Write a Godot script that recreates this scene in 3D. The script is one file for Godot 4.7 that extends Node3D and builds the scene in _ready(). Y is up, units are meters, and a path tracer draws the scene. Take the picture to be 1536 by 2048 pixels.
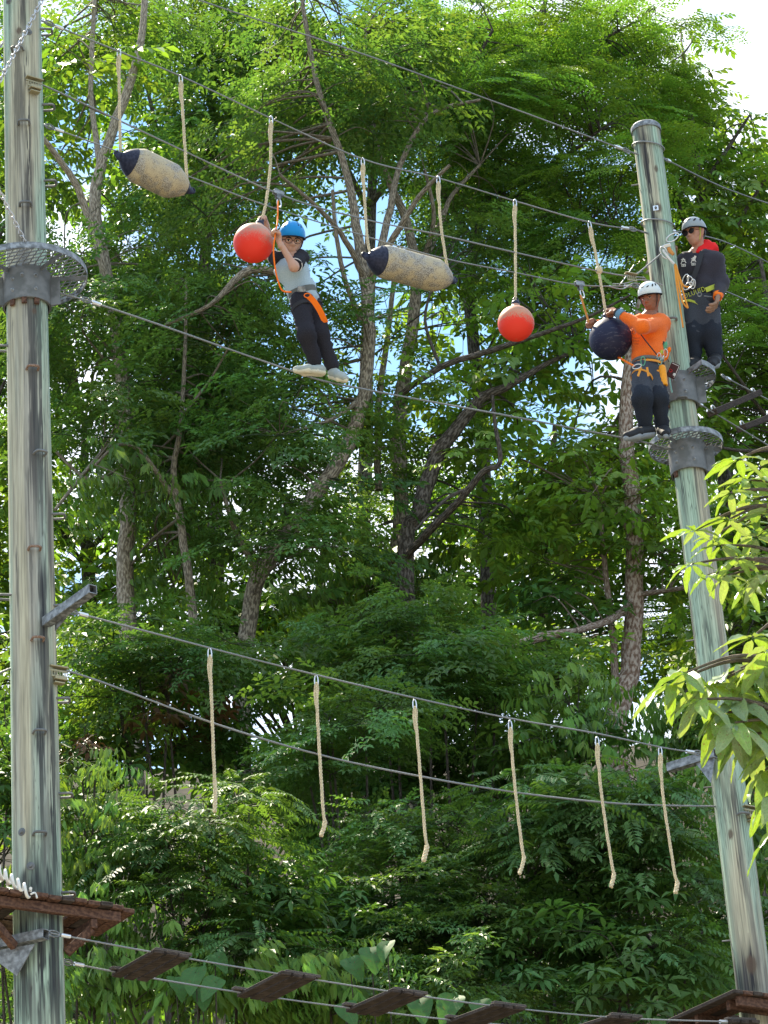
extends Node3D

# ------------------------------------------------------------------ the view
const FOCAL := 6000.0          # focal length in units of the 1536 x 2048 photograph
const EYE := Vector3(0, 1.6, 0)
var view_right: Vector3
var view_up: Vector3
var view_ahead: Vector3
var rng := RandomNumberGenerator.new()
var names := {}
var M := {}
var grain := FastNoiseLite.new()

func set_view():
	var pitch := deg_to_rad(26.098)
	var roll := deg_to_rad(4.312)
	var r0 := Vector3(1, 0, 0)
	var u0 := Vector3(0, cos(pitch), sin(pitch))
	view_ahead = Vector3(0, sin(pitch), -cos(pitch))
	view_right = r0 * cos(roll) - u0 * sin(roll)
	view_up = r0 * sin(roll) + u0 * cos(roll)
	var cam := Camera3D.new()
	cam.name = "camera"
	cam.fov = rad_to_deg(2.0 * atan(1024.0 / FOCAL))
	cam.near = 0.1
	cam.far = 600.0
	add_child(cam)
	cam.global_transform = Transform3D(Basis(view_right, view_up, -view_ahead), EYE)
	cam.current = true

func at(x: float, y: float, d: float) -> Vector3:
	# the place seen at (x, y) of the photograph that stands d metres ahead of the camera on the ground plan
	var v := view_ahead * FOCAL + view_right * (x - 768.0) + view_up * (1024.0 - y)
	return EYE + v * (d / -v.z)

func set_light():
	var env := Environment.new()
	env.background_mode = Environment.BG_SKY
	var w := 1024
	var h := 512
	var im := Image.create(w, h, false, Image.FORMAT_RGBF)
	var n := FastNoiseLite.new()
	n.seed = 138
	n.noise_type = FastNoiseLite.TYPE_SIMPLEX_SMOOTH
	n.frequency = 3.0
	n.fractal_octaves = 5
	for j in h:
		var el := PI * (0.5 - (j + 0.5) / h)
		for i in w:
			var az := TAU * (i + 0.5) / w
			var dir := Vector3(sin(az) * cos(el), sin(el), -cos(az) * cos(el))
			var up := maxf(dir.y, 0.0)
			var blue := Color(0.42, 0.58, 0.74).lerp(Color(0.10, 0.25, 0.48), pow(up, 0.5))
			var p := dir / (up + 0.35)
			var c := n.get_noise_3d(p.x * 1.3, p.y * 0.4, p.z * 1.3)
			var cover := smoothstep(-0.06, 0.28, c + 0.05)
			var col := blue.lerp(Color(0.68, 0.72, 0.77), cover * 0.92)
			if dir.y < 0.0:
				col = Color(0.12, 0.14, 0.09)
			im.set_pixel(i, j, col)
	var sm := PanoramaSkyMaterial.new()
	sm.panorama = ImageTexture.create_from_image(im)
	sm.energy_multiplier = 1.0
	var sky := Sky.new()
	sky.sky_material = sm
	env.sky = sky
	env.tonemap_mode = Environment.TONE_MAPPER_LINEAR
	env.tonemap_exposure = 2.85
	env.sdfgi_enabled = true
	env.ssao_enabled = true
	env.ssil_enabled = true
	var we := WorldEnvironment.new()
	we.name = "environment"
	we.environment = env
	add_child(we)
	var sun := DirectionalLight3D.new()
	sun.name = "sun"
	sun.light_energy = 1.6
	sun.light_color = Color(1.0, 0.95, 0.86)
	sun.light_angular_distance = 0.6
	sun.shadow_enabled = true
	add_child(sun)
	# high sun, beyond the trees and a little to the left: it looks down towards the camera
	var el := deg_to_rad(56.5)
	var az := deg_to_rad(-32.0)
	var from := Vector3(sin(az) * cos(el), sin(el), -cos(az) * cos(el))
	sun.look_at_from_position(from * 100.0, Vector3.ZERO, Vector3(0, 0, 1))

# ------------------------------------------------------------------ names and tags
func numbered(called: String) -> String:
	var k: int = names.get(called, 0)
	names[called] = k + 1
	return called if k == 0 else "%s_%03d" % [called, k]

func thing(called: String, label: String, category: String, where := Vector3.ZERO, group := "") -> Node3D:
	var o := Node3D.new()
	o.name = numbered(called)
	add_child(o)
	o.position = where
	o.set_meta("label", label)
	o.set_meta("category", category)
	if group:
		o.set_meta("group", group)
	return o

func part(called: String, mesh: Mesh, mat: Material, parent: Node3D, where := Transform3D()) -> MeshInstance3D:
	var o := MeshInstance3D.new()
	o.name = called
	o.mesh = mesh
	o.material_override = mat
	parent.add_child(o, true)
	o.transform = where
	return o

func put(called: String, g: Geo, mat: Material, parent: Node3D) -> MeshInstance3D:
	# geometry collected in world places, stored relative to its thing
	var off := parent.position
	var up := parent.get_parent()
	while up is Node3D and up != self:
		off += up.position
		up = up.get_parent()
	return part(called, g.commit(off), mat, parent)

func structure(called: String, mesh: Mesh, mat: Material) -> MeshInstance3D:
	var o := part(called, mesh, mat, self)
	o.set_meta("kind", "structure")
	return o

# ------------------------------------------------------------------ geometry
class Geo:
	var v := PackedVector3Array()
	var n := PackedVector3Array()
	var uv := PackedVector2Array()
	var c := PackedColorArray()
	var idx := PackedInt32Array()
	var colored := false

	func vert(p: Vector3, nn: Vector3, t := Vector2.ZERO, col := Color.WHITE) -> int:
		v.append(p)
		n.append(nn)
		uv.append(t)
		c.append(col)
		return v.size() - 1

	func tri(a: int, b: int, d: int):
		# a, b, d anticlockwise as seen from the front
		idx.append(a)
		idx.append(d)
		idx.append(b)

	func quad(p: Vector3, q: Vector3, r: Vector3, s: Vector3):
		var nn := (q - p).cross(s - p).normalized()
		var a := vert(p, nn, Vector2(0, 0))
		var b := vert(q, nn, Vector2(1, 0))
		var d := vert(r, nn, Vector2(1, 1))
		var e := vert(s, nn, Vector2(0, 1))
		tri(a, b, d)
		tri(a, d, e)

	func tube(pts: Array, radii: Array, sides := 8, closed := true, uvlen := 1.0):
		var k := pts.size()
		var rows := []
		var t0: Vector3 = (pts[1] - pts[0]).normalized()
		var side := t0.cross(Vector3.UP if absf(t0.y) < 0.9 else Vector3.RIGHT).normalized()
		var run := 0.0
		for i in k:
			var t: Vector3
			if i == 0:
				t = pts[1] - pts[0]
			elif i == k - 1:
				t = pts[i] - pts[i - 1]
			else:
				t = (pts[i + 1] - pts[i]).normalized() + (pts[i] - pts[i - 1]).normalized()
			t = t.normalized()
			if t == Vector3.ZERO:
				t = t0
			side = (side - t * side.dot(t)).normalized()
			var bi := t.cross(side)
			if i > 0:
				run += (pts[i] - pts[i - 1]).length()
			var r: float = radii[mini(i, radii.size() - 1)]
			var row := []
			for j in sides + 1:
				var a := TAU * j / sides
				var d := side * cos(a) + bi * sin(a)
				row.append(vert(pts[i] + d * r, d, Vector2(float(j) / sides, run / uvlen)))
			rows.append(row)
		for i in k - 1:
			for j in sides:
				tri(rows[i][j], rows[i][j + 1], rows[i + 1][j + 1])
				tri(rows[i][j], rows[i + 1][j + 1], rows[i + 1][j])
		if closed:
			for e in [0, k - 1]:
				var nn: Vector3 = (pts[1] - pts[0]).normalized() * -1.0 if e == 0 else (pts[k - 1] - pts[k - 2]).normalized()
				var m := vert(pts[e], nn)
				var first := v.size()
				for j in sides + 1:
					vert(v[rows[e][j]], nn, Vector2(0.5, 0.5))
				for j in sides:
					if e == 0:
						tri(m, first + j + 1, first + j)
					else:
						tri(m, first + j, first + j + 1)

	func box(centre: Vector3, b: Basis, size: Vector3, bevel := 0.0):
		# b: orthonormal axes; bevelled on all twelve edges when bevel > 0
		var h := size * 0.5
		var ax := [b.x, b.y, b.z]
		var hs := [h.x, h.y, h.z]
		for a in 3:
			var u := (a + 1) % 3
			var w := (a + 2) % 3
			for s in [-1.0, 1.0]:
				var o: Vector3 = centre + ax[a] * hs[a] * s
				var du: Vector3 = ax[u] * (hs[u] - bevel)
				var dw: Vector3 = ax[w] * (hs[w] - bevel)
				if s > 0:
					quad(o - du - dw, o + du - dw, o + du + dw, o - du + dw)
				else:
					quad(o - du + dw, o + du + dw, o + du - dw, o - du - dw)
		if bevel <= 0.0:
			return
		for a in 3:
			var u := (a + 1) % 3
			var w := (a + 2) % 3
			for su in [-1.0, 1.0]:
				for sw in [-1.0, 1.0]:
					var du: Vector3 = ax[u] * su
					var dw: Vector3 = ax[w] * sw
					var la: Vector3 = ax[a] * (hs[a] - bevel)
					var p: Vector3 = centre + du * hs[u] + dw * (hs[w] - bevel)
					var q: Vector3 = centre + du * (hs[u] - bevel) + dw * hs[w]
					quad_out(p - la, p + la, q + la, q - la, du + dw)

	func quad_out(p: Vector3, q: Vector3, r: Vector3, s: Vector3, out: Vector3):
		if (q - p).cross(s - p).dot(out) > 0:
			quad(p, q, r, s)
		else:
			quad(s, r, q, p)

	func lathe(base: Transform3D, prof: Array, sides := 24, uvs := true):
		# prof: [radius, height] from bottom to top, turned about the local y axis
		var rows := []
		for i in prof.size():
			var p: Vector2 = prof[i]
			var d0: Vector2 = prof[maxi(i - 1, 0)]
			var d1: Vector2 = prof[mini(i + 1, prof.size() - 1)]
			var t := d1 - d0
			var nn := Vector2(t.y, -t.x).normalized()
			var row := []
			for j in sides + 1:
				var a := TAU * j / sides
				var dir := Vector3(cos(a), 0, -sin(a))
				row.append(vert(base * (dir * p.x + Vector3.UP * p.y), (base.basis * (dir * nn.x + Vector3.UP * nn.y)).normalized(), Vector2(float(j) / sides, 1.0 - float(i) / (prof.size() - 1))))
			rows.append(row)
		for i in prof.size() - 1:
			for j in sides:
				tri(rows[i][j], rows[i][j + 1], rows[i + 1][j + 1])
				tri(rows[i][j], rows[i + 1][j + 1], rows[i + 1][j])

	func disc(centre: Vector3, nn: Vector3, r: float, sides := 16):
		var s := nn.cross(Vector3.UP if absf(nn.y) < 0.9 else Vector3.RIGHT).normalized()
		var t := nn.cross(s)
		var m := vert(centre, nn, Vector2(0.5, 0.5))
		var f := v.size()
		for j in sides + 1:
			var a := TAU * j / sides
			vert(centre + (s * cos(a) + t * sin(a)) * r, nn, Vector2(0.5 + 0.5 * cos(a), 0.5 + 0.5 * sin(a)))
		for j in sides:
			tri(m, f + j, f + j + 1)

	func ball(centre: Vector3, r: Vector3, b := Basis(), rows := 8, sides := 12):
		var rr := []
		for i in rows + 1:
			var e := PI * i / rows - PI / 2
			var row := []
			for j in sides + 1:
				var a := TAU * j / sides
				var d := Vector3(cos(a) * cos(e), sin(e), -sin(a) * cos(e))
				row.append(vert(centre + b * (d * r), (b * (d / r)).normalized(), Vector2(float(j) / sides, float(i) / rows)))
			rr.append(row)
		for i in rows:
			for j in sides:
				tri(rr[i][j], rr[i][j + 1], rr[i + 1][j + 1])
				tri(rr[i][j], rr[i + 1][j + 1], rr[i + 1][j])

	func ring(centre: Vector3, b: Basis, rx: float, rz: float, wire: float, sides := 14, wsides := 6, from := 0.0, to := TAU):
		var pts := []
		for j in sides + 1:
			var a := lerpf(from, to, float(j) / sides)
			pts.append(centre + b.x * cos(a) * rx + b.z * sin(a) * rz)
		tube(pts, [wire], wsides, to - from < TAU - 0.01)

	func strap(pts: Array, width: float, thick: float, facing: Vector3):
		# a flat band along pts; facing: the way its broad side looks
		for i in pts.size() - 1:
			var p: Vector3 = pts[i]
			var q: Vector3 = pts[i + 1]
			var t := (q - p).normalized()
			var nn := (facing - t * facing.dot(t)).normalized()
			box((p + q) * 0.5, Basis(t, nn.cross(t) * -1.0, nn), Vector3((q - p).length() + thick * 0.8, width, thick))

	func commit(off := Vector3.ZERO) -> ArrayMesh:
		if off != Vector3.ZERO:
			for i in v.size():
				v[i] -= off
		var arr := []
		arr.resize(Mesh.ARRAY_MAX)
		arr[Mesh.ARRAY_VERTEX] = v
		arr[Mesh.ARRAY_NORMAL] = n
		arr[Mesh.ARRAY_TEX_UV] = uv
		if colored:
			arr[Mesh.ARRAY_COLOR] = c
		arr[Mesh.ARRAY_INDEX] = idx
		var m := ArrayMesh.new()
		m.add_surface_from_arrays(Mesh.PRIMITIVE_TRIANGLES, arr)
		return m

func curve(pts: Array, steps := 4) -> Array:
	# Catmull-Rom through pts
	var out := []
	for i in pts.size() - 1:
		var p0: Vector3 = pts[maxi(i - 1, 0)]
		var p1: Vector3 = pts[i]
		var p2: Vector3 = pts[i + 1]
		var p3: Vector3 = pts[mini(i + 2, pts.size() - 1)]
		for s in steps:
			out.append(p1.cubic_interpolate(p2, p0, p3, float(s) / steps))
	out.append(pts[-1])
	return out

func curve_radii(rs: Array, steps := 4) -> Array:
	var out := []
	for i in rs.size() - 1:
		for s in steps:
			out.append(lerpf(rs[i], rs[i + 1], float(s) / steps))
	out.append(rs[-1])
	return out

func rope_geo(g: Geo, pts: Array, r: float, lay: float, strands := 3, sides := 5):
	# laid rope: strands that wind round one another
	var dense := []
	var run := 0.0
	var step := lay / 7.0
	for i in pts.size() - 1:
		var p: Vector3 = pts[i]
		var q: Vector3 = pts[i + 1]
		var k := maxi(1, int(ceil((q - p).length() / step)))
		for s in k:
			dense.append(p.lerp(q, float(s) / k))
	dense.append(pts[-1])
	for s in strands:
		var line := []
		run = 0.0
		var t0: Vector3 = (dense[1] - dense[0]).normalized()
		var side := t0.cross(Vector3(0.3, 0.1, 1)).normalized()
		for i in dense.size():
			var t: Vector3 = (dense[mini(i + 1, dense.size() - 1)] - dense[maxi(i - 1, 0)]).normalized()
			side = (side - t * side.dot(t)).normalized()
			if i > 0:
				run += (dense[i] - dense[i - 1]).length()
			var a := TAU * (run / lay + float(s) / strands)
			line.append(dense[i] + (side * cos(a) + t.cross(side) * sin(a)) * r * 0.5)
		g.tube(line, [r * 0.56], sides)

# ------------------------------------------------------------------ materials
func lin(r: float, g: float, b: float) -> Color:
	return Color(r, g, b).linear_to_srgb()

func mat(called: String, col: Color, rough := 0.7, metal := 0.0, spec := 0.3) -> StandardMaterial3D:
	var m := StandardMaterial3D.new()
	m.resource_name = called
	m.albedo_color = col
	m.roughness = rough
	m.metallic = metal
	m.metallic_specular = spec
	M[called] = m
	return m

func mottled(m: StandardMaterial3D, lo: Color, hi: Color, freq: float, scale: float, sd := 1, size := 256, octaves := 4):
	# colour that varies over the surface between two tones, by world position
	var nt := noise_tex(freq, sd, size, octaves)
	var r := Gradient.new()
	r.set_color(0, lo)
	r.set_color(1, hi)
	r.set_offset(0, 0.3)
	r.set_offset(1, 0.7)
	nt.color_ramp = r
	m.albedo_texture = nt
	m.albedo_color = Color.WHITE
	m.uv1_triplanar = true
	m.uv1_world_triplanar = false
	m.uv1_scale = Vector3.ONE * scale

func noise_tex(freq: float, sd: int, size := 256, octaves := 4) -> NoiseTexture2D:
	var n := FastNoiseLite.new()
	n.seed = sd
	n.frequency = freq
	n.fractal_octaves = octaves
	var t := NoiseTexture2D.new()
	t.width = size
	t.height = size
	t.seamless = true
	t.noise = n
	return t

func bumpy(m: StandardMaterial3D, freq: float, cm: float, sd := 3):
	m.heightmap_enabled = true
	m.heightmap_texture = noise_tex(freq, sd)
	m.heightmap_scale = cm

func pole_material(called: String, streaks: Array, sd: int, knots: Array) -> StandardMaterial3D:
	# treated timber: mint to straw ground, long weathered streaks, fine drying cracks. u runs round the pole (0.5 faces the
	# camera's side), v runs down from the top of the texture's 11 m
	var w := 256
	var h := 1536
	var im := Image.create(w, h, false, Image.FORMAT_RGB8)
	var hm := Image.create(w, h, false, Image.FORMAT_L8)
	var a := FastNoiseLite.new()
	a.seed = sd
	a.frequency = 0.02
	a.fractal_octaves = 3
	var b := FastNoiseLite.new()
	b.seed = sd + 5
	b.frequency = 0.012
	b.fractal_octaves = 4
	var crack := FastNoiseLite.new()
	crack.seed = sd + 9
	crack.frequency = 0.03
	crack.noise_type = FastNoiseLite.TYPE_SIMPLEX
	crack.fractal_octaves = 2
	var mint := Color(0.29, 0.385, 0.29)
	var straw := Color(0.36, 0.335, 0.24)
	var grey := Color(0.19, 0.19, 0.185)
	var soot := Color(0.022, 0.022, 0.027)
	for row in h:
		var j := row * 1.333
		var fv := float(row) / h
		var here := []
		for s in streaks:
			if fv > s[1] - 0.02 and fv < s[2] + 0.02:
				here.append([s[0], s[1], s[2], s[3] * (0.75 + 0.8 * b.get_noise_2d(s[0] * 700.0, j * 0.5)), s[4], 0.012 * a.get_noise_2d(j * 0.25, s[0] * 900.0)])
		var near_knots := []
		for k in knots:
			if absf(fv - k[1]) * 11.0 < 0.3:
				near_knots.append(k)
		for i in w:
			var fu := float(i) / w
			# wrap round the pole by sampling on a circle
			var cx := cos(TAU * fu) * 40.0
			var cz := sin(TAU * fu) * 40.0
			var patch := a.get_noise_3d(cx * 0.55, j * 0.05, cz * 0.55)
			var fibre := b.get_noise_3d(cx * 17.0, j * 0.26, cz * 17.0)
			var fine := a.get_noise_3d(cx * 22.0, j * 0.7, cz * 22.0)
			var col := mint.lerp(straw, smoothstep(-0.12, 0.3, patch))
			col = col.lerp(grey, 0.55 * smoothstep(0.0, 0.42, b.get_noise_3d(cx * 1.3, j * 0.035 + 300.0, cz * 1.3)))
			col = col * (1.0 + 0.55 * fibre + 0.35 * fine)
			var dark := 0.0
			for s in here:
				var du: float = absf(fposmod(fu - s[0] + 0.5 + s[5], 1.0) - 0.5)
				if du < s[3] * 1.2 + 0.06:
					var ends: float = smoothstep(s[1] - 0.02, s[1] + 0.012, fv + 0.02 * fibre) * (1.0 - smoothstep(s[2] - 0.03, s[2] + 0.02, fv + 0.05 * fibre))
					dark = maxf(dark, s[4] * ends * (1.0 - smoothstep(s[3] * 0.55, s[3] * 1.1, du + 0.030 * fibre + 0.02 * fine)))
			col = col.lerp(soot, clampf(dark * 1.02 * (1.0 + 0.7 * fibre), 0.0, 0.97))
			var blot := b.get_noise_3d(cx * 3.1 + 90.0, j * 0.30, cz * 3.1)
			col = col.lerp(Color(0.085, 0.08, 0.075), 0.5 * smoothstep(0.2, 0.42, blot + 0.25 * fine))
			var cr := absf(crack.get_noise_3d(cx * 7.5, j * 0.07, cz * 7.5))
			var open := 1.0 - smoothstep(0.0, 0.055, cr + 0.06 * smoothstep(-0.1, 0.3, patch))
			col = col.lerp(Color(0.05, 0.05, 0.045), open * 0.85)
			for k in near_knots:
				var du2: float = (fposmod(fu - k[0] + 0.5, 1.0) - 0.5) * 1.05
				var dv2: float = (fv - k[1]) * 11.0
				var rr := sqrt(du2 * du2 + dv2 * dv2 * 0.45) + 0.02 * fine
				col = col.lerp(Color(0.10, 0.07, 0.05), 0.85 * (1.0 - smoothstep(k[2] * 0.5, k[2], rr)))
			col = Color(clampf(col.r, 0.01, 1.0), clampf(col.g, 0.01, 1.0), clampf(col.b, 0.01, 1.0)).linear_to_srgb()
			im.set_pixel(i, row, col)
			var hgt := clampf(0.6 + 0.3 * fibre - 0.55 * open, 0.0, 1.0)
			hm.set_pixel(i, row, Color(hgt, hgt, hgt))
	var m := mat(called, Color.WHITE, 0.85)
	m.albedo_texture = ImageTexture.create_from_image(im)
	m.heightmap_enabled = true
	m.heightmap_texture = ImageTexture.create_from_image(hm)
	m.heightmap_scale = 0.6
	return m

func make_materials():
	grain.seed = 5
	grain.frequency = 1.0
	var m := mat("galvanised", lin(0.30, 0.32, 0.33), 0.55, 0.55)
	mottled(m, lin(0.12, 0.125, 0.125), lin(0.31, 0.325, 0.33), 0.03, 2.2, 21)
	m = mat("weathered_steel", lin(0.2, 0.2, 0.2), 0.65, 0.45)
	mottled(m, lin(0.13, 0.134, 0.13), lin(0.21, 0.215, 0.21), 0.02, 1.3, 22)
	mat("cable_steel", lin(0.24, 0.25, 0.25), 0.55, 0.5)
	mat("bright_steel", lin(0.62, 0.63, 0.63), 0.35, 0.8)
	m = mat("brass_steel", lin(0.32, 0.28, 0.17), 0.5, 0.6)
	m = mat("rusty_steel", lin(0.2, 0.1, 0.06), 0.75, 0.3)
	mottled(m, lin(0.16, 0.07, 0.04), lin(0.32, 0.27, 0.22), 0.06, 6.0, 23)
	m = mat("rope_fibre", lin(0.4, 0.32, 0.17), 0.9)
	mottled(m, lin(0.40, 0.32, 0.185), lin(0.66, 0.56, 0.37), 0.05, 5.0, 24)
	m.rim_enabled = true
	m.rim = 0.4
	mat("chain_steel", lin(0.5, 0.5, 0.5), 0.45, 0.6)
	mat("white_rope", lin(0.62, 0.62, 0.58), 0.85)
	m = mat("fender_white", lin(0.6, 0.55, 0.42), 0.6)
	m = mat("navy_vinyl", lin(0.016, 0.02, 0.045), 0.42)
	mottled(m, lin(0.012, 0.014, 0.03), lin(0.03, 0.035, 0.06), 0.03, 4.0, 25)
	m = mat("dark_plank", lin(0.06, 0.045, 0.035), 0.85)
	mottled(m, lin(0.022, 0.017, 0.014), lin(0.078, 0.06, 0.049), 0.04, 3.0, 26)
	m.uv1_scale = Vector3(0.8, 6, 6)
	m = mat("red_timber", lin(0.18, 0.08, 0.05), 0.8)
	mottled(m, lin(0.05, 0.026, 0.018), lin(0.13, 0.07, 0.044), 0.04, 3.0, 27)
	m = mat("grey_end_grain", lin(0.15, 0.13, 0.12), 0.9)
	mottled(m, lin(0.04, 0.034, 0.03), lin(0.14, 0.12, 0.105), 0.08, 7.0, 28)
	m = mat("soil", lin(0.06, 0.045, 0.03), 1.0)
	mottled(m, lin(0.014, 0.013, 0.008), lin(0.045, 0.036, 0.021), 0.03, 0.6, 29)
	m.uv1_world_triplanar = true
	m = mat("gravel", lin(0.42, 0.38, 0.31), 1.0)
	mottled(m, lin(0.25, 0.225, 0.18), lin(0.38, 0.345, 0.29), 0.06, 1.5, 30)
	m.uv1_world_triplanar = true

# ------------------------------------------------------------------ poles and rigging
const POLE_A := Vector3(-2.705, 0, -20.6)
const POLE_B := Vector3(2.79, 0, -24.4)

func spot(x: float, y: float, a := POLE_A, b := POLE_B, toward := 0.0) -> Vector3:
	# where the sight line meets the upright plane through a and b, moved `toward` the camera's side by some metres
	var along := Vector3(b.x - a.x, 0, b.z - a.z).normalized()
	var nn := Vector3(-along.z, 0, along.x)
	if nn.z < 0:
		nn = -nn
	var v := (view_ahead * FOCAL + view_right * (x - 768.0) + view_up * (1024.0 - y))
	var base := a + nn * toward
	var t := nn.dot(base - EYE) / nn.dot(v)
	return EYE + v * t

func pole_dir(pole: Vector3, u: float) -> Vector3:
	var f := Vector3(-pole.x, 0, -pole.z).normalized()
	var r := Vector3.UP.cross(f)
	return f * cos(TAU * (u - 0.5)) + r * sin(TAU * (u - 0.5))

func pole_r(pole: Vector3, y: float) -> float:
	return lerpf(0.187, 0.152, clampf((y - 6.0) / 12.0, -0.5, 1.0)) if pole == POLE_A else lerpf(0.156, 0.132, clampf((y - 6.0) / 12.0, -0.5, 1.0))

func pole_h(pole: Vector3, x: float, y: float) -> float:
	return at(x, y, -pole.z).y

func pole_v(pole: Vector3, x: float, y: float) -> float:
	return (18.5 - pole_h(pole, x, y)) / 11.0

func shaft(pole: Vector3, top: float) -> Geo:
	var g := Geo.new()
	var rows := []
	var sides := 40
	var k := 60
	for i in k + 1:
		var y := lerpf(-0.5, top, float(i) / k)
		var row := []
		for j in sides + 1:
			var u := float(j) / sides
			var d := pole_dir(pole, u)
			var r := pole_r(pole, y) * (1.0 + 0.02 * grain.get_noise_3d(d.x * 0.8 + pole.x, y * 0.35, d.z * 0.8))
			row.append(g.vert(Vector3(pole.x, y, pole.z) + d * r, d, Vector2(u, (18.5 - y) / 11.0)))
		rows.append(row)
	for i in k:
		for j in sides:
			g.tri(rows[i][j], rows[i][j + 1], rows[i + 1][j + 1])
			g.tri(rows[i][j], rows[i + 1][j + 1], rows[i + 1][j])
	g.disc(Vector3(pole.x, top, pole.z), Vector3.UP, pole_r(pole, top), 40)
	return g

func staple(pole: Vector3, y: float, u: float, out := 0.065, wide := 0.088) -> Geo:
	var g := Geo.new()
	var d := pole_dir(pole, u)
	var t := Vector3.UP.cross(d)
	var r := pole_r(pole, y)
	var c := Vector3(pole.x, y, pole.z) + d * (r - 0.02)
	var h := wide * 0.5
	g.tube(curve([c - t * h, c - t * h + d * (out * 0.6), c - t * h * 0.85 + d * (out + 0.012), c + d * (out + 0.02), c + t * h * 0.85 + d * (out + 0.012), c + t * h + d * (out * 0.6), c + t * h], 3), [0.0105], 6)
	return g

func bolt(p: Vector3, d: Vector3, r := 0.016, washer := true) -> Geo:
	var g := Geo.new()
	var b := Transform3D(Basis(Quaternion(Vector3.UP, d)), p)
	if washer:
		g.lathe(b, [Vector2(r * 1.9, -0.004), Vector2(r * 1.9, 0.005), Vector2(0.001, 0.0052)], 14)
	g.lathe(b, [Vector2(r, 0.0), Vector2(r, 0.014), Vector2(r * 0.8, 0.018), Vector2(0.0, 0.0185)], 6)
	return g

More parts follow.
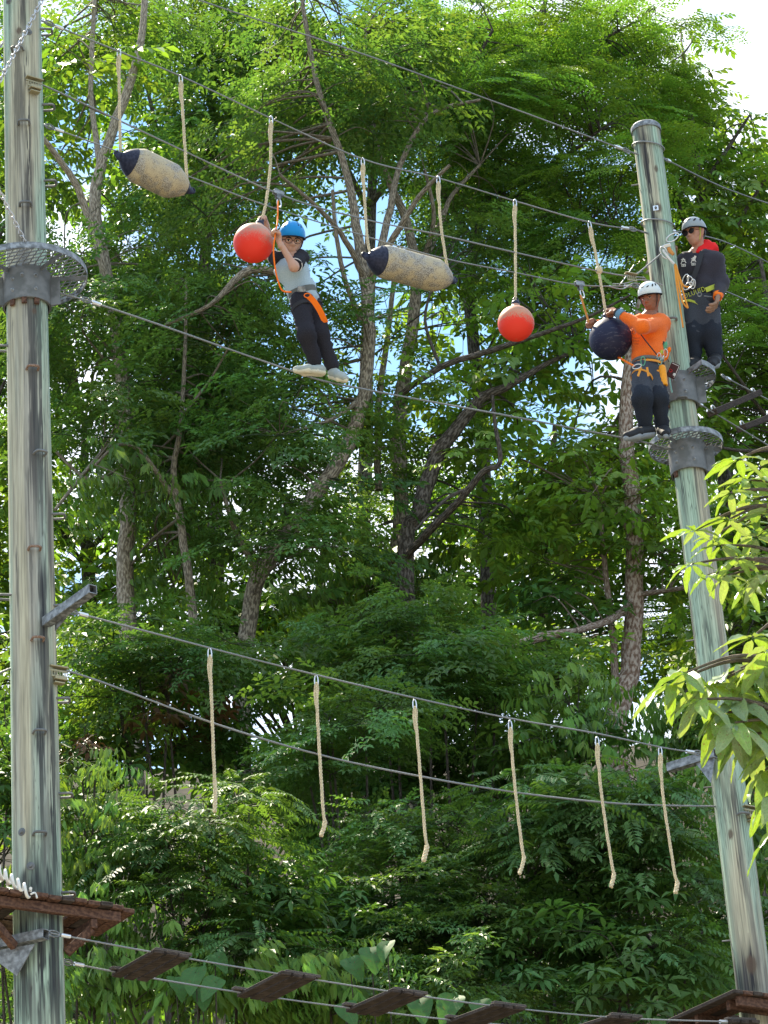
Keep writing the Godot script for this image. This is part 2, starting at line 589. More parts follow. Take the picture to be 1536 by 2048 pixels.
func step_platform(called_label: String, pole: Vector3, y: float, radius: float, from: float, to: float, group: String, arms: Array) -> Node3D:
	# round expanded-metal step bolted to a pole by a collar; from, to: the share of the circle it fills, as angles in turns of the pole's u
	var t := thing("step_platform", called_label, "platform", Vector3(pole.x, y, pole.z), group)
	var full := to - from > 0.99
	var g := Geo.new()
	var n := 48
	var pr := pole_r(pole, y)
	# rim: an upright flat bar bent round
	for i in n:
		var u0 := lerpf(from, to, float(i) / n)
		var u1 := lerpf(from, to, float(i + 1) / n)
		var p := pole_dir(pole, u0)
		var q := pole_dir(pole, u1)
		var o := Vector3(pole.x, y, pole.z)
		for s in [[radius, 1.0], [radius - 0.007, -1.0]]:
			var a: Vector3 = o + p * s[0]
			var b: Vector3 = o + q * s[0]
			g.quad_out(a + Vector3.DOWN * 0.03, b + Vector3.DOWN * 0.03, b + Vector3.UP * 0.025, a + Vector3.UP * 0.025, p * s[1])
		for s in [[0.025, Vector3.UP], [-0.03, Vector3.DOWN]]:
			var e: Vector3 = Vector3.UP * s[0]
			g.quad_out(o + p * radius + e, o + q * radius + e, o + q * (radius - 0.007) + e, o + p * (radius - 0.007) + e, s[1])
	if not full:
		for u in [from, to]:
			var d := pole_dir(pole, u)
			var side := Vector3.UP.cross(d)
			g.box(Vector3(pole.x, y - 0.002, pole.z) + d * ((radius + pr) * 0.5), Basis(d, Vector3.UP, d.cross(Vector3.UP)), Vector3(radius - pr, 0.055, 0.008))
			side = side
	put("rim", g, M.galvanised, t)
	# deck of expanded metal: two crossing families of strands
	g = Geo.new()
	var fx := pole_dir(pole, 0.62)
	var fz := Vector3.UP.cross(fx)
	for fam in [1.0, -1.0]:
		var dir = (fx * cos(0.42) + fz * sin(0.42) * fam).normalized()
		var nrm := Vector3.UP.cross(dir)
		var step := 0.046
		var count := int(radius / step)
		for k in range(-count, count + 1):
			var off := k * step
			var half := sqrt(maxf(0.0, radius * radius - off * off)) - 0.004
			var seg := maxi(2, int(half * 2.0 / 0.05))
			for s in seg:
				var t0 := lerpf(-half, half, float(s) / seg)
				var t1 := lerpf(-half, half, float(s + 1) / seg)
				var mid = nrm * off + dir * (t0 + t1) * 0.5
				if mid.length() < pr + 0.004:
					continue
				if not full:
					var f := Vector3(-pole.x, 0, -pole.z).normalized()
					var ang := fposmod(atan2(mid.dot(Vector3.UP.cross(f)), mid.dot(f)) / TAU + 0.5, 1.0)
					if ang < from or ang > to:
						continue
				var c = Vector3(pole.x, y, pole.z) + mid + Vector3.UP * (0.002 * fam)
				g.box(c, Basis(dir, Vector3.UP, dir.cross(Vector3.UP)), Vector3(t1 - t0, 0.008, 0.006))
	put("mesh_deck", g, M.weathered_steel, t)
	# collar sleeve with wing plates
	g = Geo.new()
	var low := -0.30
	g.lathe(Transform3D(Basis(), Vector3(pole.x, y, pole.z)), [Vector2(pr + 0.012, low), Vector2(pr + 0.030, low), Vector2(pr + 0.030, -0.004), Vector2(pr + 0.012, -0.004), Vector2(pr + 0.012, low)], 40)
	put("collar", g, M.weathered_steel, t)
	for u in ([0.28, 0.72] if pole == POLE_A else [0.74]):
		g = Geo.new()
		var d := pole_dir(pole, u)
		g.box(Vector3(pole.x, y - 0.165, pole.z) + d * (pr + 0.062), Basis(d, Vector3.UP, d.cross(Vector3.UP)), Vector3(0.085, 0.26, 0.012), 0.002)
		put("wing_plate", g, M.weathered_steel, t)
		for k in 3:
			put("bolt", bolt(Vector3(pole.x, y - 0.08 - 0.075 * k, pole.z) + d * (pr + 0.07) + d.cross(Vector3.UP) * (-0.006 if u > 0.5 else 0.006), d.cross(Vector3.UP) * (-1.0 if u > 0.5 else 1.0), 0.009, false), M.galvanised, t)
	for u in arms:
		g = Geo.new()
		var d := pole_dir(pole, u)
		g.box(Vector3(pole.x, y - 0.026, pole.z) + d * ((radius + pr) * 0.5 + 0.012), Basis(d, Vector3.UP, d.cross(Vector3.UP)), Vector3(radius - pr - 0.045, 0.04, 0.008), 0.001)
		put("support_arm", g, M.weathered_steel, t)
	for q in [[0.47, -0.1], [0.56, -0.1], [0.56, -0.22], [0.40, -0.12], [0.40, -0.22]]:
		var d := pole_dir(pole, q[0])
		put("bolt", bolt(Vector3(pole.x, y + q[1], pole.z) + d * (pr + 0.030), d, 0.009), M.galvanised, t)
	for u in ([0.39, 0.48, 0.57] if pole == POLE_A else [0.36]):
		g = Geo.new()
		var d := pole_dir(pole, u)
		g.box(Vector3(pole.x, y - 0.315, pole.z) + d * (pr + 0.016), Basis(d.cross(Vector3.UP), Vector3.UP, d), Vector3(0.042, 0.075, 0.022), 0.003)
		put("wooden_wedge", g, M.red_timber, t)
	return t

func beam_bracket(parent: Node3D, p0: Vector3, p1: Vector3, wide: float, gusset: Array):
	# hollow square tube from p0 to p1 and a plate below it
	var g := Geo.new()
	var x := (p1 - p0).normalized()
	var z := x.cross(Vector3.UP).normalized()
	var y := z.cross(x)
	var l := (p1 - p0).length()
	var th := 0.006
	for s in [1.0, -1.0]:
		g.box((p0 + p1) * 0.5 + y * s * (wide - th) * 0.5, Basis(x, y, z), Vector3(l, th, wide))
		g.box((p0 + p1) * 0.5 + z * s * (wide - th) * 0.5, Basis(x, y, z), Vector3(l, wide - 2 * th, th))
	put("bracket_tube", g, M.galvanised, parent)
	g = Geo.new()
	var a: Vector3 = gusset[0]
	var b: Vector3 = gusset[1]
	var c: Vector3 = gusset[2]
	var nn := (b - a).cross(c - a).normalized() * 0.005
	for s in [1.0, -1.0]:
		var i := g.vert(a + nn * s, nn.normalized() * s, Vector2(0, 0))
		g.vert(b + nn * s, nn.normalized() * s, Vector2(1, 0))
		g.vert(c + nn * s, nn.normalized() * s, Vector2(0, 1))
		if s > 0:
			g.tri(i, i + 1, i + 2)
		else:
			g.tri(i, i + 2, i + 1)
	var mid := (a + b + c) / 3.0
	for e in [[a, b], [b, c], [c, a]]:
		g.quad_out(e[0] + nn, e[1] + nn, e[1] - nn, e[0] - nn, (e[0] + e[1]) * 0.5 - mid)
	put("gusset_plate", g, M.galvanised, parent)

func saddle(parent: Node3D, p: Vector3, along: Vector3, d: Vector3):
	# perforated steel saddle that the cable lies on: two rails, webs between the holes, a foot against the pole
	var y := d.cross(along).normalized()
	if y.y < 0:
		y = -y
	var b := Basis(along, y, along.cross(y))
	var g := Geo.new()
	g.box(p, b, Vector3(0.15, 0.012, 0.05), 0.002)
	g.box(p - y * 0.03, b, Vector3(0.145, 0.014, 0.008))
	g.box(p - y * 0.075, b, Vector3(0.12, 0.014, 0.008))
	for k in 6:
		g.box(p - y * 0.052 + along * (-0.055 + 0.022 * k), b, Vector3(0.007, 0.036, 0.007))
	g.box(p - y * 0.095 + d * 0.012, b, Vector3(0.1, 0.03, 0.05), 0.003)
	g.box(p - y * 0.13, b, Vector3(0.085, 0.012, 0.05), 0.002)
	put("cable_saddle", g, M.brass_steel, parent)

func build_poles():
	var A := POLE_A
	var B := POLE_B
	var sa := []
	# dark weather streaks as the photograph shows them: x, y0, y1 and half width of the strip (share of the girth), strength
	for s in [[48, -60, 95, 0.028, 0.75], [40, 110, 330, 0.055, 0.55], [60, 130, 470, 0.018, 0.85], [52, 380, 470, 0.02, 0.6], [70, 615, 1010, 0.055, 0.72], [86, 620, 1010, 0.03, 0.75],
			[28, 640, 760, 0.012, 0.6], [36, 1110, 1260, 0.02, 0.5], [92, 1170, 1500, 0.05, 0.72], [103, 1000, 1180, 0.03, 0.6], [84, 1440, 1640, 0.03, 0.8], [110, 1380, 1800, 0.035, 0.85], [62, 1690, 1800, 0.03, 0.6],
			[78, 1755, 1860, 0.20, 0.9], [50, 1850, 2070, 0.07, 0.85], [84, 1850, 2070, 0.045, 0.9], [112, 1820, 2070, 0.09, 0.93], [32, 1900, 2070, 0.03, 0.6], [120, 1100, 1420, 0.03, 0.7], [33, 1490, 1640, 0.012, 0.5]]:
		var c = 46.0 + (s[1] + s[2]) * 0.5 * 0.0176
		var hw = 38.0 + (s[1] + s[2]) * 0.5 * 0.0068
		sa.append([0.5 + asin(clampf((s[0] - c) / hw, -0.98, 0.98)) / TAU, pole_v(A, c, s[1]), pole_v(A, c, s[2]), s[3], s[4]])
	var sb := []
	for s in [[1280, 270, 330, 0.16, 0.8], [1305, 275, 600, 0.045, 0.88], [1316, 560, 770, 0.055, 0.85], [1292, 290, 420, 0.02, 0.7], [1275, 480, 620, 0.015, 0.5], [1368, 780, 900, 0.03, 0.5], [1346, 930, 1130, 0.03, 0.88], [1360, 920, 1010, 0.012, 0.8],
			[1392, 920, 1010, 0.03, 0.75], [1352, 1040, 1330, 0.05, 0.9], [1380, 1250, 1500, 0.045, 0.72], [1418, 1250, 1360, 0.02, 0.6], [1420, 1560, 1700, 0.045, 0.9], [1450, 1590, 1630, 0.14, 0.78], [1470, 1590, 1660, 0.06, 0.85],
			[1436, 1640, 1800, 0.03, 0.8], [1440, 1700, 1990, 0.035, 0.65], [1480, 1690, 1800, 0.012, 0.6], [1487, 1925, 2060, 0.2, 0.92]]:
		var ym: float = (s[1] + s[2]) * 0.5
		var c := 1290.0 + (ym - 260.0) * 0.126
		var hw := 28.0 + (ym - 260.0) * 0.0048
		sb.append([0.5 + asin(clampf((s[0] - c) / hw, -0.98, 0.98)) / TAU, pole_v(B, c, s[1]), pole_v(B, c, s[2]), s[3], s[4]])
	for s in [[43, 115], [55, 262], [56, 425], [70, 750], [83, 917], [72, 1110], [81, 1290], [81, 1475], [80, 1678]]:
		for e in [-7.0, 8.0]:
			var c: float = 46.0 + s[1] * 0.0176
			var hw: float = 38.0 + s[1] * 0.0068
			sa.append([0.5 + asin(clampf((s[0] + e - c) / hw, -0.98, 0.98)) / TAU, pole_v(A, c, s[1] + 10), pole_v(A, c, s[1] + 62), 0.011, 0.7])
	var ma := pole_material("timber_near", sa, 41, [[0.47, pole_v(A, 48, 82), 0.03], [0.55, pole_v(A, 70, 640), 0.025]])
	var mb := pole_material("timber_far", sb, 57, [[0.46, pole_v(B, 1440, 1680), 0.035], [0.5, pole_v(B, 1480, 1940), 0.07], [0.56, pole_v(B, 1330, 350), 0.03], [0.53, pole_v(B, 1300, 430), 0.05]])
	# the left pole
	var t := thing("timber_pole", "tall mint-grey timber pole with chains and a perforated brass-coloured bracket", "pole", A)
	put("shaft", shaft(A, 19.2), ma, t)
	for s in [[43, 115, 0.46], [55, 262, 0.5], [56, 425, 0.5], [70, 750, 0.53], [83, 917, 0.57], [72, 1110, 0.52], [81, 1290, 0.53], [81, 1475, 0.53], [80, 1678, 0.52], [84, 1878, 0.53]]:
		put("staple", staple(A, pole_h(A, s[0], s[1] + 8), s[2]), M.rusty_steel if s[1] in [750, 1110, 1290] else M.weathered_steel, t)
	for s in [[95, 62, 0.74], [95, 213, 0.74], [95, 365, 0.74], [104, 1032, 0.74], [118, 1215, 0.73], [112, 1400, 0.74], [122, 1590, 0.74], [126, 1788, 0.74], [10, 1200, 0.27], [22, 700, 0.26]]:
		put("staple", staple(A, pole_h(A, s[0], s[1]), s[2], 0.09, 0.09), M.weathered_steel, t)
	for s in [[61, 84, 0.55], [22, 20, 0.38], [30, 1680, 0.4], [44, 1750, 0.46]]:
		var h := pole_h(A, s[0], s[1])
		var d := pole_dir(A, s[2])
		put("bolt", bolt(Vector3(A.x, h, A.z) + d * pole_r(A, h), d, 0.016), M.weathered_steel, t)
	var along := (B - A).normalized()
	var h1 := pole_h(A, 80, 178)
	saddle(t, Vector3(A.x, h1, A.z) + pole_dir(A, 0.58) * (pole_r(A, h1) + 0.03), along, pole_dir(A, 0.58))
	var h2 := pole_h(A, 105, 1342)
	saddle(t, Vector3(A.x, h2, A.z) + pole_dir(A, 0.68) * (pole_r(A, h2) + 0.03), along, pole_dir(A, 0.68))
	beam_bracket(t, at(92, 1245, 20.45), at(186, 1178, 19.95), 0.07, [at(110, 1238, 20.42), at(150, 1212, 20.2), at(111, 1262, 20.42)])
	beam_bracket(t, at(-40, 1897, 20.6), at(92, 1868, 20.25), 0.07, [at(-30, 1905, 20.5), at(70, 1888, 20.3), at(34, 1952, 20.4)])
	# the right pole
	t = thing("timber_pole", "timber pole with grey metal cap on top, two instructors standing on its steps", "pole", B)
	var top := pole_h(B, 1290, 262)
	put("shaft", shaft(B, top), mb, t)
	var g := Geo.new()
	var r := pole_r(B, top)
	g.lathe(Transform3D(Basis(), Vector3(B.x, top, B.z)), [Vector2(r + 0.002, -0.02), Vector2(r + 0.012, -0.02), Vector2(r + 0.012, 0.03), Vector2(r, 0.045), Vector2(0.0, 0.05)], 40)
	put("pole_cap", g, M.galvanised, t)
	for s in [[1347, 655, 0.52], [1367, 812, 0.52], [1480, 1640, 0.6]]:
		put("staple", staple(B, pole_h(B, s[0], s[1]), s[2], 0.05), M.weathered_steel, t)
	for s in [[1268, 368, 0.25], [1352, 795, 0.25], [1440, 1275, 0.25], [1400, 1575, 0.26], [1440, 1882, 0.26], [1412, 885, 0.7], [1415, 905, 0.7]]:
		var h := pole_h(B, s[0], s[1])
		var d := pole_dir(B, s[2])
		g = Geo.new()
		g.tube([Vector3(B.x, h, B.z) + d * (pole_r(B, h) - 0.02), Vector3(B.x, h, B.z) + d * (pole_r(B, h) + 0.07)], [0.007], 6)
		put("step_pin", g, M.weathered_steel, t)
	var hb := pole_h(B, 1305, 432)
	var db := pole_dir(B, 0.5)
	g = Geo.new()
	g.box(Vector3(B.x, hb, B.z) + db * (pole_r(B, hb) + 0.004), Basis(db.cross(Vector3.UP), Vector3.UP, db), Vector3(0.05, 0.055, 0.008), 0.001)
	put("washer_plate", g, M.bright_steel, t)
	put("bolt", bolt(Vector3(B.x, hb, B.z) + db * (pole_r(B, hb) + 0.008), db, 0.012, false), M.weathered_steel, t)
	beam_bracket(t, at(1432, 1507, 24.2), at(1338, 1536, 24.5), 0.075, [at(1388, 1522, 24.33), at(1430, 1512, 24.2), at(1422, 1566, 24.2)])
	var h3 := pole_h(B, 1490, 1622)
	saddle(t, Vector3(B.x, h3, B.z) + pole_dir(B, 0.68) * (pole_r(B, h3) + 0.03), along, pole_dir(B, 0.66))
	# the round mesh steps
	step_platform("round metal mesh step platform hung with a chain on the chained pole", A, pole_h(A, 54, 552), 0.485, 0.0, 1.0, "", [0.02, 0.12, 0.37, 0.6, 0.75])
	step_platform("round metal mesh step platform under the feet of the orange-shirted instructor", B, pole_h(B, 1350, 893), 0.34, 0.0, 1.0, "", [0.1, 0.3, 0.42, 0.8])
	step_platform("half-round metal mesh step platform under the feet of the black-shirted instructor", B, pole_h(B, 1366, 756), 0.355, 0.62, 1.08, "", [0.76, 0.9])
	wood_platforms()

func chain(label: String, p: Vector3, q: Vector3, group: String):
	var t := thing("steel_chain", label, "chain", (p + q) * 0.5, group)
	var pitch := 0.042
	var l := (q - p).length()
	var n := int(l / pitch)
	var d := (q - p).normalized()
	var s := d.cross(Vector3(0.2, 0.1, 1)).normalized()
	var g := Geo.new()
	var pts := []
	for k in 13:
		var a := TAU * k / 12.0
		pts.append(Vector3(cos(a) * 0.014, sin(a) * 0.018 + signf(sin(a)) * 0.012, 0))
	g.tube(pts, [0.0058], 6, false)
	var link := g.commit()
	for i in n:
		var c := p + d * (pitch * (i + 0.5)) + Vector3.DOWN * 0.03 * l * sin(PI * (i + 0.5) / n) * 0.3
		var x := s if i % 2 == 0 else d.cross(s)
		part("link", link, M.chain_steel, t, Transform3D(Basis(x, d, x.cross(d)), c - t.position))

func wood_platforms():
	# left platform: boards on joists round the pole; seen from below
	var y := spot(150, 1799, POLE_A, POLE_B, 0.31).y
	var along := (POLE_B - POLE_A).normalized()
	var face := Vector3(-along.z, 0, along.x)
	if face.z < 0:
		face = -face
	var o := Vector3(POLE_A.x, y, POLE_A.z)
	var t := thing("wooden_platform", "reddish wooden platform of boards and joists built round the chained pole", "platform", o)
	var b := Basis(face, Vector3.UP, face.cross(Vector3.UP))
	var bw := 0.098
	for k in range(-9, 6):
		var c := o + along * (k * (bw + 0.006) + 0.09)
		var near := 0.31 - (0.03 * maxf(0.0, k - 3) if k > 3 else 0.0)
		var far := 0.42 - (0.05 * maxf(0.0, k - 3) if k > 3 else 0.0)
		for run in ([[-far, near]] if absf(k * (bw + 0.006) + 0.09) > 0.21 else [[-far, -0.21], [0.21, near]]):
			var g := Geo.new()
			g.box(c + face * ((run[0] + run[1]) * 0.5) + Vector3.UP * (0.0035 * sin(k * 2.3)), b, Vector3(run[1] - run[0], 0.034, bw), 0.004)
			put("board", g, M.red_timber if k % 3 else M.dark_plank, t)
	for f in [-0.34, -0.23, 0.235]:
		var g := Geo.new()
		g.box(o + face * f + along * -0.17 + Vector3.DOWN * 0.062, Basis(along, Vector3.UP, along.cross(Vector3.UP)), Vector3(1.42, 0.075, 0.045), 0.004)
		put("joist", g, M.red_timber, t)
	for k in [-0.5, 0.32]:
		var g := Geo.new()
		g.box(o + along * k + Vector3.DOWN * 0.14 + face * -0.05, b, Vector3(0.62, 0.07, 0.05), 0.004)
		put("bearer", g, M.red_timber, t)
		g = Geo.new()
		var p0 = o + along * k * 0.5 + face * 0.12 + Vector3.DOWN * 0.34
		var p1 = o + along * k + face * 0.22 + Vector3.DOWN * 0.17
		var x = (p1 - p0).normalized()
		var z = x.cross(Vector3.UP).normalized()
		g.box((p0 + p1) * 0.5, Basis(x, z.cross(x), z), Vector3((p1 - p0).length(), 0.06, 0.045), 0.003)
		put("brace", g, M.red_timber, t)
	# right platform, cut by the picture's lower corner
	y = pole_h(POLE_B, 1500, 2024)
	o = Vector3(POLE_B.x, y, POLE_B.z)
	t = thing("wooden_platform", "dark wooden platform round the foot of the capped pole", "platform", o)
	for k in range(-5, 9):
		var c := o + along * (k * (bw + 0.006))
		for run in ([[-0.5, 0.4]] if absf(k * (bw + 0.006)) > 0.19 else [[-0.5, -0.18], [0.18, 0.4]]):
			var g := Geo.new()
			g.box(c + face * ((run[0] + run[1]) * 0.5) + Vector3.UP * (0.0035 * sin(k * 1.7)), b, Vector3(run[1] - run[0], 0.034, bw), 0.004)
			put("board", g, M.dark_plank if k % 2 else M.red_timber, t)
	for f in [-0.42, -0.2, 0.22, 0.34]:
		var g := Geo.new()
		g.box(o + face * f + along * 0.2 + Vector3.DOWN * 0.062, Basis(along, Vector3.UP, along.cross(Vector3.UP)), Vector3(1.4, 0.085, 0.045), 0.004)
		put("joist", g, M.red_timber, t)

# ------------------------------------------------------------------ cables, ropes, loads
func cable(label: String, px: Array, r := 0.0095, group := "", toward := 0.0, clamp_ends := true) -> Array:
	var pts := []
	for p in px:
		pts.append(spot(p[0], p[1], POLE_A, POLE_B, toward))
	return cable_world(label, pts, r, group, clamp_ends)

func cable_world(label: String, pts: Array, r := 0.0095, group := "", clamp_ends := true) -> Array:
	var line := curve(pts, 6)
	var t := thing("steel_cable", label, "cable", pts[0], group)
	var g := Geo.new()
	rope_geo(g, line, r * 0.82, 0.12, 4, 4)
	put("strand", g, M.cable_steel, t)
	if clamp_ends:
		for e in [0, 1]:
			var p: Vector3 = line[0] if e == 0 else line[-1]
			var q: Vector3 = line[1] if e == 0 else line[-2]
			var d := (q - p).normalized()
			g = Geo.new()
			var up := d.cross(Vector3(0, 0, 1)).normalized()
			g.ring(p + d * 0.03, Basis(d, up.cross(d), up), 0.045, 0.022, 0.007, 12, 5)
			put("thimble", g, M.galvanised, t)
			for pole in [POLE_A, POLE_B]:
				var foot := Vector3(pole.x, p.y, pole.z)
				if (foot - p).length() < 0.6:
					g = Geo.new()
					g.tube([foot + (p - foot).normalized() * 0.1, p + d * 0.01], [0.009], 6)
					put("eye_bolt", g, M.galvanised, t)
			g = Geo.new()
			g.tube([p + d * 0.085, p + d * 0.16], [r * 1.9], 8)
			put("ferrule", g, M.bright_steel, t)
	return line

func hang_rope(label: String, pts: Array, r: float, group: String, shackle := true) -> Node3D:
	var t := thing("hanging_rope", label, "rope", pts[0], group)
	var line := curve(pts, 5)
	var g := Geo.new()
	rope_geo(g, line, r, r * 6.5)
	put("rope", g, M.rope_fibre, t)
	# spliced eye at the top
	g = Geo.new()
	var d: Vector3 = (line[1] - line[0]).normalized()
	var x := d.cross(Vector3(0, 0, 1)).normalized()
	rope_geo(g, curve([line[0] + d * 0.24, line[0] + d * 0.12 + x * r * 1.1, line[0] + d * 0.02 + x * r * 0.9, line[0] - d * 0.02, line[0] + d * 0.02 - x * r * 0.9, line[0] + d * 0.1 - x * r * 0.3], 4), r * 0.72, r * 4.0)
	put("splice", g, M.rope_fibre, t)
	if shackle:
		g = Geo.new()
		g.ring(line[0] - d * 0.035, Basis(x, d.cross(x), d), 0.014, 0.05, 0.0055, 12, 5)
		put("shackle", g, M.bright_steel, t)
	return t

func fender_texture(sd: int) -> ImageTexture:
	var w := 512
	var h := 512
	var im := Image.create(w, h, false, Image.FORMAT_RGB8)
	var n := FastNoiseLite.new()
	n.seed = sd
	n.frequency = 0.02
	n.fractal_octaves = 4
	for j in h:
		for i in w:
			var a := TAU * i / w
			var big := n.get_noise_3d(cos(a) * 60, sin(a) * 60, j * 0.45)
			var small := n.get_noise_3d(cos(a) * 800, sin(a) * 800, j * 6.0)
			var col := Color(0.45, 0.38, 0.25).lerp(Color(0.40, 0.38, 0.33), smoothstep(-0.2, 0.3, big))
			# mould and dirt, thick along the side that lies uppermost
			var side := 0.5 + 0.5 * cos(a - 2.0)
			var dirt := smoothstep(-0.02, 0.26, small * 0.95 + big * 0.4 + 0.3 * side - 0.06)
			col = col.lerp(Color(0.105, 0.08, 0.05), dirt * 0.8)
			col = col * (1.0 + 0.14 * small)
			im.set_pixel(i, j, Color(clampf(col.r, 0, 1), clampf(col.g, 0, 1), clampf(col.b, 0, 1)).linear_to_srgb())
	return ImageTexture.create_from_image(im)

func fender(label: String, p: Vector3, q: Vector3, r: float, sd: int, cap_a: float, cap_b: float):
	var t := thing("boat_fender", label, "fender", (p + q) * 0.5, "long fenders on the obstacle cable")
	var d := (q - p).normalized()
	var l := (q - p).length()
	var b := Basis(Quaternion(Vector3.UP, d))
	var o := Transform3D(b, p)
	var prof := []
	var n := 40
	for i in n + 1:
		var s := float(i) / n
		var x := s * l
		# rounded shoulders that draw in to a neck at both ends
		var e := minf(x, l - x)
		var rr := r * pow(clampf(e / (r * 1.15), 0.0, 1.0), 0.5) if e < r * 1.15 else r
		prof.append(Vector2(maxf(rr, 0.03), x))
	var cut_a := 0
	var cut_b := n
	for i in n + 1:
		if prof[i].y < cap_a:
			cut_a = i
		if prof[n - i].y > l - cap_b:
			cut_b = n - i
	var g := Geo.new()
	g.lathe(o, prof.slice(cut_a, cut_b + 1), 40)
	var m: StandardMaterial3D = mat("fender_skin_%d" % sd, Color.WHITE, 0.6)
	m.albedo_texture = fender_texture(sd)
	put("body", g, m, t)
	for e in [[prof.slice(0, cut_a + 1), p, -d], [prof.slice(cut_b, n + 1), q, d]]:
		if e[0].size() < 2:
			continue
		var grown := []
		for s in e[0]:
			grown.append(Vector2(s.x + 0.003, s.y))
		g = Geo.new()
		g.lathe(o, grown, 40)
		var cap := put("end_cap", g, M.navy_vinyl, t)
		g = Geo.new()
		# flattened tongue with a rope eye
		var dd: Vector3 = e[2]
		var up := (Vector3.UP - dd * dd.dot(Vector3.UP)).normalized()
		g.ball(e[1] - dd * 0.02, Vector3(0.07, 0.045, 0.022), Basis(dd, up, dd.cross(up)), 8, 12)
		g.ring(e[1] + dd * 0.03 + up * 0.012, Basis(dd, dd.cross(up), up), 0.024, 0.024, 0.009, 12, 6)
		put("rope_eye", g, M.navy_vinyl, cap)

func buoy_texture(low: Color, high: Color, from: float, to: float, sd: int) -> ImageTexture:
	# dyed vinyl, bleached and dusty from the crown down, the edge of the bleaching grainy
	var w := 512
	var h := 256
	var im := Image.create(w, h, false, Image.FORMAT_RGB8)
	var n := FastNoiseLite.new()
	n.seed = sd
	n.frequency = 0.03
	n.fractal_octaves = 4
	for j in h:
		for i in w:
			var a := TAU * i / w
			var big := n.get_noise_3d(cos(a) * 40, sin(a) * 40, j * 0.7)
			var small := n.get_noise_3d(cos(a) * 500, sin(a) * 500, j * 6.0)
			var f := 1.0 - float(j) / h
			var k := smoothstep(from, to, f + 0.22 * small + 0.10 * big)
			var col := low.lerp(high, k)
			var dust := smoothstep(0.15, 0.4, small * 0.7 + big * 0.6 + 0.18 * smoothstep(0.6, 0.95, f) - 0.02)
			col = col.lerp(Color(0.22, 0.19, 0.16), dust * 0.45 * k)
			im.set_pixel(i, j, Color(clampf(col.r, 0, 1), clampf(col.g, 0, 1), clampf(col.b, 0, 1)).linear_to_srgb())
	return ImageTexture.create_from_image(im)

func scuffed_texture(body: Color, scuff: Color, sd: int) -> ImageTexture:
	# one even dye with rubbed marks all over
	var w := 512
	var h := 256
	var im := Image.create(w, h, false, Image.FORMAT_RGB8)
	var n := FastNoiseLite.new()
	n.seed = sd
	n.frequency = 0.02
	n.fractal_octaves = 4
	for j in h:
		for i in w:
			var a := TAU * i / w
			var rub := n.get_noise_3d(cos(a) * 90, sin(a) * 90, j * 4.0) + 0.4 * n.get_noise_3d(cos(a) * 500, sin(a) * 500, j * 9.0)
			im.set_pixel(i, j, body.lerp(scuff, 0.5 * smoothstep(0.22, 0.5, rub)).linear_to_srgb())
	return ImageTexture.create_from_image(im)

func buoy(label: String, centre: Vector3, r: float, neck: Vector3, tex: ImageTexture, called: String):
	var t := thing("ball_buoy", label, "buoy", centre, "ball buoys on the obstacle cable")
	var up := (neck - centre).normalized()
	var o := Transform3D(Basis(Quaternion(Vector3.UP, up)), centre)
	var nh := (neck - centre).length()
	var prof := []
	for i in 25:
		var e := lerpf(-PI / 2, PI / 2 * 0.62, i / 24.0)
		prof.append(Vector2(maxf(cos(e) * r, 0.001), sin(e) * r))
	var last: Vector2 = prof[-1]
	for s in [0.25, 0.5, 0.75]:
		prof.append(Vector2(lerpf(last.x, 0.035, sqrt(s)), lerpf(last.y, nh - 0.05, s)))
	prof.append(Vector2(0.035, nh - 0.045))
	var g := Geo.new()
	g.lathe(o, prof, 48)
	# uv by height so that the bleaching keeps its place
	for i in g.v.size():
		var hh := (o.affine_inverse() * g.v[i]).y
		g.uv[i].y = 1.0 - clampf((hh + r) / (2.2 * r), 0.0, 1.0)
	var m: StandardMaterial3D = mat(called, Color.WHITE, 0.5)
	m.albedo_texture = tex
	put("float", g, m, t)
	g = Geo.new()
	g.lathe(o, [Vector2(0.036, nh - 0.06), Vector2(0.04, nh - 0.03), Vector2(0.03, nh - 0.01), Vector2(0.0, nh - 0.005)], 16)
	g.ring(neck, Basis(up.cross(Vector3(0, 0, 1)).normalized(), up.cross(up.cross(Vector3(0, 0, 1))).normalized(), up), 0.022, 0.028, 0.009, 12, 6)
	put("neck", g, M.navy_vinyl, t)

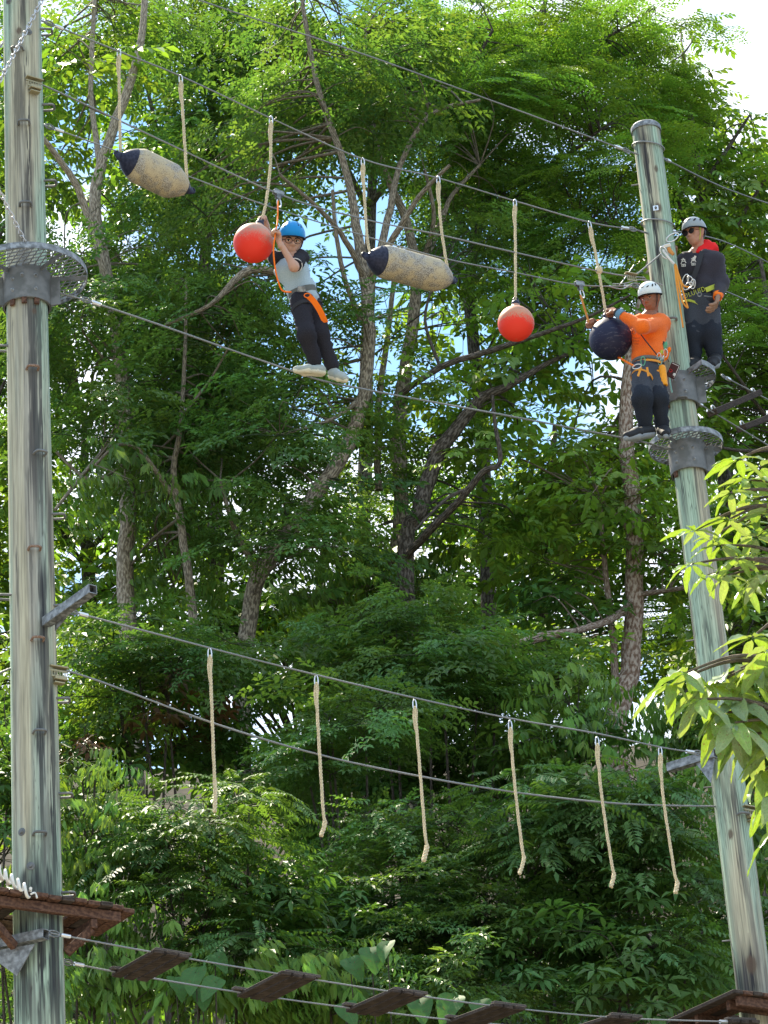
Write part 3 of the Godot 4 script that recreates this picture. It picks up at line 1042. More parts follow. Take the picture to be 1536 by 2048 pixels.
func build_rigging():
	cable("steel cable running from the cap of the capped pole up out of view", [[40, -135], [395, -1], [760, 120], [1258, 303]], 0.009)
	var k2 := cable("steel cable carrying the fenders and ball buoys", [[92, 44], [238, 103], [361, 152], [541, 236], [725, 318], [876, 356], [1030, 402], [1181, 445], [1270, 459]], 0.009)
	cable("safety cable with the boy's pulley on it", [[-30, 134], [78, 167], [300, 270], [557, 388], [723, 437], [880, 470], [1030, 505], [1215, 546], [1290, 556]], 0.0095, "", 0.0, false)
	cable("steel cable just below the safety cable, starting beside the first fender", [[92, 251], [235, 303], [375, 352], [530, 410], [723, 470], [880, 515], [1030, 545], [1160, 570], [1275, 572]], 0.008)
	cable("foot cable that the boy stands on", [[165, 598], [320, 650], [480, 706], [590, 744], [640, 760], [700, 773], [860, 803], [1050, 838], [1278, 882]], 0.0105)
	cable("steel cable with six knotted ropes hanging from it", [[138, 1222], [420, 1296], [633, 1350], [830, 1396], [1021, 1437], [1193, 1467], [1320, 1494], [1402, 1507]], 0.0095)
	cable("bare steel cable crossing behind the six hanging ropes", [[-30, 1358], [104, 1334], [425, 1446], [641, 1510], [841, 1553], [1033, 1585], [1208, 1605], [1335, 1611], [1484, 1613]], 0.0105, "", -0.05, false)
	# guy cables that leave the right pole for the course beyond
	var b := POLE_B
	cable_world("guy cable leaving the capped pole just below its cap", [Vector3(b.x, pole_h(b, 1300, 318), b.z) + Vector3(0.13, 0, 0), at(1440, 372, 25.6), at(1560, 415, 27.0)], 0.009)
	cable_world("guy cable passing behind the black-shirted instructor's shoulder", [at(1335, 460, 24.6), at(1445, 482, 25.6), at(1560, 537, 26.8)], 0.008)
	cable_world("guy cable passing behind the black-shirted instructor's belt", [at(1330, 535, 24.6), at(1450, 582, 25.6), at(1560, 630, 26.8)], 0.008)
	# cable wound round the pole below the cap and above the saddle
	for s in [[1283, 296, 0.145, "cable loop wound round the capped pole just below its cap"], [1292, 452, 0.15, "cable loop wound round the capped pole beside the grey helmet"]]:
		var h := pole_h(b, s[0], s[1])
		var pts := []
		for k in 33:
			var a := TAU * k / 32.0
			pts.append(Vector3(b.x, h + 0.05 * sin(a + 0.6), b.z) + pole_dir(b, k / 32.0) * (s[2] + 0.004))
		var lt := thing("cable_loop", s[3], "cable", pts[0])
		var lg := Geo.new()
		lg.tube(pts, [0.008], 6, false)
		put("strand", lg, M.cable_steel, lt)
	# ropes with knotted ends on the lower cable
	var ropes := [[[420, 1316], [424, 1420], [428, 1530], [431, 1590], [429, 1624]], [[633, 1370], [636, 1450], [642, 1550], [647, 1628], [650, 1646], [642, 1672]], [[830, 1418], [836, 1490], [844, 1590], [851, 1675], [854, 1694], [847, 1722]], [[1021, 1460], [1026, 1530], [1035, 1620], [1045, 1700], [1048, 1718], [1039, 1748]], [[1195, 1492], [1201, 1570], [1213, 1660], [1225, 1735], [1228, 1750], [1222, 1774]], [[1321, 1512], [1326, 1590], [1339, 1680], [1350, 1750], [1355, 1765], [1351, 1786]]]
	var rlab := ["beige rope hanging from the lower cable, the one closest to the chained pole", "beige rope hanging from the lower cable, second from the chained pole", "beige rope hanging from the lower cable, third from the chained pole", "beige rope hanging from the lower cable, third from the capped pole", "beige rope hanging from the lower cable, second from the capped pole", "beige rope hanging from the lower cable, beside the capped pole's bracket"]
	for i in 6:
		var pts := []
		for p in ropes[i]:
			pts.append(spot(p[0], p[1]))
		var t := hang_rope(rlab[i], pts, 0.0132, "ropes on the lower cable")
		# the doubled, whipped tail
		var g := Geo.new()
		var line := curve(pts, 5)
		rope_geo(g, line.slice(line.size() - 9 + i % 3), 0.0165 + 0.002 * (i % 3), 0.09)
		put("whipped_end", g, M.rope_fibre, t)
	var gr := "ropes on the obstacle cable"
	for r in [["rope at the blunt navy end of the first fender, beside the chained pole", [[238, 114], [239, 200], [241, 302]]], ["rope at the tapered far end of the first fender", [[362, 166], [366, 230], [374, 358]]], ["rope that the boy grips above the red ball", [[542, 248], [541, 330], [533, 400], [524, 441]]],
			["rope at the navy end of the second fender", [[726, 332], [730, 410], [734, 470], [740, 506]]], ["rope at the pale end of the second fender", [[877, 368], [881, 440], [889, 500], [897, 546]]], ["rope holding the free-hanging red ball", [[1030, 414], [1031, 500], [1031, 602]]], ["knotted rope that the orange-shirted instructor grips above the navy ball", [[1181, 458], [1190, 500], [1198, 545], [1205, 585], [1212, 626]]]]:
		var pts := []
		for p in r[1]:
			pts.append(spot(p[0], p[1]))
		var t := hang_rope("beige " + r[0], pts, 0.0135, gr)
		if r[0].begins_with("knotted"):
			var g := Geo.new()
			g.ball(spot(1198, 540), Vector3(0.034, 0.045, 0.034))
			put("knot", g, M.rope_fibre, t)
	fender("dirty beige fender with navy ends, hanging from ropes near the chained pole", spot(240, 313), spot(378, 380), 0.152, 71, 0.13, 0.05)
	fender("dirty beige fender with one big navy end, hanging beside the boy's safety cable", spot(735, 514), spot(904, 560), 0.150, 72, 0.14, 0.03)
	buoy("big red ball with bleached top that the boy leans against", spot(507, 486), 0.172, spot(521, 442), buoy_texture(Color(0.72, 0.040, 0.022), Color(0.45, 0.28, 0.2), 0.22, 0.66, 5), "red_vinyl_a")
	buoy("red ball with pale peach upper half hanging free on its rope", spot(1032, 647), 0.164, spot(1031, 601), buoy_texture(Color(0.74, 0.045, 0.024), Color(0.52, 0.25, 0.15), 0.36, 0.52, 6), "red_vinyl_b")
	buoy("navy blue ball held by the orange-shirted instructor", spot(1221, 678), 0.197, spot(1212, 626), scuffed_texture(Color(0.016, 0.019, 0.046), Color(0.10, 0.10, 0.12), 7), "navy_vinyl_ball")
	chain("steel chain crossing in front of the chained pole near its top", at(92, -16, 20.2), at(-6, 172, 20.15), "chains at the chained pole")
	chain("steel chain hooked to the rim of the chained pole's mesh platform", at(-8, 368, 20.15), spot(57, 497, POLE_A, POLE_B, 0.12), "chains at the chained pole")
	chain("short steel chain behind the chained pole's edge", at(14, 76, 20.9), at(-12, 106, 20.7), "chains at the chained pole")
	# plank bridge at the foot of the picture
	var near_px := [[100, 1866], [330, 1909], [590, 1953], [806, 1987], [1005, 2014], [1240, 2036], [1470, 2044]]
	var npts := []
	var fpts := []
	var along := (POLE_B - POLE_A).normalized()
	var face := Vector3(-along.z, 0, along.x)
	if face.z < 0:
		face = -face
	for p in near_px:
		npts.append(spot(p[0], p[1], POLE_A, POLE_B, 0.27))
	for p in [[128, 1923], [243, 1946], [487, 1986], [707, 2017], [912, 2041], [1140, 2060], [1390, 2072]]:
		fpts.append(spot(p[0], p[1], POLE_A, POLE_B, -0.27))
	cable_world("bridge cable carrying the near ends of the wooden treads", npts, 0.0085)
	cable_world("bridge cable carrying the far ends of the wooden treads", fpts, 0.0085)
	var order := ["next to the reddish platform", "second from the reddish platform", "third from the reddish platform", "third from the dark platform", "second from the dark platform", "next to the dark platform"]
	var nl := curve(npts, 12)
	var fl := curve(fpts, 12)
	for i in 6:
		var p: Vector3 = npts[i + 1]
		var q: Vector3 = fpts[i + 1]
		var t := thing("bridge_tread", "dark three-board wooden tread of the plank bridge, " + order[i], "bridge tread", (p + q) * 0.5, "treads of the plank bridge")
		var ax := (p - q).normalized()
		var dirl: Vector3 = (npts[i + 1] - npts[i]).normalized()
		if i == 0:
			dirl = (npts[2] - npts[1]).normalized()
		var x := dirl
		var up := ax.cross(x).normalized()
		if up.y < 0:
			up = -up
		var zz := x.cross(up)
		for k in 3:
			var g := Geo.new()
			g.box((p + q) * 0.5 + x * (0.06 + (k - 1) * 0.105) - up * 0.005, Basis(zz, up, -x), Vector3(0.66 + 0.02 * sin(i * 3.1 + k * 2.0), 0.03, 0.083), 0.004)
			put("board", g, M.dark_plank, t)
		for e in [p, q]:
			var g := Geo.new()
			g.box(e + x * 0.06 + up * 0.024, Basis(zz, up, -x), Vector3(0.06, 0.022, 0.30), 0.003)
			put("cleat", g, M.grey_end_grain, t)
	# the bridge that leaves the right pole behind the instructors
	var c0 := at(1445, 752, 25.3)
	var c1 := at(1560, 812, 26.4)
	var d0 := at(1385, 800, 25.0)
	var d1 := at(1560, 905, 26.2)
	cable_world("cable of the far bridge that ends at the half-round step's rim", [c0, c0.lerp(c1, 0.5), c1], 0.009)
	cable_world("cable of the far bridge that ends at the collar below the half-round step", [d0, d0.lerp(d1, 0.5), d1], 0.009)
	for s in [[[1515, 787, 25.95], [1424, 826, 25.3], "dark wooden tread of the far bridge beside the half-round step"], [[1572, 822, 26.4], [1482, 857, 25.75], "dark wooden tread of the far bridge one step further from the half-round step"]]:
		var p := at(s[0][0], s[0][1], s[0][2])
		var q := at(s[1][0], s[1][1], s[1][2])
		var t := thing("bridge_tread", s[2], "bridge tread", (p + q) * 0.5, "treads of the far bridge")
		var ax := (q - p).normalized()
		var up := Vector3.UP
		var zz := ax.cross(up).normalized()
		up = zz.cross(ax)
		var g := Geo.new()
		g.box((p + q) * 0.5, Basis(ax, up, zz), Vector3((q - p).length(), 0.06, 0.11), 0.005)
		put("board", g, M.dark_plank, t)
		for e in [p + (q - p) * 0.06, q - (q - p) * 0.06]:
			g = Geo.new()
			g.ring(e + up * 0.035, Basis(ax, zz, up), 0.03, 0.03, 0.008, 10, 5)
			put("u_bolt", g, M.bright_steel, t)
	# lashing of the net at the left platform's edge
	var t := thing("net_lashing", "white rope lashing coiled over the reddish platform's edge", "rope", at(20, 1760, 20.3))
	var pts := []
	for k in 60:
		var f := k / 59.0
		var base := at(lerpf(-15, 62, f), lerpf(1733, 1788, f), 20.2)
		pts.append(base + Vector3(0, 0.04 * cos(f * 38.0), 0.04 * sin(f * 38.0)))
	var g := Geo.new()
	g.tube(pts, [0.012], 6)
	put("coil", g, M.white_rope, t)
	g = Geo.new()
	g.tube(curve([at(62, 1788, 20.2), at(70, 1786, 20.25), at(74, 1796, 20.25)], 4), [0.008], 6)
	put("tail", g, M.white_rope, t)

# ------------------------------------------------------------------ hillside and forest
func hill(x: float, z: float) -> float:
	var d := -z
	var y := 0.0
	if d > 25.5:
		y = 8.0 * smoothstep(25.5, 32.0, d)
	if d > 31.0:
		y += 0.56 * (minf(d, 66.0) - 31.0)
	return y + 0.5 * grain.get_noise_2d(x * 0.15, z * 0.15) * smoothstep(24.0, 34.0, d)

func build_ground():
	var g := Geo.new()
	var xs := 60
	var zs := 90
	for j in zs + 1:
		var z := 0.0
		if j <= 70:
			z = lerpf(30.0, -80.0, j / 70.0)
		else:
			z = lerpf(-80.0, -480.0, (j - 70) / 20.0)
		for i in xs + 1:
			var f := i / float(xs) * 2.0 - 1.0
			var x := f * 40.0 if absf(f) < 0.7 else signf(f) * (28.0 + (absf(f) - 0.7) / 0.3 * 350.0)
			var e := 0.4
			var nn := Vector3(hill(x - e, z) - hill(x + e, z), 2 * e, hill(x, z - e) - hill(x, z + e)).normalized()
			g.vert(Vector3(x, hill(x, z), z), nn, Vector2(x, z))
	for j in zs:
		for i in xs:
			var a := j * (xs + 1) + i
			var b := a + xs + 1
			g.tri(a, a + 1, b + 1)
			g.tri(a, b + 1, b)
	structure("ground", g.commit(), M.soil)
	# the open gravel yard that the course stands in; its sunlit floor lights everything from below
	g = Geo.new()
	var ring := []
	for k in 48:
		var a := TAU * k / 48.0
		var r := 1.0 + 0.08 * grain.get_noise_2d(cos(a) * 3.0, sin(a) * 3.0)
		ring.append(Vector3(cos(a) * 24.0 * r, 0.02, 0.0 + sin(a) * 24.0 * r))
	var mid := g.vert(Vector3(0, 0.02, 0), Vector3.UP)
	for p in ring:
		g.vert(p, Vector3.UP)
	for k in 48:
		g.tri(mid, mid + 1 + (k + 1) % 48, mid + 1 + k)
	structure("gravel_yard", g.commit(), M.gravel)

var leaf_tone := Color.WHITE

func vary(r: RandomNumberGenerator, k: float):
	# leaves of one shoot differ in tone; a few are young and yellowish, a few old
	var f := r.randf_range(1.0 - k, 1.0 + k)
	var y := r.randf_range(-0.08, 0.16)
	if r.randf() < 0.04:
		y = 0.8
		f *= 1.3
	leaf_tone = Color(f * (1.0 + y), f, f * (1.0 - y * 0.4))

func leaf(g: Geo, p: Vector3, d: Vector3, up: Vector3, l: float, w: float, fold := 0.25, droop := 0.15):
	# a folded blade: midrib and two halves
	var s := d.cross(up).normalized()
	var u := s.cross(d)
	var mid := p + d * l * 0.45 + u * l * 0.03
	var tip := p + d * l - u * l * droop
	var a := mid + s * w * 0.5 + u * w * fold
	var b := mid - s * w * 0.5 + u * w * fold
	var q := p + d * l * 0.8 - u * l * droop * 0.5
	var na := (u - s * fold * 1.4).normalized()
	var nb := (u + s * fold * 1.4).normalized()
	for e in [[a, q + s * w * 0.27 + u * w * fold * 0.4, na, 1], [b, q - s * w * 0.27 + u * w * fold * 0.4, nb, 0]]:
		var i0 := g.vert(p, e[2], Vector2.ZERO, leaf_tone)
		var i1 := g.vert(e[0], e[2], Vector2.ZERO, leaf_tone)
		var i2 := g.vert(e[1], e[2], Vector2.ZERO, leaf_tone)
		var i3 := g.vert(tip, e[2], Vector2.ZERO, leaf_tone)
		var i4 := g.vert(mid, e[2], Vector2.ZERO, leaf_tone)
		if e[3] == 1:
			g.tri(i0, i1, i4)
			g.tri(i4, i1, i2)
			g.tri(i4, i2, i3)
		else:
			g.tri(i0, i4, i1)
			g.tri(i4, i2, i1)
			g.tri(i4, i3, i2)

func leaflet(g: Geo, p: Vector3, d: Vector3, up: Vector3, l: float, w: float):
	# a small blade folded on its midrib, widest below the middle
	var s := d.cross(up).normalized()
	var u := s.cross(d)
	var m := p + d * l * 0.42 + u * w * 0.22
	var tip := p + d * l - u * l * 0.12
	var na := (u - s * 0.45).normalized()
	var nb := (u + s * 0.45).normalized()
	var i := g.vert(p, na, Vector2.ZERO, leaf_tone)
	g.vert(m + s * w * 0.5, na, Vector2.ZERO, leaf_tone)
	g.vert(tip, na, Vector2.ZERO, leaf_tone)
	g.vert(p, nb, Vector2.ZERO, leaf_tone)
	g.vert(tip, nb, Vector2.ZERO, leaf_tone)
	g.vert(m - s * w * 0.5, nb, Vector2.ZERO, leaf_tone)
	g.tri(i, i + 1, i + 2)
	g.tri(i + 3, i + 4, i + 5)

func twig(g: Geo, p: Vector3, q: Vector3, r: float):
	g.tube([p, q], [r, r * 0.5], 3, false)

func spray(kind: String, r: RandomNumberGenerator) -> Geo:
	# one leafy shoot that grows along +x with its faces looking up +y
	var g := Geo.new()
	leaf_tone = Color(0.6, 0.45, 0.6)
	var jit := func(k: float) -> Vector3: return Vector3(r.randf_range(-k, k), r.randf_range(-k, k), r.randf_range(-k, k))
	var X := Vector3.RIGHT
	var Y := Vector3.UP
	match kind:
		"fine":
			twig(g, Vector3.ZERO, X * 0.46, 0.004)
			for k in 6:
				var f := 0.04 + 0.075 * k
				var side := 1.0 if k % 2 else -1.0
				var d = (X * 0.75 + Vector3(0, -0.12, side * 0.9) + jit.call(0.25)).normalized()
				var l := 0.25 * (1.1 - 0.09 * k)
				var p := X * f
				for m in 3:
					for s in [-1.0, 1.0]:
						var ld: Vector3 = (d * 0.6 + d.cross(Y).normalized() * s * 0.9 + jit.call(0.35)).normalized()
						vary(r, 0.28)
						leaflet(g, p + d * l * (m + 0.6) / 3.0, ld, (Y + jit.call(0.55)).normalized(), r.randf_range(0.05, 0.115), r.randf_range(0.03, 0.05))
				vary(r, 0.28)
				leaflet(g, p + d * l, d, (Y + jit.call(0.4)).normalized(), 0.095, 0.044)
		"feather":
			twig(g, Vector3.ZERO, X * 0.5, 0.004)
			for k in 6:
				for side in [-1.0, 1.0]:
					var p := X * (0.06 + 0.08 * k) + Vector3.DOWN * 0.002 * k * k
					var l := 0.18 * sin(PI * (0.22 + 0.68 * k / 6.0)) + 0.05
					var d = (X * 0.55 + Vector3(0, -0.15, side) + jit.call(0.15)).normalized()
					for m in 4:
						for s in [-1.0, 1.0]:
							var ld: Vector3 = (d * 0.45 + d.cross(Y).normalized() * s + jit.call(0.2)).normalized()
							vary(r, 0.25)
							leaflet(g, p + d * l * (m + 0.5) / 4.0, ld, (Y + jit.call(0.4)).normalized(), r.randf_range(0.05, 0.07), 0.028)
		"broad":
			twig(g, Vector3.ZERO, X * 0.4, 0.005)
			for k in 9:
				var side := 1.0 if k % 2 else -1.0
				var d = (X * (0.5 + 0.05 * k) + Vector3(0, -0.25, side * (0.95 - 0.05 * k)) + jit.call(0.25)).normalized()
				vary(r, 0.28)
				leaf(g, X * (0.03 + 0.045 * k), d, (Y + jit.call(0.45)).normalized(), r.randf_range(0.12, 0.19), r.randf_range(0.06, 0.09), 0.12, 0.12)
		"droop":
			twig(g, Vector3.ZERO, X * 0.34 + Vector3.DOWN * 0.05, 0.004)
			for k in 9:
				var side := 1.0 if k % 2 else -1.0
				var d = (X * 0.25 + Vector3(0, -1.0, side * 0.4) + jit.call(0.25)).normalized()
				vary(r, 0.28)
				leaf(g, X * (0.02 + 0.04 * k), d, (X * 0.8 + Vector3(0, 0.3, side * 0.5) + jit.call(0.4)).normalized(), r.randf_range(0.15, 0.24), r.randf_range(0.045, 0.065), 0.15, 0.1)
		"pinnate":
			twig(g, Vector3.ZERO, X * 0.5 + Vector3.DOWN * 0.04, 0.004)
			for k in 8:
				for side in [-1.0, 1.0]:
					var p := X * (0.08 + 0.052 * k) + Vector3.DOWN * 0.0007 * k * k
					var d = (X * 0.6 + Vector3(0, -0.28, side) + jit.call(0.12)).normalized()
					vary(r, 0.28)
					leaf(g, p, d, (Y + jit.call(0.2)).normalized(), r.randf_range(0.10, 0.135) * (1.0 - 0.03 * k), r.randf_range(0.034, 0.045), 0.1, 0.12)
			vary(r, 0.28)
			leaf(g, X * 0.5 + Vector3.DOWN * 0.04, (X + Vector3.DOWN * 0.3).normalized(), Y, 0.12, 0.042, 0.1, 0.12)
		"tiny":
			twig(g, Vector3.ZERO, X * 0.34, 0.003)
			for k in 16:
				var side := 1.0 if k % 2 else -1.0
				var d = (X * 0.6 + Vector3(0, 0.0, side) + jit.call(0.5)).normalized()
				vary(r, 0.28)
				leaf(g, X * (0.02 + 0.021 * k), d, (Y + jit.call(0.5)).normalized(), r.randf_range(0.05, 0.08), r.randf_range(0.028, 0.038), 0.1, 0.1)
		"rosette":
			for k in 7:
				var a := TAU * k / 7.0 + r.randf_range(-0.2, 0.2)
				var d := Vector3(cos(a), r.randf_range(-0.35, 0.1), sin(a)).normalized()
				vary(r, 0.28)
				leaf(g, d * 0.03, d, (Y + jit.call(0.2)).normalized(), r.randf_range(0.16, 0.26), r.randf_range(0.06, 0.085), 0.12, 0.2)
	return g


func pad_mesh(kind: String, sd: int) -> ArrayMesh:
	# a flat leafy branch end, about one metre across, of a dozen shoots
	var r := RandomNumberGenerator.new()
	r.seed = sd
	var big := Geo.new()
	big.colored = true
	var list := []
	for k in 3:
		list.append(spray(kind, r))
	for i in int(SHOOTS[kind]):
		var a := r.randf() * TAU
		var d := Vector3(cos(a) + 0.35, 0, sin(a)).normalized()
		var f := sqrt(r.randf())
		var where := d * 0.5 * f + Vector3.UP * r.randfn(0, 0.11)
		var x := (d + Vector3.DOWN * (r.randf_range(-0.1, 0.35) + 0.25 * f)).normalized()
		var up := (Vector3.UP + Vector3(r.randf_range(-0.4, 0.4), 0, r.randf_range(-0.4, 0.4))).normalized()
		var z := x.cross(up).normalized()
		var b := Basis(x, z.cross(x), z) * r.randf_range(0.85, 1.3)
		var src: Geo = list[i % 3]
		var first := big.v.size()
		var tone := r.randf_range(0.8, 1.2)
		for n in src.v.size():
			big.vert(where + b * src.v[n], (b * src.n[n]).normalized(), Vector2.ZERO, src.c[n] * tone)
		for n in src.idx:
			big.idx.append(first + n)
		if i % 2 == 0:
			big.tube([Vector3.ZERO, where * 0.5 + Vector3.UP * 0.02, where], [0.006, 0.005, 0.004], 3, false)
	for n in big.c.size():
		if big.c[n] == Color.WHITE:
			big.c[n] = Color(0.55, 0.4, 0.6)
	return big.commit()

var sprays := {}

func leaf_mat(called: String, rough: float, back: Color) -> StandardMaterial3D:
	var m := mat(called, Color.WHITE, rough)
	m.metallic_specular = 0.4
	m.vertex_color_use_as_albedo = true
	m.backlight_enabled = true
	m.backlight = back
	return m

func bark_mat(called: String, lo: Color, hi: Color, sd: int) -> StandardMaterial3D:
	var m := mat(called, Color.WHITE, 0.9)
	m.albedo_texture = noise_tex(0.03, sd, 256, 5)
	var r := Gradient.new()
	r.set_color(0, lo)
	r.set_color(1, hi)
	r.set_offset(0, 0.32)
	r.set_offset(1, 0.66)
	m.albedo_texture.color_ramp = r
	m.uv1_scale = Vector3(2, 1.2, 1)
	m.heightmap_enabled = true
	m.heightmap_texture = noise_tex(0.04, sd + 3, 256, 5)
	m.heightmap_scale = 1.2
	return m

var thin := 0.5
var setback := 1.2
const SHOOTS := {"fine": 7, "feather": 6, "broad": 7, "droop": 7, "pinnate": 8, "tiny": 11, "rosette": 7}
# leaf colour of each kind of foliage; the leaf material gives back about half of it on the lit side and lets half through
const TONE := {
	"fine": Color(0.118, 0.245, 0.066), "feather": Color(0.165, 0.325, 0.060), "broad": Color(0.185, 0.350, 0.060), "droop": Color(0.160, 0.315, 0.060), "pinnate": Color(0.108, 0.230, 0.062), "tiny": Color(0.155, 0.300, 0.080), "rosette": Color(0.108, 0.230, 0.062), "withered": Color(0.16, 0.105, 0.065)}

class Plant:
	var node: Node3D
	var limbs := []          # sampled limb points with their girth
	var wood: Geo
	var twigs: Geo
	var shoots := {}         # kind -> [transforms, colours]

func start_plant(called: String, label: String, category: String, base: Vector3, group: String) -> Plant:
	var p := Plant.new()
	p.node = thing(called, label, category, base, group)
	p.wood = Geo.new()
	p.twigs = Geo.new()
	return p

func limb(p: Plant, pts: Array, rooted := true):
	# pts: [x, y, d, width] in the photograph's units, from the foot up
	var w := []
	var r := []
	for q in pts:
		var v := at(q[0], q[1], q[2])
		w.append(v)
		r.append(maxf(0.008, 0.44 * q[3] * (v - EYE).dot(view_ahead) / FOCAL))
	if rooted:
		var foot := Vector3(w[0].x, 0, w[0].z)
		foot.y = hill(foot.x, foot.z) - 0.3
		if w[0].y > foot.y + 0.5:
			w.push_front(foot)
			r.push_front(r[0] * 1.25)
	var line := curve(w, 5)
	var rr := curve_radii(r, 5)
	for i in line.size():
		line[i] += Vector3(grain.get_noise_3d(i * 1.7, w[0].x, 3.0), 0, grain.get_noise_3d(i * 1.7, w[0].x, 9.0)) * rr[i] * 0.4
	p.wood.tube(line, rr, 10, true, 1.0)
	for i in line.size():
		p.limbs.append([line[i], rr[i]])

func shoot(p: Plant, kind: String, where: Vector3, dir: Vector3, up: Vector3, size: float, tone: Color):
	if not p.shoots.has(kind):
		p.shoots[kind] = [[], []]
	var x := dir.normalized()
	var z := x.cross(up).normalized()
	var y := z.cross(x)
	p.shoots[kind][0].append(Transform3D(Basis(x * size, y * size, z * size), where))
	var k := rng.randf_range(0.72, 1.3)
	var yel := rng.randf_range(-0.12, 0.2)
	p.shoots[kind][1].append(Color(tone.r * k * (1.0 + yel), tone.g * k, tone.b * k * (1.0 - yel * 0.5)))

func cloud(p: Plant, spec: Array):
	# spec: x, y, d, rx, ry, rd, clumps, clump radius (m), shoots in each, kind, withered or nothing; a clump is a leafy pad at the end of a branch
	for i in int(spec[6] * thin):
		var q := Vector3(rng.randfn(0, 0.5), rng.randfn(0, 0.5), rng.randfn(0, 0.5))
		if q.length() > 1.25:
			q = q.normalized() * rng.randf_range(0.2, 1.25)
		var c := at(spec[0] + q.x * spec[3], spec[1] + q.y * spec[4], spec[2] + q.z * spec[5] + setback)
		if c.y < hill(c.x, c.z) + 0.1:
			continue
		pad(p, c, clampf(spec[7] * rng.randf_range(0.75, 1.4), 0.36, 0.7), spec[9], TONE["withered" if spec.size() > 10 else spec[9]])

func pad(p: Plant, c: Vector3, rad: float, kind: String, tone: Color):
	# tie it to the nearest limb with a bent branch
	var best := 1e9
	var from := c
	var girth := 0.02
	for l in p.limbs:
		var dv: Vector3 = l[0] - c
		var dist := dv.length() + maxf(0.0, dv.y) * 0.8
		if dist < best:
			best = dist
			from = l[0]
			girth = l[1]
	var out := Vector3(rng.randf_range(-1, 1), 0, rng.randf_range(-1, 1)).normalized()
	if best < 6.0 and best > 0.1:
		out = (c - from).normalized()
		var mid := from.lerp(c, 0.5) + Vector3(rng.randf_range(-0.2, 0.2), rng.randf_range(0.0, 0.28), rng.randf_range(-0.2, 0.2)) * minf(best, 1.5)
		var r0 := clampf(0.006 + best * 0.007, 0.006, maxf(0.008, girth * 0.6))
		p.twigs.tube(curve([from, mid, c], 4), [r0, r0 * 0.94, r0 * 0.88, r0 * 0.8, r0 * 0.72, r0 * 0.64, r0 * 0.56, r0 * 0.48, r0 * 0.4], 5, false)
	var tilt := (Vector3.UP + Vector3(rng.randf_range(-0.35, 0.35), 0, rng.randf_range(-0.35, 0.35)) + out * 0.15).normalized()
	var a := rng.randf_range(-0.7, 0.7)
	var flat := Vector3(out.x, 0, out.z).normalized().rotated(Vector3.UP, a)
	if kind == "droop":
		tilt = (tilt + Vector3.UP).normalized()
	shoot(p, kind, c, (flat - tilt * flat.dot(tilt)).normalized(), tilt, rad * 2.0 * rng.randf_range(0.85, 1.1), tone)

func finish_plant(p: Plant, bark: Material):
	var first := true
	if p.wood.v.size():
		put("trunk" if p.node.get_meta("category") == "tree" else "stem", p.wood, bark, p.node)
	if p.twigs.v.size():
		put("twigs", p.twigs, bark, p.node).set_meta("kind", "stuff")
	for kind in p.shoots:
		var list: Array = p.shoots[kind][0]
		var cols: Array = p.shoots[kind][1]
		for variant in 3:
			var key := "%s%d" % [kind, variant]
			if not sprays.has(key):
				sprays[key] = pad_mesh(kind, 100 + variant * 7 + kind.length())
			var pick := []
			for i in list.size():
				if i % 3 == variant:
					pick.append(i)
			if pick.is_empty():
				continue
			var mm := MultiMesh.new()
			mm.transform_format = MultiMesh.TRANSFORM_3D
			mm.use_colors = true
			mm.mesh = sprays[key]
			mm.instance_count = pick.size()
			for n in pick.size():
				var t: Transform3D = list[pick[n]]
				t.origin -= p.node.position
				mm.set_instance_transform(n, t)
				mm.set_instance_color(n, cols[pick[n]])
			var o := MultiMeshInstance3D.new()
			o.name = "crown" if p.node.get_meta("category") == "tree" else "foliage"
			o.multimesh = mm
			o.material_override = M["leaf_" + kind]
			o.set_meta("kind", "stuff")
			p.node.add_child(o, true)
			first = false

func tree(label: String, limbs: Array, clouds: Array, bark: String, called := "forest_tree", group := "trees of the forest behind the course"):
	var f: Array = limbs[0][0]
	var base := at(f[0], f[1], f[2])
	base.y = hill(base.x, base.z)
	var p := start_plant(called, label, "tree", base, group)
	for i in limbs.size():
		limb(p, limbs[i], i == 0)
	for c in clouds:
		cloud(p, c)
	finish_plant(p, M[bark])

func shrub(label: String, x: float, y: float, d: float, stems: int, clouds: Array, bark := "bark_dark", called := "shrub"):
	var foot := at(x, y, d)
	foot.y = hill(foot.x, foot.z)
	var p := start_plant(called, label, "shrub", foot, "undergrowth on the bank")
	for s in stems:
		var c: Array = clouds[s % clouds.size()]
		var to := at(c[0] + rng.randf_range(-0.5, 0.5) * c[3], c[1] + rng.randf_range(-0.4, 0.4) * c[4], c[2])
		var mid := foot.lerp(to, 0.55) + Vector3(rng.randf_range(-0.2, 0.2), 0.25, rng.randf_range(-0.2, 0.2))
		var line := curve([foot + Vector3(rng.randf_range(-0.15, 0.15), -0.1, rng.randf_range(-0.15, 0.15)), mid, to], 6)
		var rr := []
		for i in line.size():
			rr.append(lerpf(0.028, 0.009, float(i) / line.size()))
		p.wood.tube(line, rr, 7)
		for i in range(4, line.size()):
			p.limbs.append([line[i], rr[i]])
	for c in clouds:
		cloud(p, c)
	finish_plant(p, M[bark])

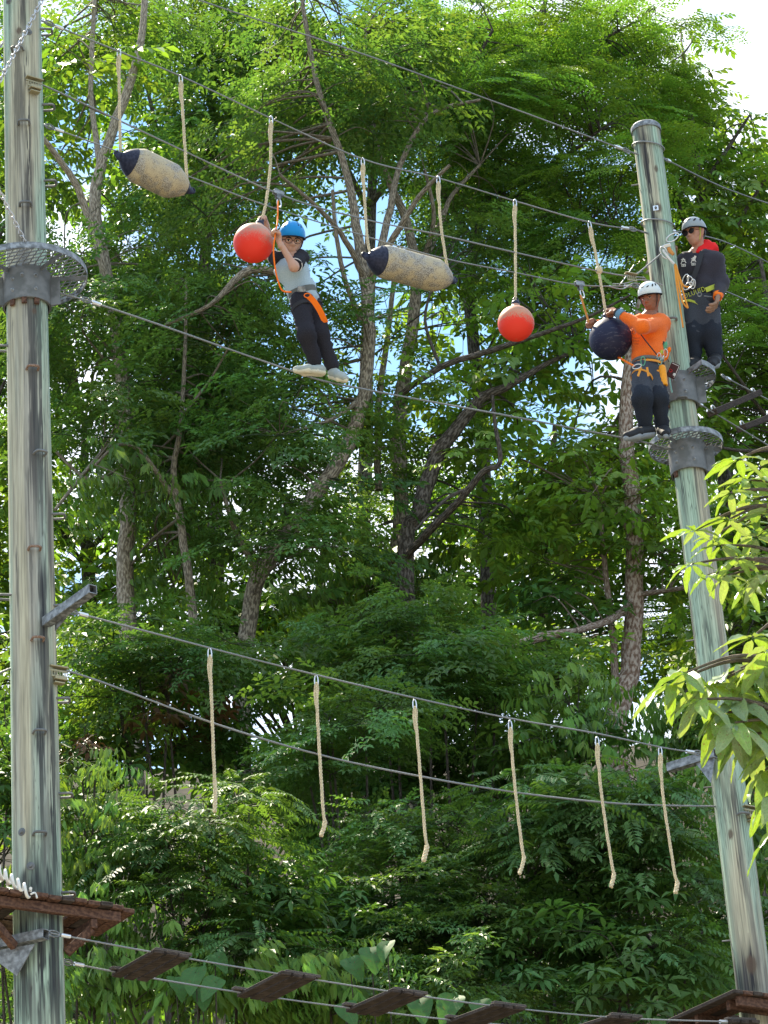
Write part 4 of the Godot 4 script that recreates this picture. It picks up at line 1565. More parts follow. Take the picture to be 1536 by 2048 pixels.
func ground_cover():
	# low ferns and seedlings that hide the soil of the bank: nobody could count them
	var base := Vector3(0, 8, -30)
	var p := Plant.new()
	p.node = thing("ground_cover", "low dark ferns and seedlings covering the soil of the bank", "ground cover", base)
	p.node.set_meta("kind", "stuff")
	p.wood = Geo.new()
	p.twigs = Geo.new()
	for i in 900:
		var d := rng.randf_range(25.6, 46.0)
		var x := rng.randf_range(-0.19, 0.19) * d
		var y := hill(x, -d) + rng.randf_range(0.05, 0.4)
		var kind: String = ["pinnate", "rosette", "droop", "fine"][rng.randi_range(0, 3)]
		var a := rng.randf() * TAU
		shoot(p, kind, Vector3(x, y, -d), Vector3(cos(a), rng.randf_range(-0.1, 0.4), sin(a)), Vector3(rng.randf_range(-0.4, 0.4), 1, rng.randf_range(0.0, 0.7)).normalized(), rng.randf_range(0.7, 1.2), TONE[kind])
	finish_plant(p, M.bark_dark)

func build_forest():
	leaf_mat("leaf_fine", 0.42, Color(1, 0.97, 0.6))
	leaf_mat("leaf_feather", 0.5, Color(1, 0.98, 0.6))
	leaf_mat("leaf_broad", 0.42, Color(1, 0.97, 0.6))
	leaf_mat("leaf_droop", 0.42, Color(1, 0.97, 0.6))
	leaf_mat("leaf_pinnate", 0.5, Color(1, 0.97, 0.6))
	leaf_mat("leaf_tiny", 0.42, Color(1, 0.97, 0.6))
	leaf_mat("leaf_rosette", 0.4, Color(1, 0.97, 0.6))
	bark_mat("bark_pale", lin(0.12, 0.095, 0.066), lin(0.34, 0.28, 0.20), 31)
	bark_mat("bark_spotted", lin(0.20, 0.16, 0.115), lin(0.46, 0.39, 0.30), 37)
	bark_mat("bark_dark", lin(0.05, 0.04, 0.03), lin(0.16, 0.135, 0.11), 33)
	bark_mat("bark_red", lin(0.17, 0.105, 0.072), lin(0.42, 0.34, 0.27), 35)
	# trees, left to right; limbs as [x, y, distance, width]
	tree("tall tree with a thick pale spotted trunk behind the first fender and reddish platform", [
		[[262, 1420, 36, 46], [252, 1150, 36, 40], [254, 930, 36, 38], [242, 720, 36, 34], [215, 560, 36, 30], [190, 400, 36, 27], [215, 290, 36, 24], [262, 160, 36, 20], [285, 60, 36, 16], [290, -60, 36, 14]],
		[[225, 600, 36, 22], [165, 400, 35.6, 18], [120, 320, 35.3, 15], [70, 260, 35, 10]], [[200, 330, 36, 16], [182, 180, 36.4, 12], [190, 0, 36.6, 10]], [[250, 880, 36, 14], [200, 910, 35.4, 11], [110, 1020, 34.6, 7]],
		[[255, 920, 36, 12], [180, 960, 36, 8], [90, 880, 36, 6]]], [
		[300, 800, 35, 240, 150, 2.2, 70, 0.5, 26, "fine"], [230, 560, 35.2, 170, 170, 2.0, 46, 0.5, 24, "fine"], [140, 180, 36, 90, 190, 2, 30, 0.5, 20, "broad"], [260, 60, 37, 130, 120, 2, 24, 0.5, 22, "fine"], [120, 620, 35, 100, 200, 2, 24, 0.5, 24, "fine"], [330, 900, 36.5, 170, 60, 1.0, 18, 0.5, 26, "fine"]], "bark_spotted")
	tree("slim forked tree with drooping leaves beside the thick pale trunk", [
		[[412, 1450, 34.5, 26], [388, 1260, 34.5, 22], [372, 1120, 34.5, 20], [352, 990, 34.5, 18], [348, 930, 34.5, 14], [362, 840, 34.5, 11], [370, 700, 34.5, 9], [372, 560, 34.5, 6]], [[352, 1000, 34.5, 13], [310, 940, 34.3, 11], [278, 900, 34.2, 9], [235, 890, 34, 7], [190, 930, 33.8, 6]], [[365, 830, 34.5, 8], [420, 760, 34.3, 6], [460, 690, 34, 4]]], [
		[250, 960, 33.5, 110, 60, 1, 20, 0.35, 14, "droop"], [340, 1070, 35.5, 130, 100, 0.8, 30, 0.35, 14, "droop"], [400, 900, 34, 110, 90, 1.4, 30, 0.4, 18, "fine"], [380, 700, 34.5, 110, 140, 1.4, 34, 0.45, 20, "fine"], [330, 1190, 35.5, 110, 60, 0.6, 12, 0.35, 12, "droop"]], "bark_pale")
	tree("leaning tree with a curved trunk, dark fine foliage round the boy", [
		[[480, 1440, 35, 42], [492, 1280, 35, 40], [520, 1150, 35, 38], [600, 1035, 35, 36], [690, 900, 35, 34], [722, 810, 35, 32], [738, 690, 35, 30], [730, 560, 35, 28], [712, 450, 35, 22], [690, 330, 35, 17], [640, 190, 35, 13], [610, 40, 35, 10], [600, -60, 35, 8]],
		[[732, 560, 35, 18], [690, 480, 34.6, 13], [640, 420, 34.3, 10], [560, 350, 34, 7]], [[735, 600, 35, 20], [775, 440, 35.2, 17], [800, 330, 35.4, 13], [860, 230, 35.6, 10], [960, 200, 35.8, 7]], [[720, 800, 35, 14], [660, 840, 34.6, 9], [560, 870, 34.2, 5]],
		[[520, 1150, 35, 16], [470, 1060, 34.6, 12], [440, 960, 34.4, 8]], [[735, 560, 35, 18], [790, 470, 34.6, 15], [840, 390, 34.4, 11], [900, 330, 34.2, 8]], [[722, 640, 35, 14], [690, 560, 34.7, 12], [672, 470, 34.5, 10], [665, 380, 34.4, 7]], [[600, 560, 34.6, 16], [500, 540, 34.2, 20], [420, 610, 34, 10], [330, 650, 34, 8]]], [
		[640, 620, 34, 150, 150, 1.8, 26, 0.45, 20, "fine"], [580, 840, 34, 180, 130, 1.8, 64, 0.48, 24, "fine"], [480, 640, 34, 130, 150, 1.6, 46, 0.45, 24, "fine"], [600, 250, 35, 160, 110, 2, 36, 0.48, 22, "fine"], [660, 100, 35, 160, 120, 2.2, 46, 0.5, 24, "fine"], [430, 420, 35, 110, 130, 1.8, 30, 0.48, 22, "fine"], [760, 250, 35, 120, 80, 2, 18, 0.45, 20, "fine"], [560, 1060, 33.5, 150, 60, 1.2, 24, 0.5, 26, "fine"], [460, 1000, 34, 90, 90, 1.2, 16, 0.4, 18, "droop"]], "bark_pale")
	tree("straight tall tree with mottled trunk behind the foot cable, hung with long light leaves", [
		[[792, 1260, 37, 40], [800, 1040, 37, 36], [798, 840, 37, 34], [818, 700, 37, 30], [832, 560, 37, 26], [812, 440, 37, 20], [765, 330, 37, 14], [740, 200, 37, 10], [730, 60, 37, 8]], [[830, 570, 37, 18], [880, 450, 37.3, 14], [905, 390, 37.4, 10], [960, 330, 37.6, 7]], [[838, 540, 37, 13], [868, 440, 36.6, 10], [850, 340, 36.4, 7]], [[758, 980, 36.6, 18], [756, 820, 36.6, 16], [776, 660, 36.6, 13], [790, 540, 36.6, 10]]], [
		[720, 1120, 36, 130, 90, 1, 60, 0.36, 14, "droop"], [790, 1200, 36, 100, 90, 1, 40, 0.36, 14, "droop"], [640, 1230, 35.5, 90, 90, 1, 20, 0.34, 12, "droop"], [880, 290, 37, 130, 70, 1.6, 22, 0.45, 20, "fine"], [820, 180, 37, 140, 130, 2, 44, 0.48, 22, "fine"], [930, 430, 37, 110, 80, 1.5, 18, 0.42, 18, "fine"], [760, 860, 36, 70, 70, 1, 10, 0.35, 12, "fine"], [860, 60, 37, 110, 90, 1.6, 24, 0.45, 20, "fine"]], "bark_pale")
	tree("dark-boughed broad-leaved tree behind the free-hanging red ball", [
		[[812, 1180, 35.5, 40], [835, 1030, 35.5, 38], [872, 915, 35.5, 36], [905, 868, 35.5, 32], [958, 800, 35.5, 26], [1010, 775, 35.5, 20], [1080, 735, 35.6, 13], [1150, 700, 35.8, 8]], [[800, 790, 35.2, 14], [880, 735, 35, 15], [985, 700, 34.8, 14], [1090, 665, 34.6, 11], [1180, 632, 34.5, 8], [1260, 590, 34.4, 5]], [[812, 1115, 35.4, 18], [852, 1068, 35, 19], [915, 1005, 34.6, 17], [965, 945, 34.3, 15], [1000, 925, 34.2, 12], [990, 850, 34.1, 9], [985, 790, 34, 6]],
		[[880, 735, 35, 9], [850, 640, 35, 7], [870, 560, 35, 5]], [[930, 980, 34.5, 9], [890, 1000, 34.4, 8], [830, 1060, 34.2, 5]]], [
		[900, 760, 35, 150, 90, 1.5, 28, 0.42, 12, "broad"], [1080, 760, 35, 150, 80, 1.6, 24, 0.42, 12, "broad"], [1000, 600, 35.5, 130, 90, 1.6, 22, 0.42, 12, "broad"], [960, 880, 35.5, 120, 80, 1.4, 22, 0.4, 10, "broad"], [960, 1060, 34.8, 120, 60, 1.2, 26, 0.4, 12, "broad"], [880, 930, 36, 70, 60, 1.0, 10, 0.35, 12, "fine"], [940, 500, 36, 110, 60, 1.4, 24, 0.42, 18, "fine"], [1120, 620, 35, 120, 60, 1.5, 22, 0.42, 14, "broad"]], "bark_dark")
	tree("tall feathery-leaved tree whose crown reaches from the central trunks to the capped pole", [
		[[985, 1500, 40, 40], [975, 1100, 40, 36], [960, 800, 40, 32], [940, 560, 40, 26], [985, 350, 40, 20], [1040, 200, 40, 16], [1080, 60, 40, 12], [1100, -60, 40, 8]], [[960, 500, 40, 14], [860, 330, 39, 11], [900, 220, 38.5, 9], [985, 60, 38, 7]], [[985, 350, 40, 14], [1100, 330, 39, 10], [1200, 260, 38.6, 7]], [[985, 380, 40, 12], [1130, 430, 39, 9], [1240, 450, 38.6, 6]], [[1040, 200, 40, 10], [1150, 110, 39.4, 8], [1280, 40, 39, 6]]], [
		[1080, 170, 37.5, 170, 110, 1.6, 70, 0.52, 22, "feather"], [1200, 330, 37.6, 130, 100, 1.6, 50, 0.5, 22, "feather"], [1130, 60, 39, 220, 80, 2, 60, 0.5, 20, "feather"], [1040, 330, 38.5, 160, 100, 1.8, 44, 0.5, 22, "feather"], [1120, 480, 38, 170, 70, 1.8, 42, 0.48, 20, "feather"], [950, 120, 39, 110, 120, 2, 40, 0.5, 20, "feather"], [1265, 210, 39.5, 80, 140, 1.6, 44, 0.5, 20, "feather"], [1200, 560, 38, 110, 60, 1.6, 30, 0.46, 18, "feather"], [930, 330, 39, 90, 90, 1.6, 26, 0.48, 20, "feather"], [1295, 70, 40, 35, 70, 1.4, 16, 0.5, 20, "feather"]], "bark_dark")
	tree("twin-stemmed tree with reddish flaking trunk behind the capped pole", [
		[[1238, 1500, 36, 52], [1258, 1350, 36, 48], [1268, 1200, 36, 44], [1266, 1020, 36, 40], [1252, 880, 36, 36], [1256, 760, 36, 30], [1275, 640, 36, 22], [1300, 520, 36, 14]], [[1232, 1440, 36, 20], [1230, 1330, 36, 18], [1220, 1220, 36, 16], [1208, 1120, 36, 13], [1200, 1000, 36, 9]], [[1150, 1262, 34.8, 14], [1080, 1275, 34.5, 22], [985, 1300, 34, 24]], [[1268, 1200, 36, 16], [1220, 1240, 35.4, 18], [1150, 1262, 34.8, 15]], [[1275, 1190, 36, 14], [1340, 1180, 35.6, 11], [1430, 1170, 35, 7]], [[1270, 1080, 36, 12], [1240, 1040, 35.6, 10], [1200, 1000, 35.3, 8]]], [
		[1140, 900, 35, 170, 90, 1.6, 32, 0.44, 13, "broad"], [1240, 1010, 34.6, 130, 90, 1.4, 26, 0.44, 13, "broad"], [1100, 1040, 36.5, 150, 90, 1.6, 26, 0.44, 12, "broad"], [1320, 860, 35.5, 80, 90, 1.4, 22, 0.42, 12, "broad"], [1330, 1080, 34.8, 90, 80, 1.2, 26, 0.42, 14, "broad"], [1180, 1150, 35, 160, 50, 1.2, 18, 0.42, 13, "broad"], [1120, 1210, 34.5, 80, 60, 0.8, 20, 0.4, 14, "rosette"], [1400, 1140, 35, 90, 60, 1.4, 22, 0.42, 14, "broad"]], "bark_red")
	tree("broad-leaved tree against the bright sky behind the black-shirted instructor", [
		[[1480, 1500, 41, 44], [1460, 1100, 41, 40], [1440, 800, 41, 36], [1420, 560, 41, 28], [1400, 380, 41, 20], [1380, 220, 41, 14], [1365, 110, 41, 9]], [[1420, 560, 41, 14], [1480, 440, 40.6, 10], [1530, 360, 40.4, 7]], [[1400, 380, 41, 12], [1460, 290, 41, 9], [1500, 230, 41, 5]], [[1430, 640, 41, 14], [1380, 480, 40, 10], [1350, 380, 39.6, 7]]], [
		[1400, 350, 40, 90, 130, 1.6, 50, 0.46, 14, "broad"], [1470, 420, 40, 90, 110, 1.6, 46, 0.46, 14, "broad"], [1345, 215, 40.5, 45, 90, 1.4, 26, 0.44, 13, "broad"], [1440, 285, 41, 45, 60, 1.2, 16, 0.42, 11, "broad"], [1510, 385, 41, 45, 45, 1.2, 12, 0.4, 11, "broad"], [1500, 560, 40, 80, 80, 1.4, 30, 0.46, 14, "broad"], [1375, 60, 41.5, 22, 40, 1, 5, 0.4, 10, "broad"], [1360, 500, 39.5, 60, 70, 1.2, 22, 0.44, 14, "broad"]], "bark_dark")
	tree("feathery bright-leaved tree beside the far bridge", [
		[[1570, 1500, 37, 30], [1560, 1100, 37, 26], [1550, 820, 37, 20], [1540, 640, 37, 14], [1520, 520, 37, 8]], [[1550, 860, 37, 10], [1480, 760, 36.4, 8], [1430, 690, 36, 5]], [[1550, 900, 37, 10], [1470, 900, 36.2, 8], [1380, 880, 35.8, 5]]], [
		[1490, 620, 36.2, 70, 60, 1.2, 36, 0.46, 20, "feather"], [1500, 710, 36, 70, 50, 1.2, 36, 0.46, 20, "feather"], [1470, 800, 36.5, 80, 60, 1.2, 24, 0.42, 12, "broad"], [1500, 890, 36.5, 70, 60, 1.2, 20, 0.42, 12, "broad"], [1440, 640, 36.8, 40, 60, 1, 14, 0.4, 18, "feather"], [1400, 860, 36, 60, 60, 1.2, 18, 0.42, 12, "broad"]], "bark_dark")
	tree("sunlit tree far behind the first fender and its ropes", [
		[[440, 1500, 44, 40], [430, 1000, 44, 36], [410, 600, 44, 30], [420, 300, 44, 20], [430, 100, 44, 12]], [[415, 500, 44, 16], [330, 320, 43.6, 12], [290, 150, 43, 8]], [[415, 450, 44, 16], [520, 250, 43.6, 12], [560, 80, 43, 8]]], [
		[420, 120, 42.5, 170, 130, 2, 60, 0.55, 22, "fine"], [360, 260, 43, 170, 100, 2, 56, 0.55, 20, "broad"], [520, 130, 43, 130, 140, 2, 50, 0.55, 22, "fine"], [300, 420, 43, 150, 120, 2, 40, 0.55, 16, "broad"], [400, 560, 44, 170, 130, 2, 30, 0.5, 18, "fine"], [480, 350, 43.5, 120, 90, 2, 24, 0.5, 18, "fine"], [300, 20, 43, 130, 60, 2, 24, 0.5, 20, "fine"]], "bark_dark")
	tree("sunlit tree far behind the dark tangle of central trunks", [
		[[720, 1500, 48, 40], [730, 900, 48, 34], [740, 500, 48, 26], [750, 200, 48, 16], [750, 60, 48, 10]], [[735, 420, 48, 16], [860, 240, 47, 10]], [[735, 420, 48, 16], [640, 220, 47, 10]]], [
		[760, 130, 46, 200, 140, 2, 54, 0.6, 20, "fine"], [830, 960, 47, 150, 110, 1.6, 26, 0.5, 14, "broad"], [900, 180, 46, 110, 150, 2, 40, 0.6, 20, "fine"], [660, 230, 47, 130, 60, 2, 16, 0.55, 18, "fine"], [860, 400, 47, 90, 60, 2, 14, 0.5, 16, "fine"], [900, 620, 47, 110, 60, 2, 14, 0.5, 12, "broad"]], "bark_dark")
	tree("yellow-green tree glowing far behind the foot of the twin-stemmed tree", [
		[[1080, 1500, 46, 36], [1090, 1200, 46, 30], [1100, 1000, 46, 22], [1110, 850, 46, 12]], [[1095, 1150, 46, 14], [1180, 1040, 45.6, 9]], [[1095, 1150, 46, 14], [1010, 1060, 45.6, 9]]], [
		[1080, 1090, 44, 170, 90, 1.6, 60, 0.5, 14, "broad"], [1180, 960, 45, 140, 100, 1.6, 46, 0.5, 13, "broad"], [980, 1000, 45.5, 100, 60, 1.6, 20, 0.5, 12, "broad"], [1000, 1180, 44, 150, 70, 1.6, 36, 0.5, 14, "broad"], [1330, 980, 45, 110, 120, 1.6, 36, 0.5, 13, "broad"], [1400, 1240, 44, 130, 80, 1.6, 40, 0.5, 16, "feather"]], "bark_dark")
	tree("dark tree filling the gap low behind the slim forked tree", [
		[[200, 1500, 45, 40], [180, 1200, 45, 34], [170, 1000, 45, 26], [170, 850, 45, 14]], [[180, 1100, 45, 14], [290, 980, 44.6, 9]], [[180, 1150, 45, 14], [80, 1000, 44.6, 9]]], [
		[200, 1060, 43, 200, 90, 1.6, 46, 0.5, 16, "broad"], [420, 1120, 43, 150, 110, 1.6, 50, 0.5, 18, "broad"], [60, 1000, 43, 80, 250, 1.6, 36, 0.5, 16, "broad"], [200, 1240, 42, 240, 90, 1.6, 60, 0.5, 18, "broad"], [40, 250, 42, 70, 250, 1.6, 36, 0.5, 16, "broad"], [60, 660, 42, 70, 160, 1.6, 18, 0.5, 16, "fine"], [330, 720, 44, 230, 150, 1.6, 36, 0.5, 16, "fine"]], "bark_dark")
	tree("dark tree behind the capped pole's lower half, past the saplings", [
		[[1590, 1700, 40, 40], [1580, 1350, 40, 34], [1560, 1100, 40, 26], [1550, 920, 40, 14]], [[1570, 1250, 40, 14], [1480, 1120, 39.6, 8]], [[1570, 1350, 40, 14], [1470, 1280, 39.6, 8]]], [
		[1500, 1080, 39.5, 80, 90, 1.4, 40, 0.5, 14, "broad"], [1500, 1260, 39, 90, 90, 1.4, 46, 0.5, 14, "broad"], [1540, 1420, 38, 80, 110, 1.4, 40, 0.5, 14, "broad"], [1530, 950, 40, 60, 60, 1.4, 20, 0.5, 14, "broad"]], "bark_dark")
	tree("dark tree on the far side of the chained pole", [
		[[-70, 1700, 39, 40], [-60, 1200, 39, 34], [-40, 700, 39, 28], [-30, 300, 39, 18], [-20, 40, 39, 9]], [[-50, 900, 39, 12], [10, 760, 38.6, 7]], [[-50, 600, 39, 12], [20, 420, 38.6, 7]]], [
		[-10, 180, 38.5, 60, 220, 1.4, 60, 0.5, 14, "broad"], [-10, 600, 38.5, 60, 240, 1.4, 60, 0.5, 14, "fine"], [-10, 1050, 38, 60, 260, 1.4, 70, 0.5, 14, "broad"], [-10, 1500, 36, 60, 260, 1.4, 80, 0.5, 14, "broad"], [60, 1330, 39, 80, 90, 1.4, 24, 0.5, 14, "broad"]], "bark_dark")
	tree("dark tree low behind the leaning trunk's foot", [
		[[620, 1600, 45, 40], [630, 1350, 45, 34], [640, 1200, 45, 26], [650, 1080, 45, 14]], [[630, 1250, 45, 14], [740, 1150, 44.6, 9]], [[630, 1250, 45, 14], [520, 1150, 44.6, 9]]], [
		[560, 1230, 42, 200, 80, 1.6, 64, 0.5, 18, "broad"], [900, 1240, 42, 200, 80, 1.6, 64, 0.5, 18, "broad"], [860, 1120, 43, 110, 60, 1.4, 20, 0.5, 14, "broad"], [600, 1010, 43.5, 170, 110, 1.4, 34, 0.5, 14, "fine"], [620, 1340, 40, 260, 70, 1.6, 70, 0.5, 18, "broad"], [1200, 1320, 41, 240, 90, 1.6, 70, 0.5, 18, "broad"]], "bark_dark")
	thin = 0.62
	setback = 0.0
	undergrowth()
	ground_cover()

func undergrowth():
	shrub("wide shrub with flat layers of bluish fine leaves below the tubular bracket", 330, 1520, 33, 5, [[330, 1300, 33, 190, 50, 1, 40, 0.45, 24, "fine"], [230, 1360, 33.5, 140, 60, 1, 24, 0.45, 22, "fine"]])
	shrub("shrub with layered bluish fine leaves in the middle of the bank", 850, 1520, 33, 6, [[860, 1330, 32.5, 210, 90, 1, 60, 0.45, 24, "fine"], [960, 1400, 33, 160, 60, 1, 30, 0.42, 22, "fine"], [780, 1240, 33, 120, 70, 1, 26, 0.42, 22, "fine"]])
	shrub("bright green feathery shrub behind the second hanging rope", 690, 1620, 31, 5, [[700, 1430, 30.5, 120, 60, 1.0, 30, 0.36, 18, "fine"], [630, 1500, 30.8, 120, 55, 1.0, 26, 0.36, 18, "fine"]])
	shrub("shrub with big ladder-like leaves beside the chained pole's foot", 330, 1960, 28.5, 7, [[390, 1660, 28, 130, 90, 0.8, 46, 0.32, 12, "pinnate"], [340, 1760, 28, 150, 80, 0.8, 46, 0.32, 12, "pinnate"], [480, 1600, 28.4, 70, 60, 0.6, 12, 0.3, 10, "pinnate"], [210, 1640, 28.6, 80, 70, 0.6, 22, 0.3, 10, "pinnate"]])
	shrub("narrow-leaved shrub between the chained pole and the ladder-leaved shrub", 180, 1900, 28, 4, [[170, 1560, 28, 60, 60, 0.6, 16, 0.28, 9, "droop"], [180, 1700, 28, 70, 90, 0.6, 26, 0.28, 10, "droop"], [150, 1830, 27.6, 60, 80, 0.6, 20, 0.28, 10, "droop"]])
	shrub("shrub of tiny glossy leaves behind the third hanging rope", 830, 1880, 30, 6, [[850, 1640, 29.6, 120, 70, 0.8, 44, 0.32, 16, "tiny"], [760, 1700, 29.8, 110, 60, 0.8, 36, 0.32, 16, "tiny"], [930, 1720, 29.6, 90, 60, 0.8, 30, 0.32, 16, "tiny"]])
	shrub("shrub with rounded ladder leaves behind the ropes next to the capped pole's bracket", 1200, 1960, 29.5, 8, [[1150, 1590, 29, 130, 60, 0.8, 46, 0.34, 12, "pinnate"], [1270, 1640, 29, 130, 80, 0.8, 50, 0.34, 12, "pinnate"], [1080, 1680, 29, 110, 80, 0.8, 40, 0.34, 12, "pinnate"], [1330, 1740, 29, 100, 70, 0.8, 30, 0.34, 12, "pinnate"], [1180, 1760, 29.2, 150, 60, 0.8, 40, 0.34, 12, "pinnate"]])
	shrub("dark low shrub under the shrub with rounded ladder leaves", 1180, 2030, 28.5, 6, [[1150, 1850, 28.5, 170, 70, 0.8, 46, 0.34, 12, "rosette"], [1330, 1880, 28.5, 120, 80, 0.8, 40, 0.34, 12, "pinnate"], [1250, 1970, 28, 200, 60, 0.8, 40, 0.34, 12, "rosette"]])
	shrub("leafy shrub with lance-shaped leaves at the foot of the twin-stemmed tree", 1330, 1760, 32, 6, [[1150, 1430, 32, 80, 70, 0.8, 24, 0.36, 12, "droop"], [1380, 1430, 32.5, 70, 100, 0.8, 34, 0.36, 12, "droop"], [1100, 1480, 32, 120, 60, 0.8, 30, 0.36, 12, "rosette"], [1290, 1560, 31, 90, 40, 0.8, 16, 0.34, 12, "droop"]])
	shrub("dark leafy shrub in the shade behind the bridge's first treads", 560, 2030, 28.5, 7, [[560, 1820, 28.6, 160, 90, 0.8, 56, 0.34, 12, "rosette"], [440, 1900, 28, 160, 70, 0.8, 40, 0.34, 11, "pinnate"], [600, 1960, 27.8, 200, 60, 0.8, 50, 0.34, 11, "droop"], [250, 1950, 27.6, 140, 70, 0.8, 36, 0.32, 11, "droop"]])
	shrub("dark fine-leaved shrub behind the middle bridge treads", 880, 2040, 28.5, 7, [[800, 1830, 29, 120, 90, 0.8, 46, 0.36, 20, "fine"], [940, 1850, 28.8, 130, 90, 0.8, 46, 0.36, 20, "fine"], [860, 1960, 28.2, 190, 60, 0.8, 46, 0.36, 16, "fine"]])
	shrub("brown withered shrub in the shade behind the chained pole", 270, 1760, 33, 3, [[250, 1440, 33, 170, 90, 1, 12, 0.36, 11, "rosette", "withered"]])
	shrub("dark broad-leaved shrub tangled with the brown withered shrub", 300, 1760, 33.6, 4, [[240, 1430, 33.5, 170, 90, 1, 26, 0.4, 11, "broad"], [200, 1540, 33.5, 140, 70, 1, 24, 0.4, 11, "rosette"], [420, 1500, 34, 120, 90, 1, 30, 0.42, 14, "rosette"]])
	shrub("dark mass of rosette-leaved shrub in the middle of the bank", 700, 1780, 34, 6, [[560, 1560, 34, 140, 80, 1, 36, 0.42, 14, "rosette"], [800, 1530, 34, 160, 80, 1, 46, 0.42, 14, "rosette"], [980, 1560, 34, 140, 80, 1, 40, 0.42, 14, "rosette"], [680, 1660, 33, 140, 60, 1, 30, 0.4, 14, "rosette"]])
	shrub("light green shrub beyond the capped pole's foot", 1500, 1960, 31, 5, [[1500, 1640, 31, 60, 120, 0.8, 30, 0.36, 12, "droop"], [1500, 1820, 30.5, 60, 100, 0.8, 26, 0.36, 12, "rosette"], [1470, 1480, 32, 80, 100, 0.8, 30, 0.38, 12, "rosette"], [1420, 1950, 30, 90, 60, 0.8, 20, 0.34, 12, "pinnate"]])
	shrub("dark shrub on the far side of the chained pole", 30, 1980, 29, 4, [[10, 1500, 30, 40, 200, 0.8, 26, 0.36, 12, "rosette"], [10, 1850, 28.6, 40, 150, 0.8, 24, 0.34, 11, "pinnate"]])

